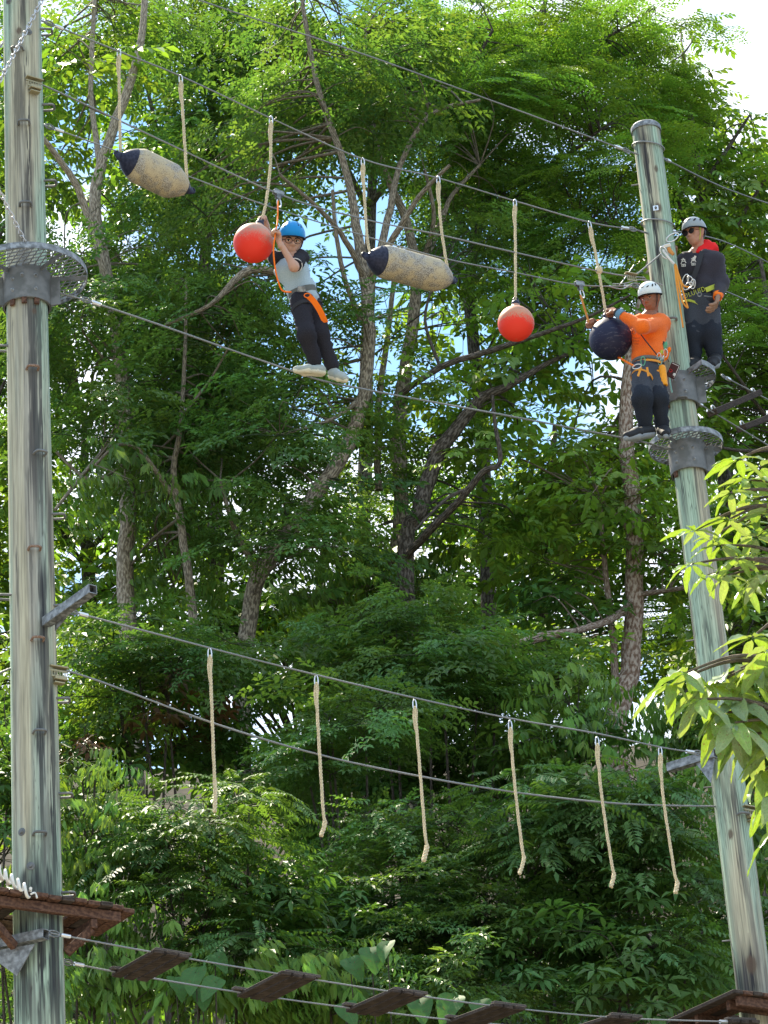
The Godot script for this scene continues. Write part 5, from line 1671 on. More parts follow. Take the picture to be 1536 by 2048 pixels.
# ------------------------------------------------------------------ people
class Field:
	# tapered limbs joined smoothly, meshed as surface nets
	var bones := []
	var cell := 0.012
	var blend := 0.05
	var crease: FastNoiseLite
	var crease_depth := 0.0
	var cuts := []          # [point, normal]: what lies on the normal's side is cut away

	func add(a: Vector3, b: Vector3, ra: float, rb: float):
		bones.append([a, b, ra, rb])

	func chain(pts: Array, rs: Array):
		for i in pts.size() - 1:
			add(pts[i], pts[i + 1], rs[i], rs[i + 1])

	func build(g: Geo):
		var lo := Vector3.ONE * 1e9
		var hi := -lo
		for b in bones:
			var r: float = maxf(b[2], b[3]) + cell * 3.0 + blend * 0.3
			lo = lo.min(b[0] - Vector3.ONE * r).min(b[1] - Vector3.ONE * r)
			hi = hi.max(b[0] + Vector3.ONE * r).max(b[1] + Vector3.ONE * r)
		var nx := int((hi.x - lo.x) / cell) + 2
		var ny := int((hi.y - lo.y) / cell) + 2
		var nz := int((hi.z - lo.z) / cell) + 2
		var val := PackedFloat32Array()
		val.resize(nx * ny * nz)
		val.fill(1.0)
		for b in bones:
			var a: Vector3 = b[0]
			var ab: Vector3 = b[1] - b[0]
			var ra: float = b[2]
			var rb: float = b[3]
			var l2 := maxf(ab.length_squared(), 1e-9)
			var m := maxf(ra, rb) + blend + cell * 2.0
			var p0 := (a.min(b[1]) - Vector3.ONE * m - lo) / cell
			var p1 := (a.max(b[1]) + Vector3.ONE * m - lo) / cell
			for k in range(maxi(0, int(p0.z)), mini(nz, int(p1.z) + 2)):
				for j in range(maxi(0, int(p0.y)), mini(ny, int(p1.y) + 2)):
					var row := (k * ny + j) * nx
					for i in range(maxi(0, int(p0.x)), mini(nx, int(p1.x) + 2)):
						var q := lo + Vector3(i, j, k) * cell - a
						var t := clampf(q.dot(ab) / l2, 0.0, 1.0)
						var d := (q - ab * t).length() - ra - (rb - ra) * t
						if d < m:
							var o := val[row + i]
							var h := maxf(blend - absf(o - d), 0.0) / blend
							val[row + i] = minf(o, d) - h * h * blend * 0.25
		for c in cuts:
			for k in nz:
				for j in ny:
					for i in nx:
						var at := (k * ny + j) * nx + i
						if val[at] < cell * 3.0:
							val[at] = maxf(val[at], (lo + Vector3(i, j, k) * cell - c[0]).dot(c[1]))
		var ids := {}
		var lim := cell * 2.2
		var sxy := nx * ny
		for k in nz - 1:
			for j in ny - 1:
				var row := (k * ny + j) * nx
				for i in nx - 1:
					var at := row + i
					if absf(val[at]) > lim:
						continue
					var c := [val[at], val[at + 1], val[at + nx], val[at + nx + 1], val[at + sxy], val[at + sxy + 1], val[at + sxy + nx], val[at + sxy + nx + 1]]
					var neg := 0
					for e in c:
						if e < 0.0:
							neg += 1
					if neg == 0 or neg == 8:
						continue
					var sum := Vector3.ZERO
					var cnt := 0
					for e in [[0, 1], [2, 3], [4, 5], [6, 7], [0, 2], [1, 3], [4, 6], [5, 7], [0, 4], [1, 5], [2, 6], [3, 7]]:
						var u: float = c[e[0]]
						var w: float = c[e[1]]
						if (u < 0.0) != (w < 0.0):
							var f := u / (u - w)
							var pa := Vector3(e[0] & 1, (e[0] >> 1) & 1, e[0] >> 2)
							var pb := Vector3(e[1] & 1, (e[1] >> 1) & 1, e[1] >> 2)
							sum += pa.lerp(pb, f)
							cnt += 1
					var nn := Vector3(c[1] + c[3] + c[5] + c[7] - c[0] - c[2] - c[4] - c[6], c[2] + c[3] + c[6] + c[7] - c[0] - c[1] - c[4] - c[5], c[4] + c[5] + c[6] + c[7] - c[0] - c[1] - c[2] - c[3]).normalized()
					var pos := lo + (Vector3(i, j, k) + sum / cnt) * cell
					if crease_depth > 0.0:
						pos += nn * crease_depth * (crease.get_noise_3d(pos.x, pos.y * 1.5, pos.z) - 0.1)
					ids[at] = g.vert(pos, nn, Vector2(pos.x + pos.z, pos.y))
		for at in ids:
			var v0 := val[at]
			# the edges that leave this corner
			for ax in [[1, nx, sxy], [nx, sxy, 1], [sxy, 1, nx]]:
				var v1 := val[at + ax[0]]
				if (v0 < 0.0) == (v1 < 0.0):
					continue
				var q0 = ids.get(at)
				var q1 = ids.get(at - ax[1])
				var q2 = ids.get(at - ax[1] - ax[2])
				var q3 = ids.get(at - ax[2])
				if q1 == null or q2 == null or q3 == null:
					continue
				if v0 < 0.0:
					g.tri(q0, q1, q2)
					g.tri(q0, q2, q3)
				else:
					g.tri(q0, q2, q1)
					g.tri(q0, q3, q2)

func field(cell := 0.013, blend := 0.05) -> Field:
	var f := Field.new()
	f.cell = cell
	f.blend = blend
	return f

func cloth_field(depth := 0.012, cell := 0.013, blend := 0.05) -> Field:
	var f := field(cell, blend)
	f.crease = FastNoiseLite.new()
	f.crease.seed = rng.randi_range(1, 999)
	f.crease.frequency = 6.0
	f.crease.noise_type = FastNoiseLite.TYPE_SIMPLEX
	f.crease.fractal_type = FastNoiseLite.FRACTAL_RIDGED
	f.crease.fractal_octaves = 2
	f.crease_depth = depth
	return f

func put_field(called: String, f: Field, m: Material, parent: Node3D) -> MeshInstance3D:
	var g := Geo.new()
	f.build(g)
	return put(called, g, m, parent)

func add_hand(f: Field, wrist: Vector3, dir: Vector3, palm: Vector3, s: float, curl: float, right: bool, loose := false):
	# dir: wrist to knuckles; palm: the way the palm looks (fingers close towards it)
	var x := dir.normalized()
	var y := (palm - x * palm.dot(x)).normalized()
	var z := x.cross(y) * (1.0 if right else -1.0)
	var k := wrist + x * 0.085 * s
	for e in [-0.028, -0.01, 0.01, 0.027]:
		f.add(wrist + z * e * 0.55 * s, k + z * e * s, 0.017 * s, 0.013 * s)
	var lens := [0.074, 0.086, 0.08, 0.062]
	for n in 4:
		var p := k + z * (-0.029 + 0.019 * n) * s
		var l: float = lens[n] * s
		var a := 0.0
		for seg in [0.45, 0.32, 0.23]:
			a += curl * (1.0 + 0.08 * n)
			var d := x * cos(a) + y * sin(a)
			var q: Vector3 = p + d * l * seg * 1.15
			f.add(p, q, 0.0098 * s, 0.0085 * s)
			p = q
	# the thumb leaves the side of the palm and closes across
	var t0 := wrist + x * 0.028 * s - z * 0.03 * s
	var t1 := t0 + (x * 0.5 - z * 0.55 + y * 0.45).normalized() * 0.04 * s
	var t2 := t1 + (x * 0.55 + y * (0.3 if loose else 0.85) + z * (0.0 if loose else 0.35)).normalized() * 0.032 * s
	f.add(t0, t1, 0.0135 * s, 0.0115 * s)
	f.add(t1, t2, 0.011 * s, 0.0085 * s)

func put_hand(who: Node3D, m: Material, wrist: Vector3, dir: Vector3, palm: Vector3, s: float, curl: float, right: bool, called := "hand", loose := false):
	var f := field(0.004 if s > 0.9 else 0.004, 0.012)
	add_hand(f, wrist, dir, palm, s, curl, right, loose)
	f.add(wrist - dir.normalized() * 0.05, wrist, 0.026 * s, 0.022 * s)
	put_field(called, f, m, who)

func head(who: Node3D, c: Vector3, fwd: Vector3, up: Vector3, s: float, skin: Material, opts: Dictionary):
	var z := fwd.normalized()
	var y := (up - z * up.dot(z)).normalized()
	var x := y.cross(z)
	var L := func(a: float, b: float, d: float) -> Vector3: return c + (x * a + y * b + z * d) * s
	var f := field(0.005, 0.022)
	f.add(L.call(0, 0.045, -0.03), L.call(0, 0.04, 0.015), 0.083 * s, 0.08 * s)
	f.add(L.call(0, 0.0, 0.02), L.call(0, -0.055, 0.035), 0.064 * s, 0.048 * s)
	for e in [-1.0, 1.0]:
		f.add(L.call(e * 0.042, -0.035, 0.0), L.call(e * 0.022, -0.078, 0.045), 0.032 * s, 0.022 * s)
		f.add(L.call(e * 0.036, -0.016, 0.05), L.call(e * 0.03, -0.032, 0.058), 0.026 * s, 0.022 * s)
		f.add(L.call(e * 0.018, 0.026, 0.075), L.call(e * 0.045, 0.024, 0.062), 0.014 * s, 0.013 * s)
		f.add(L.call(e * 0.078, 0.012, -0.012), L.call(e * 0.074, -0.022, -0.004), 0.017 * s, 0.011 * s)
	f.add(L.call(0, -0.084, 0.055), L.call(0, -0.08, 0.06), 0.021 * s, 0.02 * s)
	f.add(L.call(0, 0.018, 0.084), L.call(0, -0.02, 0.1), 0.009 * s, 0.0125 * s)
	f.add(L.call(-0.011, -0.024, 0.09), L.call(0.011, -0.024, 0.09), 0.0095 * s, 0.0095 * s)
	f.add(L.call(-0.018, -0.05, 0.078), L.call(0.018, -0.05, 0.078), 0.0095 * s, 0.0095 * s)
	f.add(L.call(-0.014, -0.06, 0.078), L.call(0.014, -0.06, 0.078), 0.009 * s, 0.009 * s)
	f.add(L.call(0, -0.06, -0.02), opts.neck, 0.052 * s, 0.054 * s)
	put_field("head", f, skin, who)
	var g := Geo.new()
	for e in [-1.0, 1.0]:
		g.ball(L.call(e * 0.031, 0.005, 0.0785), Vector3(0.0145, 0.0078, 0.011) * s, Basis(x, y, z), 6, 10)
	put("eye_white", g, M.eye_white, who)
	g = Geo.new()
	for e in [-1.0, 1.0]:
		g.ball(L.call(e * 0.031 + opts.get("look", 0.0), 0.005, 0.0872), Vector3(0.0068, 0.0072, 0.0042) * s, Basis(x, y, z), 6, 10)
	put("iris", g, M.hair, who)
	g = Geo.new()
	for e in [-1.0, 1.0]:
		g.tube([L.call(e * 0.014, 0.024, 0.096), L.call(e * 0.032, 0.03, 0.093), L.call(e * 0.052, 0.024, 0.078)], [0.004 * s], 5)
		g.tube([L.call(e * 0.016, 0.0115, 0.089), L.call(e * 0.031, 0.0145, 0.0905), L.call(e * 0.047, 0.01, 0.082)], [0.0028 * s], 4)
	put("eyebrow", g, M.hair, who)
	g = Geo.new()
	var open: float = opts.get("open", 0.0)
	g.ball(L.call(0, -0.0555, 0.089), Vector3(0.019, 0.003 + open, 0.005) * s, Basis(x, y, z), 6, 10)
	put("mouth", g, M.lip, who)
	# hair: a cap that shows below the helmet at the temples and the nape
	f = field(0.007, 0.02)
	f.add(L.call(0, 0.045, -0.042), L.call(0, 0.05, 0.0), 0.084 * s, 0.078 * s)
	f.add(L.call(0, 0.0, -0.06), L.call(0, -0.03, -0.055), 0.062 * s, 0.045 * s)
	for e in [-1.0, 1.0]:
		f.add(L.call(e * 0.06, 0.03, 0.0), L.call(e * 0.066, 0.004, 0.012), 0.022 * s, 0.012 * s)
	put_field("hair", f, M.hair, who)
	# helmet shell with a short brim
	g = Geo.new()
	var rows := 12
	var sides := 28
	var shell := []
	var lift: float = opts.get("lift", 0.055)
	for i in rows + 1:
		var e := lerpf(-0.12, PI / 2, float(i) / rows)
		var row := []
		for j in sides + 1:
			var a := TAU * j / sides
			var front := maxf(0.0, cos(a))
			var dd := x * sin(a) * 0.104 * cos(e) + z * (cos(a) * 0.126 * cos(e) - 0.008) + y * (sin(e) * 0.108 + lift - 0.012 * (1.0 - front) * (1.0 - sin(maxf(e, 0.0))))
			if i == 0:
				dd += z * 0.018 * front * front - y * 0.004
			var nd := (x * sin(a) * cos(e) / 0.104 + z * cos(a) * cos(e) / 0.126 + y * sin(e) / 0.108).normalized()
			row.append(g.vert(c + dd * s, nd, Vector2(float(j) / sides, float(i) / rows)))
		shell.append(row)
	for i in rows:
		for j in sides:
			g.tri(shell[i][j], shell[i][j + 1], shell[i + 1][j + 1])
			g.tri(shell[i][j], shell[i + 1][j + 1], shell[i + 1][j])
	var helmet := put("helmet", g, opts.helmet, who)
	g = Geo.new()
	var rim := []
	for j in sides + 1:
		rim.append(g_at(helmet, shell[0][j], who))
	g.tube(rim, [0.006 * s], 6, false)
	put("helmet_edge", g, M.black_cloth, helmet)
	for v in opts.vents:
		# [azimuth, elevation, length, width, tilt]
		g = Geo.new()
		var a: float = v[0]
		var e: float = v[1]
		var nd := (x * sin(a) * cos(e) / 0.104 + z * cos(a) * cos(e) / 0.126 + y * sin(e) / 0.108).normalized()
		var dd := x * sin(a) * 0.104 * cos(e) + z * (cos(a) * 0.126 * cos(e) - 0.008) + y * (sin(e) * 0.108 + lift)
		var tx := nd.cross(y).normalized().rotated(nd, v[4])
		g.ball(c + dd * s, Vector3(v[2], v[3], 0.003) * s, Basis(tx, nd.cross(tx), nd), 6, 10)
		put("vent", g, M.black_cloth, helmet)
	g = Geo.new()
	for e in [-1.0, 1.0]:
		g.tube([L.call(e * 0.088, 0.035, 0.03), L.call(e * 0.075, -0.03, 0.03), L.call(e * 0.05, -0.08, 0.03), L.call(0, -0.106, 0.04)], [0.0042 * s], 5)
	put("chin_strap", g, opts.get("strap", M.black_cloth), helmet)
	if opts.has("glasses"):
		g = Geo.new()
		var dark: bool = opts.glasses == "sun"
		for e in [-1.0, 1.0]:
			g.ring(L.call(e * 0.034, 0.004, 0.103), Basis(x, z, y), 0.027 * s, 0.021 * s, 0.0022 * s, 18, 5)
			g.tube([L.call(e * 0.06, 0.01, 0.1), L.call(e * 0.082, 0.012, 0.0)], [0.002 * s], 4)
		g.tube([L.call(-0.008, 0.008, 0.106), L.call(0.008, 0.008, 0.106)], [0.002 * s], 4)
		var frame := put("glasses", g, M.black_cloth, who)
		if dark:
			g = Geo.new()
			for e in [-1.0, 1.0]:
				g.ball(L.call(e * 0.034, 0.003, 0.103), Vector3(0.027, 0.021, 0.003) * s, Basis(x, y, z), 6, 14)
			put("lens", g, M.sun_lens, frame)

func g_at(o: MeshInstance3D, i: int, who: Node3D) -> Vector3:
	return o.mesh.surface_get_arrays(0)[Mesh.ARRAY_VERTEX][i] + who.position

func put_shoe(who: Node3D, heel: Vector3, toe: Vector3, ankle: Vector3, upper: Material, sole: Material, s := 1.0) -> MeshInstance3D:
	var f := field(0.007, 0.03)
	var d := (toe - heel).normalized()
	var up := (ankle - (heel + toe) * 0.5)
	up = (up - d * up.dot(d)).normalized()
	var side := d.cross(up)
	for e in [-0.012, 0.012]:
		f.add(heel + up * 0.05 * s + side * e, heel.lerp(toe, 0.55) + up * 0.042 * s + side * e * 1.6, 0.038 * s, 0.036 * s)
		f.add(heel.lerp(toe, 0.55) + up * 0.042 * s + side * e * 1.6, toe - d * 0.03 * s + up * 0.034 * s + side * e, 0.036 * s, 0.025 * s)
	f.add(heel + up * 0.06 * s + d * 0.03, ankle, 0.042 * s, 0.038 * s)
	var shoe := put_field("shoe", f, upper, who)
	f = field(0.007, 0.02)
	for e in [-0.015, 0.015]:
		f.add(heel + up * 0.012 * s + side * e, heel.lerp(toe, 0.6) + up * 0.01 * s + side * e * 1.7, 0.026 * s, 0.026 * s)
		f.add(heel.lerp(toe, 0.6) + up * 0.01 * s + side * e * 1.7, toe - d * 0.012 * s + up * 0.014 * s, 0.026 * s, 0.019 * s)
	put_field("sole", f, sole, shoe)
	return shoe

func belt(c: Vector3, axis: Vector3, facing: Vector3, rx: float, rz: float, wide: float) -> Geo:
	var g := Geo.new()
	var y := axis.normalized()
	var z := (facing - y * facing.dot(y)).normalized()
	var x := y.cross(z)
	var n := 28
	for i in n:
		var a := TAU * i / n
		var b := TAU * (i + 1) / n
		var p := c + x * sin(a) * rx + z * cos(a) * rz
		var q := c + x * sin(b) * rx + z * cos(b) * rz
		var o := ((p + q) * 0.5 - c).normalized()
		g.box((p + q) * 0.5, Basis((q - p).normalized(), y, (q - p).normalized().cross(y)), Vector3((q - p).length() + 0.003, wide, 0.006))
		o = o
	return g

func carabiner(p: Vector3, d: Vector3, facing: Vector3, s := 1.0) -> Geo:
	var g := Geo.new()
	var z := d.normalized()
	var x := z.cross(facing).normalized()
	g.ring(p, Basis(x, z.cross(x), z), 0.024 * s, 0.05 * s, 0.0055 * s, 16, 6)
	return g

func trolley(label: String, p: Vector3, along: Vector3, down: Vector3, mat_body: Material):
	var t := thing("cable_trolley", label, "pulley", p)
	var x := along.normalized()
	var up := Vector3.UP
	var z := x.cross(up).normalized()
	up = z.cross(x)
	for e in [-1.0, 1.0]:
		var g := Geo.new()
		g.box(p + z * 0.014 * e, Basis(x, up, z), Vector3(0.10, 0.05, 0.006), 0.002)
		g.box(p + z * 0.014 * e - up * 0.04, Basis(x, up, z), Vector3(0.045, 0.05, 0.006), 0.002)
		put("side_plate", g, mat_body, t)
	for e in [-0.028, 0.028]:
		var g := Geo.new()
		g.tube([p + x * e + up * 0.014 - z * 0.01, p + x * e + up * 0.014 + z * 0.01], [0.018], 12)
		put("wheel", g, M.weathered_steel, t)
	var g := Geo.new()
	g.ring(p + down.normalized() * 0.10, Basis(x, z, down.normalized()), 0.02, 0.045, 0.0055, 14, 6)
	put("carabiner", g, M.bright_steel, t)

func cord(called: String, label: String, pts: Array, r: float, m: Material, category := "rope") -> Node3D:
	var t := thing(called, label, category, pts[0])
	var g := Geo.new()
	g.tube(curve(pts, 6), [r], 6)
	put("cord", g, m, t)
	return t

func people_materials():
	mat("skin_boy", lin(0.46, 0.27, 0.19), 0.5)
	mat("skin_tan", lin(0.24, 0.105, 0.062), 0.48)
	mat("skin_fair", lin(0.42, 0.215, 0.15), 0.5)
	for n in ["skin_boy", "skin_tan", "skin_fair"]:
		M[n].subsurf_scatter_enabled = true
		M[n].subsurf_scatter_strength = 0.12
	mat("hair", lin(0.012, 0.010, 0.009), 0.5)
	mat("eye_white", lin(0.6, 0.58, 0.55), 0.3)
	mat("lip", lin(0.22, 0.06, 0.055), 0.5)
	mat("sun_lens", lin(0.02, 0.015, 0.015), 0.08)
	var m := mat("black_cloth", lin(0.018, 0.018, 0.022), 0.85)
	m = mat("charcoal_cloth", lin(0.02, 0.019, 0.024), 0.9)
	mottled(m, lin(0.014, 0.0135, 0.018), lin(0.03, 0.029, 0.036), 0.05, 9.0, 61)
	m = mat("sweater_black", lin(0.03, 0.027, 0.035), 0.9)
	mottled(m, lin(0.022, 0.02, 0.027), lin(0.042, 0.038, 0.049), 0.05, 9.0, 62)
	m = mat("trouser_slate", lin(0.05, 0.056, 0.068), 0.85)
	mottled(m, lin(0.038, 0.043, 0.053), lin(0.062, 0.068, 0.082), 0.05, 8.0, 63)
	m = mat("trouser_navy", lin(0.016, 0.02, 0.03), 0.85)
	mottled(m, lin(0.012, 0.015, 0.022), lin(0.024, 0.03, 0.042), 0.05, 8.0, 64)
	m = mat("vest_grey", lin(0.33, 0.42, 0.46), 0.85)
	mottled(m, lin(0.29, 0.38, 0.42), lin(0.37, 0.46, 0.5), 0.04, 8.0, 65)
	m = mat("orange_knit", lin(0.8, 0.15, 0.012), 0.8)
	mottled(m, lin(0.7, 0.115, 0.008), lin(0.86, 0.17, 0.015), 0.04, 9.0, 66)
	for n in ["vest_grey", "orange_knit", "sweater_black"]:
		M[n].rim_enabled = true
		M[n].rim = 0.25
	mat("helmet_blue", lin(0.01, 0.22, 0.52), 0.35)
	mat("helmet_white", lin(0.62, 0.66, 0.64), 0.35)
	mat("helmet_grey", lin(0.27, 0.30, 0.31), 0.35)
	mat("orange_web", lin(0.85, 0.17, 0.01), 0.7)
	mat("amber_web", lin(0.62, 0.26, 0.04), 0.75)
	mat("lime_web", lin(0.42, 0.46, 0.06), 0.7)
	mat("grey_web", lin(0.12, 0.125, 0.115), 0.8)
	mat("dark_web", lin(0.03, 0.03, 0.033), 0.8)
	mat("white_thread", lin(0.6, 0.6, 0.58), 0.8)
	mat("shoe_grey", lin(0.32, 0.35, 0.32), 0.75)
	mat("sole_cream", lin(0.55, 0.5, 0.36), 0.7)
	mat("shoe_black", lin(0.02, 0.021, 0.023), 0.7)
	mat("sole_grey", lin(0.22, 0.24, 0.25), 0.7)
	mat("red_fleece", lin(0.7, 0.02, 0.02), 0.85)
	mat("glove_tan", lin(0.28, 0.17, 0.115), 0.85)
	mat("band_blue", lin(0.12, 0.22, 0.30), 0.85)
	mat("bottle_amber", lin(0.75, 0.29, 0.015), 0.3)
	mat("pouch_maroon", lin(0.055, 0.02, 0.022), 0.6)
	mat("green_paint", lin(0.1, 0.35, 0.2), 0.5)
	mat("teal_cord", lin(0.22, 0.42, 0.38), 0.8)
	mat("wood_handle", lin(0.5, 0.22, 0.06), 0.6)

func build_people():
	people_materials()
	build_boy()
	build_orange()
	build_black()

func build_boy():
	var S := func(x: float, y: float, t := 0.0) -> Vector3: return spot(x, y, POLE_A, POLE_B, t)
	var who := thing("person", "person in blue helmet, glasses and grey vest-style shirt balancing on the foot cable", "person", S.call(640, 758))
	var skin: Material = M.skin_boy
	var cam: Vector3 = (EYE - S.call(580, 500)).normalized()
	var neck: Vector3 = S.call(587, 517, 0.02)
	var shL: Vector3 = S.call(601, 516, 0.04)
	var shR: Vector3 = S.call(562, 520, -0.06)
	var elL: Vector3 = S.call(588, 534, 0.22)
	var wrL: Vector3 = S.call(558, 482, 0.22)
	var elR: Vector3 = S.call(541, 512, -0.22)
	var wrR: Vector3 = S.call(533, 452, -0.06)
	var chest: Vector3 = S.call(583, 540, 0.0)
	var waist: Vector3 = S.call(602, 578, 0.0)
	var hipR: Vector3 = S.call(600, 604, 0.03)
	var hipL: Vector3 = S.call(621, 601, -0.02)
	var knR: Vector3 = S.call(613, 668, 0.09)
	var knL: Vector3 = S.call(640, 668, 0.03)
	var anR: Vector3 = S.call(631, 727, 0.0)
	var anL: Vector3 = S.call(666, 736, 0.0)
	var f := field(0.013, 0.05)
	f.chain([neck, chest, waist, (hipL + hipR) * 0.5], [0.045, 0.07, 0.065, 0.075])
	f.chain([neck, shL, elL, wrL], [0.05, 0.05, 0.034, 0.024])
	f.chain([neck, shR, elR, wrR], [0.05, 0.05, 0.034, 0.024])
	f.chain([hipR, knR, anR], [0.06, 0.046, 0.034])
	f.chain([hipL, knL, anL], [0.06, 0.046, 0.034])
	put_field("body", f, skin, who)
	# vest and sleeves
	f = cloth_field(0.010)
	var across := (shL - shR).normalized()
	for e in [-1.0, 1.0]:
		f.chain([chest + (neck - chest) * 0.7 + across * 0.05 * e, chest + across * 0.062 * e, waist + across * 0.05 * e, waist.lerp((hipL + hipR) * 0.5, 0.75) + across * 0.055 * e], [0.05, 0.072, 0.066, 0.07])
	f.chain([chest.lerp(neck, 0.5), chest, waist, waist.lerp((hipL + hipR) * 0.5, 0.75)], [0.05, 0.088, 0.084, 0.085])
	put_field("shirt", f, M.vest_grey, who)
	for q in [[shL, elL, 0.88], [shR, elR, 0.75]]:
		f = cloth_field(0.012, 0.011)
		var dirv: Vector3 = q[1] - q[0]
		f.add(q[0].lerp(neck, 0.22), q[0], 0.055, 0.062)
		f.add(q[0], q[0] + dirv * q[2], 0.062, 0.056)
		f.cuts = [[q[0] + dirv * (q[2] * 0.95), dirv.normalized()]]
		var sl := put_field("sleeve", f, M.charcoal_cloth, who)
		var g := Geo.new()
		var dn := dirv.normalized()
		var sx := dn.cross(Vector3.UP).normalized()
		g.ring(q[0] + dirv * (q[2] * 0.9), Basis(sx, dn, sx.cross(dn)), 0.058, 0.058, 0.005, 18, 5)
		put("cuff_piping", g, M.white_thread, sl)
	var g2 := Geo.new()
	g2.tube(curve([shL.lerp(neck, 0.75) + Vector3.UP * 0.04 + cam * 0.03, shL.lerp(neck, 0.5) + cam * 0.072 + Vector3.DOWN * 0.0, shL.lerp(chest, 0.45) + cam * 0.09 + across * 0.02], 5), [0.0045], 5)
	put("shoulder_piping", g2, M.white_thread, who)
	# trousers, slightly baggy
	f = cloth_field(0.012)
	var pel := (hipL + hipR) * 0.5
	f.chain([waist.lerp(pel, 0.45), pel], [0.088, 0.095])
	f.chain([hipR, knR, anR + (knR - anR).normalized() * 0.02], [0.084, 0.07, 0.056])
	f.chain([hipL, knL, anL + (knL - anL).normalized() * 0.02], [0.084, 0.068, 0.056])
	put_field("trousers", f, M.charcoal_cloth, who)
	var s1 := put_shoe(who, S.call(646, 749, 0.0), S.call(590, 744, 0.06), anR, M.shoe_grey, M.sole_cream, 0.84)
	put_shoe(who, S.call(663, 756, -0.04), S.call(693, 764, 0.14), anL, M.shoe_grey, M.sole_cream, 0.84)
	var g := Geo.new()
	for k in 3:
		var p: Vector3 = S.call(621 + 7 * k, 735 + 1.5 * k, 0.055)
		g.strap([p, p + (S.call(626 + 7 * k, 742, 0.06) - p)], 0.008, 0.003, cam)
	put("stripe", g, M.white_thread, s1)
	# hands: the left on the lanyard, the right on the ball's rope
	put_hand(who, skin, wrL, S.call(553, 463, 0.22) - wrL, (S.call(540, 470, 0.22) - S.call(570, 470, 0.2)), 0.9, 1.05, false)
	put_hand(who, skin, wrR, S.call(524, 434, -0.03) - wrR, cam, 0.9, 0.95, true)
	head(who, S.call(583, 484, 0.03), cam + view_right * 0.12 + Vector3.UP * 0.06, Vector3.UP + view_right * 0.06, 1.12, skin, {"neck": neck, "helmet": M.helmet_blue, "glasses": "clear", "look": -0.003, "vents": [[0.5, 0.75, 0.009, 0.006, 0.3], [0.75, 0.6, 0.009, 0.006, 0.3], [0.6, 1.0, 0.008, 0.006, 0.3], [0.95, 0.8, 0.008, 0.006, 0.3], [-0.9, 0.6, 0.009, 0.006, 0.3]]})
	# harness
	var ax := (neck - waist).normalized()
	var h := put("harness_belt", belt(waist.lerp(pel, 0.3), ax + view_right * -0.1 + view_up * 0.1, cam, 0.122, 0.108, 0.05), M.grey_web, who)
	g = Geo.new()
	g.box(S.call(603, 578, 0.135), Basis(view_right, view_up, view_right.cross(view_up)), Vector3(0.07, 0.05, 0.012), 0.004)
	put("buckle", g, M.galvanised, h)
	for q in [[hipR, knR], [hipL, knL]]:
		var d: Vector3 = q[1] - q[0]
		put("leg_loop", belt(q[0] + d * 0.2, d + view_right * 0.1, cam, 0.09, 0.09, 0.035), M.dark_web, h)
	g = Geo.new()
	var sp := curve([S.call(618, 593, 0.14), S.call(628, 603, 0.15), S.call(638, 618, 0.14), S.call(645, 632, 0.12), S.call(651, 646, 0.1)], 4)
	g.strap(sp, 0.05, 0.006, cam)
	put("hanging_strap", g, M.orange_web, h)
	g = Geo.new()
	g.strap([S.call(650, 646, 0.1), S.call(653, 658, 0.09)], 0.045, 0.006, cam)
	put("strap_end", g, M.dark_web, h)
	g = Geo.new()
	g.ring(S.call(615, 591, 0.155), Basis(view_right, view_right.cross(view_up), view_up), 0.028, 0.018, 0.005, 12, 5)
	put("strap_buckle", g, M.orange_web, h)
	trolley("pulley trolley on the safety cable above the boy", S.call(557, 386), S.call(600, 403) - S.call(520, 369), Vector3.DOWN, M.galvanised)
	cord("lanyard", "orange lanyard looping from the pulley down to the boy's harness", [S.call(556, 402, 0.02), S.call(555, 440, 0.1), S.call(551, 466, 0.235), S.call(547, 500, 0.22), S.call(551, 540, 0.2), S.call(558, 568, 0.18), S.call(566, 582, 0.16), S.call(582, 584, 0.14)], 0.0072, M.orange_web)

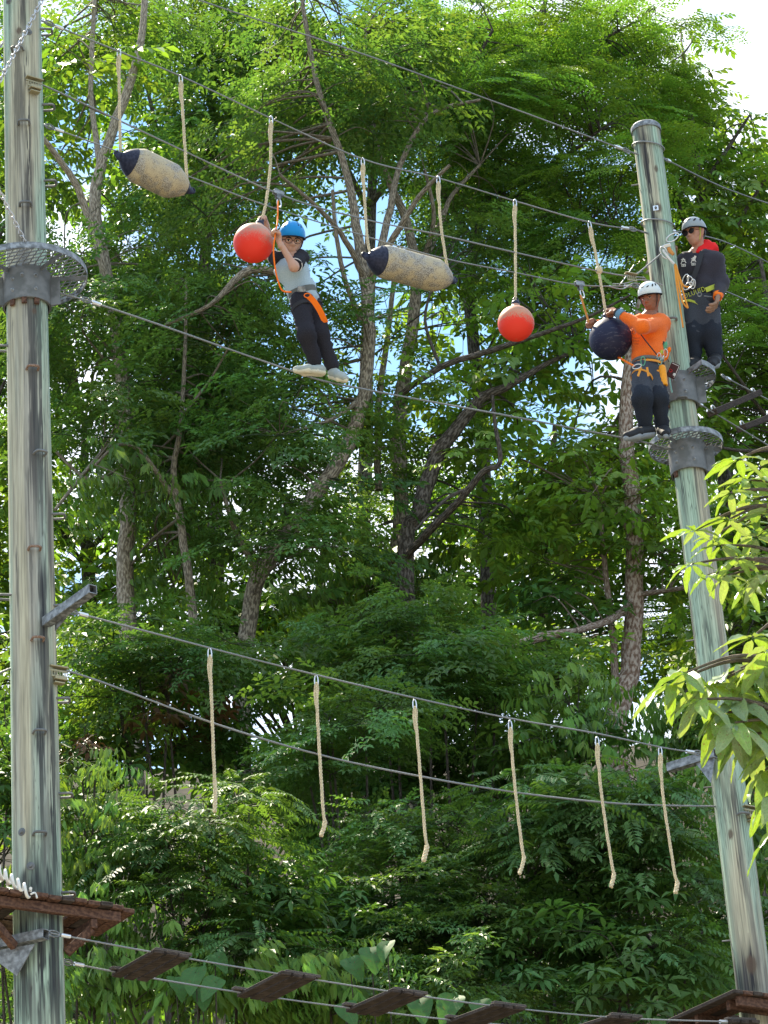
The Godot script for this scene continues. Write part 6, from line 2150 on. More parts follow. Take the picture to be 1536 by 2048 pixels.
func build_orange():
	var S := func(x: float, y: float, t := 0.0) -> Vector3: return spot(x, y, POLE_A, POLE_B, t)
	var who := thing("person", "person in orange long-sleeved shirt and white helmet holding the navy ball's rope", "person", S.call(1305, 880, 0.2))
	var skin: Material = M.skin_tan
	var cam: Vector3 = (EYE - S.call(1300, 650)).normalized()
	var neck: Vector3 = S.call(1300, 634, 0.2)
	var shL: Vector3 = S.call(1323, 649, 0.22)
	var shR: Vector3 = S.call(1272, 652, 0.1)
	var elL: Vector3 = S.call(1284, 654, 0.42)
	var wrL: Vector3 = S.call(1232, 624, 0.2)
	var elR: Vector3 = S.call(1228, 668, -0.22)
	var wrR: Vector3 = S.call(1190, 646, -0.12)
	var chest: Vector3 = S.call(1296, 668, 0.18)
	var waist: Vector3 = S.call(1297, 712, 0.2)
	var hipR: Vector3 = S.call(1284, 740, 0.22)
	var hipL: Vector3 = S.call(1309, 739, 0.22)
	var knR: Vector3 = S.call(1284, 797, 0.32)
	var knL: Vector3 = S.call(1316, 797, 0.3)
	var anR: Vector3 = S.call(1291, 853, 0.22)
	var anL: Vector3 = S.call(1325, 855, 0.22)
	var f := field(0.014, 0.055)
	f.chain([neck, chest, waist, (hipL + hipR) * 0.5], [0.055, 0.09, 0.085, 0.09])
	f.chain([neck, shL, elL, wrL], [0.055, 0.055, 0.038, 0.028])
	f.chain([neck, shR, elR, wrR], [0.055, 0.055, 0.038, 0.028])
	f.chain([hipR, knR, anR], [0.07, 0.052, 0.038])
	f.chain([hipL, knL, anL], [0.07, 0.052, 0.038])
	put_field("body", f, skin, who)
	f = cloth_field(0.012, 0.013)
	var across := (shL - shR).normalized()
	for e in [-1.0, 1.0]:
		f.chain([chest.lerp(neck, 0.75) + across * 0.07 * e, chest + across * 0.075 * e, waist + across * 0.06 * e, waist.lerp((hipL + hipR) * 0.5, 0.55) + across * 0.065 * e], [0.07, 0.086, 0.08, 0.08])
	f.chain([chest.lerp(neck, 0.5), chest, waist, waist.lerp((hipL + hipR) * 0.5, 0.55)], [0.06, 0.108, 0.105, 0.102])
	f.chain([chest.lerp(neck, 0.6), shL, elL, elL.lerp(wrL, 0.78)], [0.065, 0.074, 0.056, 0.042])
	f.chain([chest.lerp(neck, 0.6), shR, elR, elR.lerp(wrR, 0.85)], [0.065, 0.074, 0.056, 0.042])
	var shirt := put_field("shirt", f, M.orange_knit, who)
	var g := Geo.new()
	g.ring(neck.lerp(chest, 0.12), Basis(across, Vector3.UP, across.cross(Vector3.UP)), 0.075, 0.07, 0.008, 20, 6)
	put("collar", g, M.dark_web, shirt)
	# chest print: a round badge and lines of small lettering
	g = Geo.new()
	var bd: Vector3 = S.call(1268, 664, 0.31)
	g.ring(bd, Basis(view_right, -view_ahead, view_up), 0.016, 0.018, 0.002, 16, 4)
	g.box(bd, Basis(view_right, view_up, -view_ahead), Vector3(0.012, 0.003, 0.002))
	put("chest_badge", g, M.dark_web, shirt)
	for k in 3:
		g = Geo.new()
		g.box(S.call(1272, 676 + 6 * k, 0.325), Basis(view_right, view_up, -view_ahead), Vector3(0.07 - 0.012 * k, 0.003, 0.002))
		put("chest_print", g, M.dark_web, shirt)
	f = cloth_field(0.014, 0.014)
	var pel := (hipL + hipR) * 0.5
	f.chain([waist.lerp(pel, 0.55), pel], [0.102, 0.108])
	f.chain([hipR, knR], [0.096, 0.08])
	f.chain([hipL, knL], [0.096, 0.08])
	put_field("trousers", f, M.trouser_slate, who)
	f = cloth_field(0.016, 0.013)
	f.chain([hipR.lerp(knR, 0.86), knR, anR + (knR - anR).normalized() * 0.03], [0.086, 0.083, 0.062])
	f.chain([hipL.lerp(knL, 0.86), knL, anL + (knL - anL).normalized() * 0.02], [0.086, 0.083, 0.062])
	put_field("trouser_legs", f, M.trouser_navy, who)
	g = Geo.new()
	g.tube([anR, anR.lerp(knR, -0.12)], [0.046, 0.05], 12)
	put("sock", g, M.orange_web, who)
	put_shoe(who, S.call(1303, 872, 0.2), S.call(1252, 880, 0.3), anR, M.shoe_black, M.sole_grey, 1.12)
	put_shoe(who, S.call(1322, 868, 0.12), S.call(1332, 876, 0.34), anL, M.shoe_black, M.sole_grey, 1.1)
	put_hand(who, skin, wrL, S.call(1209, 613, 0.06) - wrL, S.call(1212, 640, -0.05) - S.call(1216, 600, 0.12), 1.05, 0.9, false)
	put_hand(who, skin, wrR, S.call(1176, 638, -0.06) - wrR, cam * 0.6 - view_up, 1.05, 0.95, true)
	g = Geo.new()
	var wd := (wrL - elL).normalized()
	g.tube([elL.lerp(wrL, 0.74), elL.lerp(wrL, 0.9)], [0.05, 0.046], 14)
	put("wrist_band", g, M.band_blue, who)
	g = Geo.new()
	g.tube([elL.lerp(wrL, 0.9), elL.lerp(wrL, 0.97)], [0.046, 0.042], 14)
	put("watch_strap", g, M.dark_web, who)
	head(who, S.call(1301, 598, 0.25), cam * 0.85 - view_right * 0.42, Vector3.UP + view_right * 0.12, 1.02, skin, {"neck": neck, "helmet": M.helmet_white, "open": 0.004, "look": 0.006, "vents": [[-0.1, 0.55, 0.016, 0.006, 0.0], [0.45, 0.5, 0.016, 0.006, 0.5], [0.95, 0.55, 0.02, 0.007, 0.9], [1.35, 0.6, 0.02, 0.007, 1.0], [-0.7, 0.5, 0.016, 0.006, -0.4]]})
	# harness
	var ax := (neck - waist).normalized()
	var h := put("harness_belt", belt(waist.lerp(pel, 0.62), ax, cam, 0.15, 0.128, 0.03), M.grey_web, who)
	put("waist_webbing", belt(pel + ax * 0.02, ax - view_right * 0.03, cam, 0.152, 0.13, 0.022), M.amber_web, h)
	for q in [[hipR, knR], [hipL, knL]]:
		var d: Vector3 = q[1] - q[0]
		put("leg_loop", belt(q[0] + d * 0.3, d - view_right * 0.12, cam, 0.1, 0.1, 0.02), M.amber_web, h)
	g = Geo.new()
	g.strap([S.call(1282, 735, 0.4), S.call(1276, 752, 0.4)], 0.02, 0.005, cam)
	g.strap([S.call(1294, 735, 0.41), S.call(1297, 752, 0.41)], 0.02, 0.005, cam)
	put("riser", g, M.amber_web, h)
	put("carabiner", carabiner(S.call(1286, 722, 0.41), view_up, cam, 0.8), M.green_paint, h)
	put("carabiner", carabiner(S.call(1274, 733, 0.4), view_right + view_up * 0.3, cam, 0.8), M.bright_steel, h)
	g = Geo.new()
	g.tube(curve([S.call(1278, 664, 0.36), S.call(1290, 680, 0.38), S.call(1302, 695, 0.37), S.call(1316, 712, 0.35)], 4), [0.006], 5)
	put("gear_sling", g, M.dark_web, h)
	# tools at the left hip
	var gear := [[1330, 692, 0.02, 0.075, "green_paint"], [1338, 700, 0.018, 0.05, "orange_web"], [1334, 712, 0.016, 0.07, "orange_web"], [1322, 707, 0.02, 0.06, "lime_web"], [1325, 718, 0.014, 0.06, "bright_steel"]]
	for q in gear:
		g = Geo.new()
		g.ball(S.call(q[0], q[1], 0.32), Vector3(q[2], q[3] * 0.6, 0.014), Basis(view_right.rotated(view_ahead, 0.3), view_up.rotated(view_ahead, 0.3), -view_ahead), 8, 10)
		put("hip_tool", g, M[q[4]], h)
	g = Geo.new()
	g.ball(S.call(1322, 692, 0.28), Vector3(0.045, 0.06, 0.04), Basis(), 8, 12)
	put("gear_pouch", g, M.black_cloth, h)
	for q in [[1318, 714, "bright_steel"], [1326, 716, "amber_web"], [1331, 706, "bright_steel"], [1320, 722, "teal_cord"]]:
		put("carabiner", carabiner(S.call(q[0], q[1], 0.36), view_up, cam, 0.75), M[q[2]], h)
	# the bottle and the phone pouch hang from it
	var b0: Vector3 = S.call(1328, 772, 0.34)
	var b1: Vector3 = S.call(1323, 726, 0.34)
	var t := thing("water_bottle", "orange insulated bottle hanging at the orange-shirted instructor's hip", "bottle", b0)
	var bd2 := Transform3D(Basis(Quaternion(Vector3.UP, (b1 - b0).normalized())), b0)
	g = Geo.new()
	g.lathe(bd2, [Vector2(0.0, 0.0), Vector2(0.034, 0.0), Vector2(0.037, 0.006), Vector2(0.037, 0.175), Vector2(0.033, 0.195), Vector2(0.024, 0.21)], 24)
	put("flask", g, M.bottle_amber, t)
	g = Geo.new()
	g.lathe(bd2, [Vector2(0.025, 0.205), Vector2(0.025, 0.232), Vector2(0.02, 0.238), Vector2(0.0, 0.239)], 20)
	put("lid", g, M.black_cloth, t)
	t = thing("phone_pouch", "maroon pouch with white print swinging from the instructor's belt in front of the pole", "pouch", S.call(1345, 742, 0.3))
	g = Geo.new()
	var px := view_right.rotated(view_ahead, 0.42)
	var py := view_up.rotated(view_ahead, 0.42)
	g.box(S.call(1346, 741, 0.3), Basis(px, py, px.cross(py)), Vector3(0.085, 0.14, 0.018), 0.005)
	put("pouch_body", g, M.pouch_maroon, t)
	g = Geo.new()
	var pc: Vector3 = S.call(1346, 741, 0.3) + px.cross(py) * 0.0105
	g.box(pc + py * 0.058, Basis(px, py, px.cross(py)), Vector3(0.07, 0.004, 0.001))
	g.box(pc + px * 0.034, Basis(px, py, px.cross(py)), Vector3(0.004, 0.11, 0.001))
	g.ball(pc + px * 0.025 - py * 0.03, Vector3(0.014, 0.014, 0.001), Basis(px, py, px.cross(py)), 5, 8)
	put("white_print", g, M.white_thread, t)
	g = Geo.new()
	g.ring(pc - px * 0.02 - py * 0.01, Basis(px, px.cross(py), py), 0.013, 0.013, 0.002, 14, 4)
	put("red_print", g, M.red_fleece, t)
	g = Geo.new()
	g.tube([S.call(1334, 715, 0.3), S.call(1338, 724, 0.3)], [0.004], 5)
	put("pouch_cord", g, M.dark_web, t)
	trolley("pulley trolley with wooden-gripped strap beside the navy ball", S.call(1159, 568), S.call(1200, 575) - S.call(1120, 563), S.call(1168, 600) - S.call(1159, 568), M.galvanised)
	cord("lanyard", "amber strap from the pulley trolley to the orange-shirted instructor's fist", [S.call(1161, 590, 0.0), S.call(1167, 610, -0.02), S.call(1172, 626, -0.05), S.call(1178, 645, -0.07)], 0.010, M.wood_handle)
	cord("lanyard", "orange-red lanyard running under the navy ball to the instructor's harness", [S.call(1190, 650, -0.25), S.call(1215, 700, -0.25), S.call(1243, 718, 0.1), S.call(1268, 732, 0.38)], 0.010, M.orange_web)
	cord("teal_lanyard", "teal coiled cord hanging in front of the capped pole's collar", [S.call(1339, 712, 0.3), S.call(1343, 735, 0.26), S.call(1340, 760, 0.25), S.call(1344, 785, 0.22)], 0.007, M.teal_cord)
	# tail of slack cables and clamps where the safety cables meet the pole
	t = thing("rigging_plate", "perforated metal rigging plate where the safety cable reaches the capped pole", "plate", S.call(1262, 552, 0.05))
	g = Geo.new()
	var al: Vector3 = (S.call(1290, 560) - S.call(1215, 545)).normalized()
	var pz := al.cross(Vector3.UP).normalized()
	var pu := pz.cross(al)
	g.box(S.call(1262, 548, 0.05), Basis(al, pu, pz), Vector3(0.13, 0.012, 0.05), 0.002)
	for k in 5:
		g.box(S.call(1262, 548, 0.05) - pu * 0.035 + al * (-0.05 + 0.025 * k), Basis(al, pu, pz), Vector3(0.008, 0.05, 0.006))
	g.box(S.call(1262, 548, 0.05) - pu * 0.065, Basis(al, pu, pz), Vector3(0.11, 0.014, 0.008))
	put("plate_body", g, M.brass_steel, t)
	g = Geo.new()
	g.tube(curve([S.call(1255, 545, 0.05), S.call(1272, 548, 0.06), S.call(1290, 535, 0.1), S.call(1322, 508, 0.2)], 5), [0.0085], 6)
	put("cable_tail", g, M.cable_steel, t)
	g = Geo.new()
	g.tube(curve([S.call(1268, 530, 0.05), S.call(1258, 545, 0.05), S.call(1240, 570, 0.04)], 4), [0.006], 5)
	g.tube(curve([S.call(1215, 572, 0.04), S.call(1245, 578, 0.05), S.call(1268, 566, 0.05), S.call(1288, 572, 0.08)], 5), [0.006], 5)
	g.tube(curve([S.call(1225, 568, 0.04), S.call(1250, 567, 0.05), S.call(1275, 560, 0.05), S.call(1300, 562, 0.1), S.call(1325, 570, 0.18)], 5), [0.0055], 5)
	put("slack_wire", g, M.cable_steel, t)

func build_black():
	var S := func(x: float, y: float, d := 24.6) -> Vector3: return at(x, y, d)
	var who := thing("person", "person in black sweater, grey helmet and sunglasses standing behind the capped pole", "person", S.call(1408, 740, 24.6))
	var skin: Material = M.skin_fair
	var cam: Vector3 = (EYE - S.call(1400, 550)).normalized()
	var neck: Vector3 = S.call(1396, 506)
	var shL: Vector3 = S.call(1430, 522, 24.55)
	var shR: Vector3 = S.call(1367, 526, 24.65)
	var elL: Vector3 = S.call(1443, 566, 24.55)
	var wrL: Vector3 = S.call(1436, 592, 24.42)
	var elR: Vector3 = S.call(1350, 556, 24.75)
	var wrR: Vector3 = S.call(1344, 520, 24.75)
	var chest: Vector3 = S.call(1398, 538)
	var waist: Vector3 = S.call(1399, 578)
	var hipR: Vector3 = S.call(1384, 606)
	var hipL: Vector3 = S.call(1416, 604)
	var knR: Vector3 = S.call(1383, 672, 24.55)
	var knL: Vector3 = S.call(1422, 668, 24.55)
	var anR: Vector3 = S.call(1388, 714, 24.58)
	var anL: Vector3 = S.call(1430, 710, 24.58)
	var f := field(0.014, 0.055)
	f.chain([neck, chest, waist, (hipL + hipR) * 0.5], [0.055, 0.095, 0.09, 0.095])
	f.chain([neck, shL, elL, wrL], [0.055, 0.058, 0.04, 0.03])
	f.chain([neck, shR, elR, wrR], [0.055, 0.058, 0.04, 0.03])
	f.chain([hipR, knR, anR], [0.075, 0.055, 0.04])
	f.chain([hipL, knL, anL], [0.075, 0.055, 0.04])
	put_field("body", f, skin, who)
	f = cloth_field(0.012, 0.013)
	var across := (shL - shR).normalized()
	for e in [-1.0, 1.0]:
		f.chain([chest.lerp(neck, 0.7) + across * 0.08 * e, chest + across * 0.08 * e, waist + across * 0.068 * e, waist.lerp((hipL + hipR) * 0.5, 0.4) + across * 0.07 * e], [0.07, 0.092, 0.085, 0.085])
	f.chain([chest.lerp(neck, 0.5), chest, waist, waist.lerp((hipL + hipR) * 0.5, 0.4)], [0.06, 0.115, 0.112, 0.11])
	f.chain([chest.lerp(neck, 0.6), shL, elL, elL.lerp(wrL, 0.95)], [0.065, 0.08, 0.062, 0.048])
	f.chain([chest.lerp(neck, 0.6), shR, elR, elR.lerp(wrR, 0.95)], [0.065, 0.08, 0.062, 0.048])
	var shirt := put_field("sweater", f, M.sweater_black, who)
	# white brush-like characters printed on the chest
	var out := cam
	var wx := across
	var wy := out.cross(wx).normalized()
	if wy.y < 0:
		wy = -wy
	var g := Geo.new()
	var strokes := [[-5, 8, 4, 8], [-4, 4, 5, 4], [0, 11, -6, -2], [0, 10, 6, 0], [-4, -3, 4, -3], [-4, -7, 4, -7], [-4, -3, -4, -8], [4, -3, 4, -8], [0, -3, 0, -8]]
	for ch in [[1367, 526, 1.0], [1387, 524, 0.95]]:
		g = Geo.new()
		var c: Vector3 = S.call(ch[0], ch[1], 24.46) + out * 0.015
		for s in strokes:
			var p: Vector3 = c + (wx * s[0] + wy * s[1]) * 0.0042 * ch[2]
			var q: Vector3 = c + (wx * s[2] + wy * s[3]) * 0.0042 * ch[2]
			g.strap([p, q], 0.0075, 0.003, out)
		if ch[0] > 1380:
			g.strap([c + wy * 0.01, c + wy * 0.055 + wx * 0.022], 0.02, 0.003, out)
		put("chest_character", g, M.white_thread, shirt)
	f = cloth_field(0.014, 0.014)
	var pel := (hipL + hipR) * 0.5
	f.chain([waist.lerp(pel, 0.5), pel], [0.108, 0.116])
	f.chain([hipR, knR.lerp(hipR, 0.05)], [0.104, 0.094])
	f.chain([hipL, knL.lerp(hipL, 0.05)], [0.104, 0.094])
	f.cuts = []
	put_field("trousers", f, M.trouser_slate, who)
	f = cloth_field(0.016, 0.013)
	f.chain([hipR.lerp(knR, 0.82), knR, anR], [0.1, 0.092, 0.072])
	f.chain([hipL.lerp(knL, 0.82), knL, anL], [0.1, 0.092, 0.072])
	put_field("trouser_legs", f, M.trouser_navy, who)
	put_shoe(who, S.call(1394, 732, 24.62), S.call(1378, 741, 24.36), anR, M.shoe_black, M.sole_grey, 1.1)
	put_shoe(who, S.call(1434, 728, 24.62), S.call(1424, 738, 24.36), anL, M.shoe_black, M.sole_grey, 1.1)
	put_hand(who, M.glove_tan, wrL, S.call(1432, 612, 24.38) - wrL, -view_right + cam * 0.2, 1.35, 0.35, false, "glove", true)
	put_hand(who, M.glove_tan, wrR, S.call(1345, 500, 24.72) - wrR, cam, 1.2, 0.9, true, "glove")
	g = Geo.new()
	g.tube([elL.lerp(wrL, 0.92), elL.lerp(wrL, 1.12)], [0.05, 0.044], 14)
	put("cuff", g, M.orange_web, who)
	head(who, S.call(1390, 468, 24.52), cam * 0.8 - view_right * 0.55 + Vector3.UP * 0.12, Vector3.UP + view_right * 0.05, 1.05, skin, {"neck": neck, "helmet": M.helmet_grey, "strap": M.lime_web, "glasses": "sun", "vents": [[0.35, 0.65, 0.02, 0.008, 0.4], [0.9, 0.5, 0.024, 0.009, 0.7], [1.5, 0.5, 0.024, 0.009, 0.8], [-0.4, 0.6, 0.02, 0.008, -0.3]]})
	f = cloth_field(0.012, 0.01)
	f.chain([S.call(1410, 486, 24.62), S.call(1424, 498, 24.6), S.call(1418, 505, 24.56)], [0.036, 0.045, 0.04])
	f.chain([S.call(1410, 492, 24.6), S.call(1396, 503, 24.52)], [0.04, 0.02])
	put_field("neck_scarf", f, M.red_fleece, who)
	# harness: shoulder straps, lime belt, ropes and hardware
	var ax := (neck - waist).normalized()
	var h := put("harness_belt", belt(waist.lerp(pel, 0.3), ax - view_right * 0.05, cam, 0.158, 0.132, 0.048), M.dark_web, who)
	g = Geo.new()
	g.strap(curve([S.call(1412, 580, 24.4), S.call(1424, 575, 24.44), S.call(1432, 572, 24.5)], 4), 0.045, 0.006, cam)
	put("lime_webbing", g, M.lime_web, h)
	var tm := TextMesh.new()
	tm.text = "OLUUID"
	tm.font_size = 16
	tm.pixel_size = 0.0036
	tm.depth = 0.004
	var sf := SystemFont.new()
	sf.font_names = PackedStringArray(["Droid Sans"])
	tm.font = sf
	var tc: Vector3 = S.call(1389, 585, 24.42) + cam * 0.02
	var tr := view_right.rotated(view_ahead, -0.35)
	part("belt_lettering", tm, M.lime_web, h, Transform3D(Basis(tr, cam.cross(tr).normalized(), cam), tc - who.position))
	for q in [[hipR, knR], [hipL, knL]]:
		var d: Vector3 = q[1] - q[0]
		put("leg_loop", belt(q[0] + d * 0.16, d - view_right * 0.12, cam, 0.112, 0.11, 0.028), M.lime_web if q[0] == hipR else M.dark_web, h)
	g = Geo.new()
	g.strap(curve([S.call(1404, 503, 24.46), S.call(1396, 530, 24.41), S.call(1388, 552, 24.41), S.call(1382, 566, 24.43)], 4), 0.045, 0.006, cam)
	g.strap(curve([S.call(1388, 545, 24.41), S.call(1375, 548, 24.44), S.call(1364, 560, 24.5)], 3), 0.04, 0.006, cam)
	put("chest_strap", g, M.dark_web, h)
	for q in [[1371, 560, 1.1, 0.3], [1381, 562, 1.0, -0.4], [1376, 572, 1.0, 0.9], [1386, 568, 0.9, 0.1]]:
		put("carabiner", carabiner(S.call(q[0], q[1], 24.36), view_up.rotated(view_ahead, q[3]), cam, q[2]), M.bright_steel, h)
	g = Geo.new()
	g.ring(S.call(1399, 589, 24.36), Basis(view_right, -view_ahead, view_up), 0.018, 0.018, 0.006, 14, 6)
	g.tube([S.call(1408, 592, 24.36), S.call(1424, 594, 24.4)], [0.006], 6)
	put("gear_ring", g, M.galvanised, h)
	var t := thing("rope_bundle", "bundle of orange cord loops hanging beside the capped pole", "rope", S.call(1352, 540, 24.25))
	for q in [[[1350, 530], [1352, 560], [1358, 600], [1364, 640], [1366, 655]], [[1349, 532], [1356, 565], [1364, 600], [1371, 612], [1376, 616]], [[1352, 530], [1360, 560], [1368, 590], [1376, 616]], [[1350, 528], [1357, 548], [1366, 570], [1378, 574]], [[1353, 534], [1358, 570], [1365, 606]]]:
		var pts := []
		for p in q:
			pts.append(S.call(p[0], p[1], 24.22))
		g = Geo.new()
		g.tube(curve(pts, 5), [0.0085], 6)
		put("loop", g, M.amber_web, t)
	t = thing("descender", "steel cable grab with wooden-coloured grip on the capped pole beside the instructors", "clip", S.call(1338, 498, 24.2))
	g = Geo.new()
	var gx := view_right.rotated(view_ahead, -0.3)
	g.box(S.call(1333, 492, 24.2), Basis(gx, view_up.rotated(view_ahead, -0.3), -view_ahead), Vector3(0.08, 0.035, 0.03), 0.004)
	put("grab_body", g, M.bright_steel, t)
	g = Geo.new()
	g.tube([S.call(1337, 496, 24.17), S.call(1341, 503, 24.17), S.call(1347, 509, 24.17)], [0.018, 0.02, 0.015], 10)
	put("grip", g, M.wood_handle, t)
	put("carabiner", carabiner(S.call(1328, 505, 24.18), view_up + view_right * -0.5, cam, 1.2), M.bright_steel, t)
	put("carabiner", carabiner(S.call(1345, 475, 24.2), view_right + view_up * 0.6, cam, 1.3), M.bright_steel, t)
	g = Geo.new()
	g.tube(curve([S.call(1326, 500, 24.2), S.call(1336, 514, 24.18), S.call(1348, 528, 24.2)], 5), [0.012], 6)
	put("strap_loop", g, M.white_rope, t)

# ------------------------------------------------------------------ large single leaves
func big_leaf(shape: String, sd: int) -> ArrayMesh:
	# a blade of one unit length along +x, face up, folded on its midrib and bent down towards the tip
	var r := RandomNumberGenerator.new()
	r.seed = sd
	var g := Geo.new()
	var nu := 12
	var nv := 6
	var droop := r.randf_range(0.12, 0.34)
	var twist := r.randf_range(-0.35, 0.35)
	var wave := r.randf_range(0.01, 0.025)
	var grid := []
	for i in nu + 1:
		var u := float(i) / nu
		var w := 0.0
		if shape == "heart":
			w = 0.46 * pow(sin(PI * pow(u, 0.6)), 0.8) if u > 0.0 and u < 1.0 else 0.0
		else:
			w = 0.15 * pow(sin(PI * pow(u, 0.82)), 0.75) if u > 0.0 and u < 1.0 else 0.0
		var row := []
		for j in nv + 1:
			var v := float(j) / nv * 2.0 - 1.0
			var x := u
			if shape == "heart":
				x = u - 0.30 * absf(v) * (1.0 - u)
			var z := v * w
			var y := -droop * u * u + 0.32 * absf(z) + wave * sin(u * 17.0 + v * 2.0) * absf(v)
			var p := Vector3(x, y, z)
			p = Vector3(p.x, p.y * cos(twist * u) - p.z * sin(twist * u), p.y * sin(twist * u) + p.z * cos(twist * u))
			row.append(p)
		grid.append(row)
	for i in nu + 1:
		for j in nv + 1:
			var du: Vector3 = grid[mini(i + 1, nu)][j] - grid[maxi(i - 1, 0)][j]
			var dv: Vector3 = grid[i][mini(j + 1, nv)] - grid[i][maxi(j - 1, 0)]
			if dv.length() < 1e-5:
				dv = Vector3(0, 0, 1)
			var nn := dv.cross(du).normalized()
			g.vert(grid[i][j], nn, Vector2(float(i) / nu, float(j) / nv))
	for i in nu:
		for j in nv:
			var a := i * (nv + 1) + j
			var b := a + nv + 1
			g.tri(a, a + 1, b + 1)
			g.tri(a, b + 1, b)
	return g.commit()

func leaf_skin(called: String, body: Color, vein: Color, spots: float, sd: int) -> StandardMaterial3D:
	var w := 192
	var h := 96
	var im := Image.create(w, h, false, Image.FORMAT_RGB8)
	var n := FastNoiseLite.new()
	n.seed = sd
	n.frequency = 0.03
	n.fractal_octaves = 3
	for j in h:
		for i in w:
			var u := float(i) / w
			var v := absf(float(j) / h * 2.0 - 1.0)
			var c := body * (1.0 + 0.22 * n.get_noise_2d(i, j))
			var rib := 1.0 - smoothstep(0.015, 0.05, v)
			var side := absf(fposmod(u * 11.0 - v * 2.2, 1.0) - 0.5)
			rib = maxf(rib, 0.55 * (1.0 - smoothstep(0.02, 0.09, side)))
			c = c.lerp(vein, rib * 0.6)
			if n.get_noise_2d(i * 2.3 + 400.0, j * 2.3) > 0.5 - spots:
				c = c.lerp(Color(0.2, 0.11, 0.04), 0.8)
			im.set_pixel(i, j, Color(clampf(c.r, 0, 1), clampf(c.g, 0, 1), clampf(c.b, 0, 1)).linear_to_srgb())
	var m := mat(called, Color.WHITE, 0.34)
	m.metallic_specular = 0.5
	m.albedo_texture = ImageTexture.create_from_image(im)
	m.backlight_enabled = true
	m.backlight = Color(1, 0.96, 0.5)
	return m

var blades := {}

func blade(shape: String, k: int) -> ArrayMesh:
	var key := "%s%d" % [shape, k]
	if not blades.has(key):
		blades[key] = big_leaf(shape, 300 + k * 13)
	return blades[key]

func whorl(who: Node3D, c: Vector3, count: int, size: float, droop: float, lean: Vector3, mats: Array):
	var off := rng.randf() * TAU
	for k in count:
		var a := off + TAU * k / count + rng.randf_range(-0.3, 0.3)
		var d := Vector3(cos(a), -droop + rng.randf_range(-0.25, 0.2), sin(a)) + lean * 0.8
		d = d.normalized()
		var up := (Vector3.UP + Vector3(rng.randf_range(-0.35, 0.35), 0, rng.randf_range(-0.35, 0.35)))
		var z := d.cross(up).normalized()
		var y := z.cross(d)
		var s := size * rng.randf_range(0.7, 1.15)
		part("leaf", blade("lance", rng.randi_range(0, 4)), mats[rng.randi_range(0, mats.size() - 1)], who, Transform3D(Basis(d * s, y * s, z * s * rng.randf_range(0.85, 1.2)), c + d * 0.012 - who.position))

func sapling(label: String, foot: Vector3, top: Vector3, whorls: Array, d: float, mats: Array, bend: float):
	var who := thing("sapling", label, "tree", foot, "")
	var g := Geo.new()
	var stem := curve([foot, foot.lerp(top, 0.5) + Vector3(0.1, 0, 0.1), top], 8)
	var rr := []
	for i in stem.size():
		rr.append(lerpf(0.05, 0.012, float(i) / stem.size()))
	g.tube(stem, rr, 8)
	var nodes := []
	for w in whorls:
		var c := at(w[0], w[1], d + w[4])
		var from: Vector3 = stem[0]
		for s in stem:
			if (s - c).length() + maxf(0.0, s.y - c.y) < (from - c).length() + maxf(0.0, from.y - c.y):
				from = s
		g.tube(curve([from, from.lerp(c, 0.55) + Vector3.UP * bend * (from - c).length(), c], 6), [0.012, 0.011, 0.011, 0.010, 0.010, 0.009, 0.009, 0.008, 0.007, 0.006, 0.0055, 0.005, 0.004], 6)
		nodes.append(c)
	put("trunk", g, M.bark_pale, who)
	for i in whorls.size():
		var w: Array = whorls[i]
		whorl(who, nodes[i], w[2], w[3], w[5], Vector3(-w[6], 0, 0.15), mats)

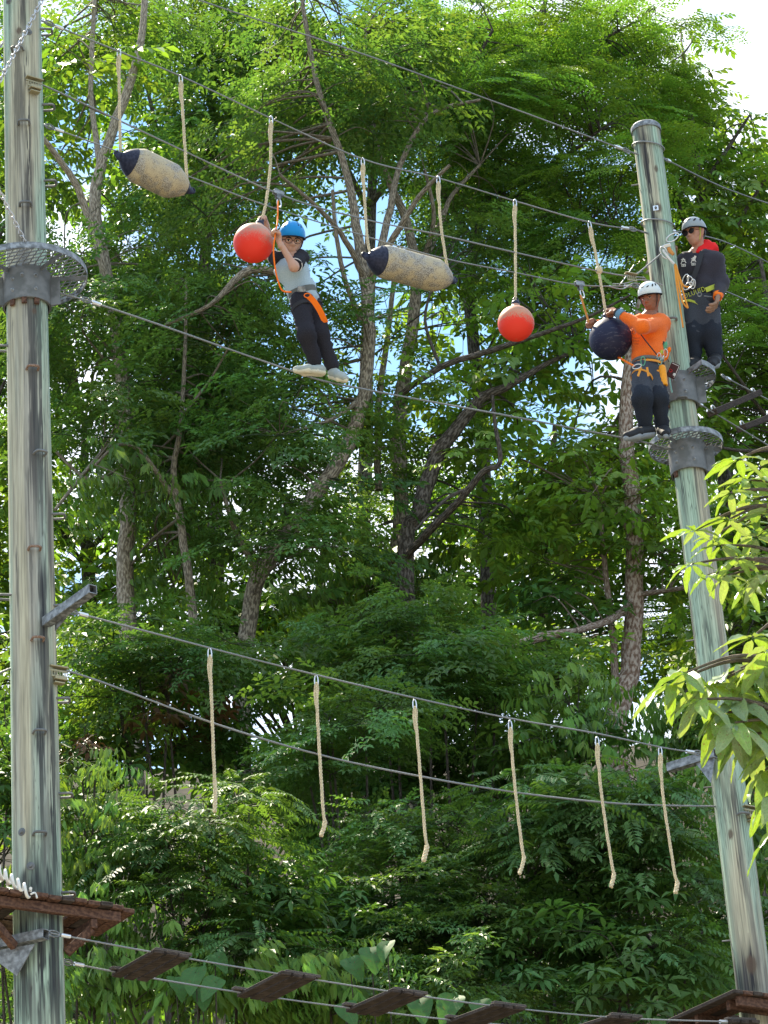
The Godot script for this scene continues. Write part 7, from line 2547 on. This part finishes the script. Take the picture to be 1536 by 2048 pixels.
func build_leaves():
	var fresh := leaf_skin("fresh_leaf", Color(0.22, 0.37, 0.08), Color(0.34, 0.47, 0.18), 0.07, 1)
	var green := leaf_skin("green_leaf", Color(0.17, 0.30, 0.09), Color(0.32, 0.44, 0.2), 0.05, 2)
	var pale := leaf_skin("pale_leaf", Color(0.24, 0.35, 0.17), Color(0.37, 0.46, 0.28), 0.06, 3)
	var ear := leaf_skin("ear_leaf", Color(0.07, 0.19, 0.04), Color(0.11, 0.25, 0.07), 0.0, 4)
	ear.roughness = 0.6
	var f0 := at(1640, 1500, 12.0)
	f0.y = 0.0
	# whorls: x, y, leaves, leaf length, depth offset, droop, lean to the left
	sapling("young tree with bright yellow-green leaves in front of the capped pole's middle", f0 + Vector3(0.2, 0, -0.4), at(1610, 900, 12.3), [
		[1478, 918, 7, 0.155, 0.0, 0.1, 0.5], [1520, 935, 6, 0.15, 0.2, 0.15, 0.2], [1462, 985, 6, 0.14, -0.1, 0.2, 0.3], [1505, 1000, 7, 0.15, 0.1, 0.25, 0.2], [1455, 1040, 6, 0.14, 0.0, 0.2, 0.3], [1388, 1062, 6, 0.135, 0.0, 0.1, 0.3], [1442, 1090, 6, 0.14, 0.1, 0.3, 0.2], [1382, 1128, 6, 0.13, 0.0, 0.35, 0.35],
		[1475, 1118, 7, 0.14, -0.1, 0.4, 0.2], [1512, 1075, 7, 0.15, 0.2, 0.2, 0.1], [1455, 1150, 6, 0.14, 0.1, 0.5, 0.1], [1525, 1150, 6, 0.15, 0.0, 0.4, 0.2], [1495, 1175, 5, 0.14, 0.2, 0.5, 0.1], [1540, 1020, 6, 0.15, 0.0, 0.2, 0.2], [1500, 960, 7, 0.16, 0.1, 0.15, 0.2], [1425, 1075, 6, 0.14, 0.15, 0.3, 0.1], [1490, 1050, 7, 0.15, 0.25, 0.25, 0.1], [1520, 1110, 7, 0.15, 0.1, 0.4, 0.1], [1415, 1150, 5, 0.13, 0.1, 0.5, 0.1]], 12.3, [fresh, pale, pale, green], 0.12)
	sapling("young tree with large drooping pale green leaves beside the capped pole's bracket", f0, at(1620, 1230, 11.2), [
		[1372, 1345, 7, 0.2, 0.0, 0.45, 0.5], [1425, 1370, 7, 0.23, 0.1, 0.5, 0.3], [1400, 1398, 6, 0.21, -0.1, 0.6, 0.4], [1475, 1400, 8, 0.25, 0.0, 0.8, 0.1], [1470, 1445, 7, 0.24, -0.1, 0.9, 0.1], [1512, 1335, 8, 0.24, 0.1, 0.7, 0.1], [1515, 1425, 7, 0.24, 0.1, 0.8, 0.0], [1505, 1275, 7, 0.17, 0.1, 0.3, 0.3], [1535, 1300, 7, 0.19, -0.1, 0.6, 0.2],
		[1540, 1500, 6, 0.19, 0.0, 0.6, 0.2], [1545, 1590, 6, 0.2, 0.0, 0.8, 0.1], [1548, 1660, 5, 0.18, 0.1, 0.8, 0.1], [1490, 1330, 6, 0.18, 0.2, 0.5, 0.3], [1345, 1368, 5, 0.19, 0.05, 0.6, 0.5], [1450, 1350, 7, 0.21, 0.15, 0.5, 0.2], [1440, 1425, 6, 0.23, 0.0, 1.0, 0.2], [1500, 1470, 6, 0.24, 0.05, 1.0, 0.0], [1530, 1540, 6, 0.2, 0.1, 0.8, 0.2]], 11.2, [pale, pale, green, fresh], 0.14)
	# broad heart-shaped leaves on long stalks near the foot of the bank
	var ears := [["broad heart-leaved plant behind the bridge's first tread", [[392, 1945, 0.34, -0.3], [352, 1962, 0.3, 0.5], [432, 1965, 0.3, -0.9], [405, 1985, 0.28, 0.1], [430, 1915, 0.26, 0.9]]], ["broad heart-leaved plant behind the bridge's second and third treads", [[742, 1905, 0.34, 0.2], [700, 1925, 0.3, 0.7], [775, 1890, 0.26, -0.5]]], ["broad heart-leaved plant low behind the middle bridge treads", [[840, 2005, 0.33, 0.1], [905, 2000, 0.36, -0.6], [690, 2015, 0.3, 0.5], [960, 2010, 0.3, 0.3]]]]
	for e in ears:
		var d := 26.6
		var base := at(e[1][0][0], e[1][0][1] + 60, d + 0.4)
		base.y = hill(base.x, base.z)
		var who := thing("elephant_ear", e[0], "plant", base, "heart-leaved plants on the bank")
		var g := Geo.new()
		var tips := []
		for q in e[1]:
			var c := at(q[0], q[1], d + 0.2 * q[3])
			tips.append(c)
			g.tube(curve([base, base.lerp(c, 0.6) + Vector3.UP * 0.15, c], 6), [0.014, 0.013, 0.012, 0.012, 0.011, 0.010, 0.010, 0.009, 0.008, 0.008, 0.007, 0.006, 0.006], 6)
		put("stalk", g, M.bark_dark, who)
		for i in tips.size():
			var q: Array = e[1][i]
			var x := (Vector3(q[3] * 0.7, -0.75, 0.5)).normalized()
			var up := Vector3(rng.randf_range(-0.5, 0.5), rng.randf_range(0.2, 0.9), 0.9).normalized()
			var z := x.cross(up).normalized()
			part("leaf", blade("heart", i % 3), ear, who, Transform3D(Basis(x, z.cross(x), z) * q[2] * 0.8, tips[i] - who.position))

func _ready():
	rng.seed = 20240
	set_view()
	set_light()
	make_materials()
	build_ground()
	build_poles()
	build_rigging()
	build_people()
	build_forest()
	build_leaves()
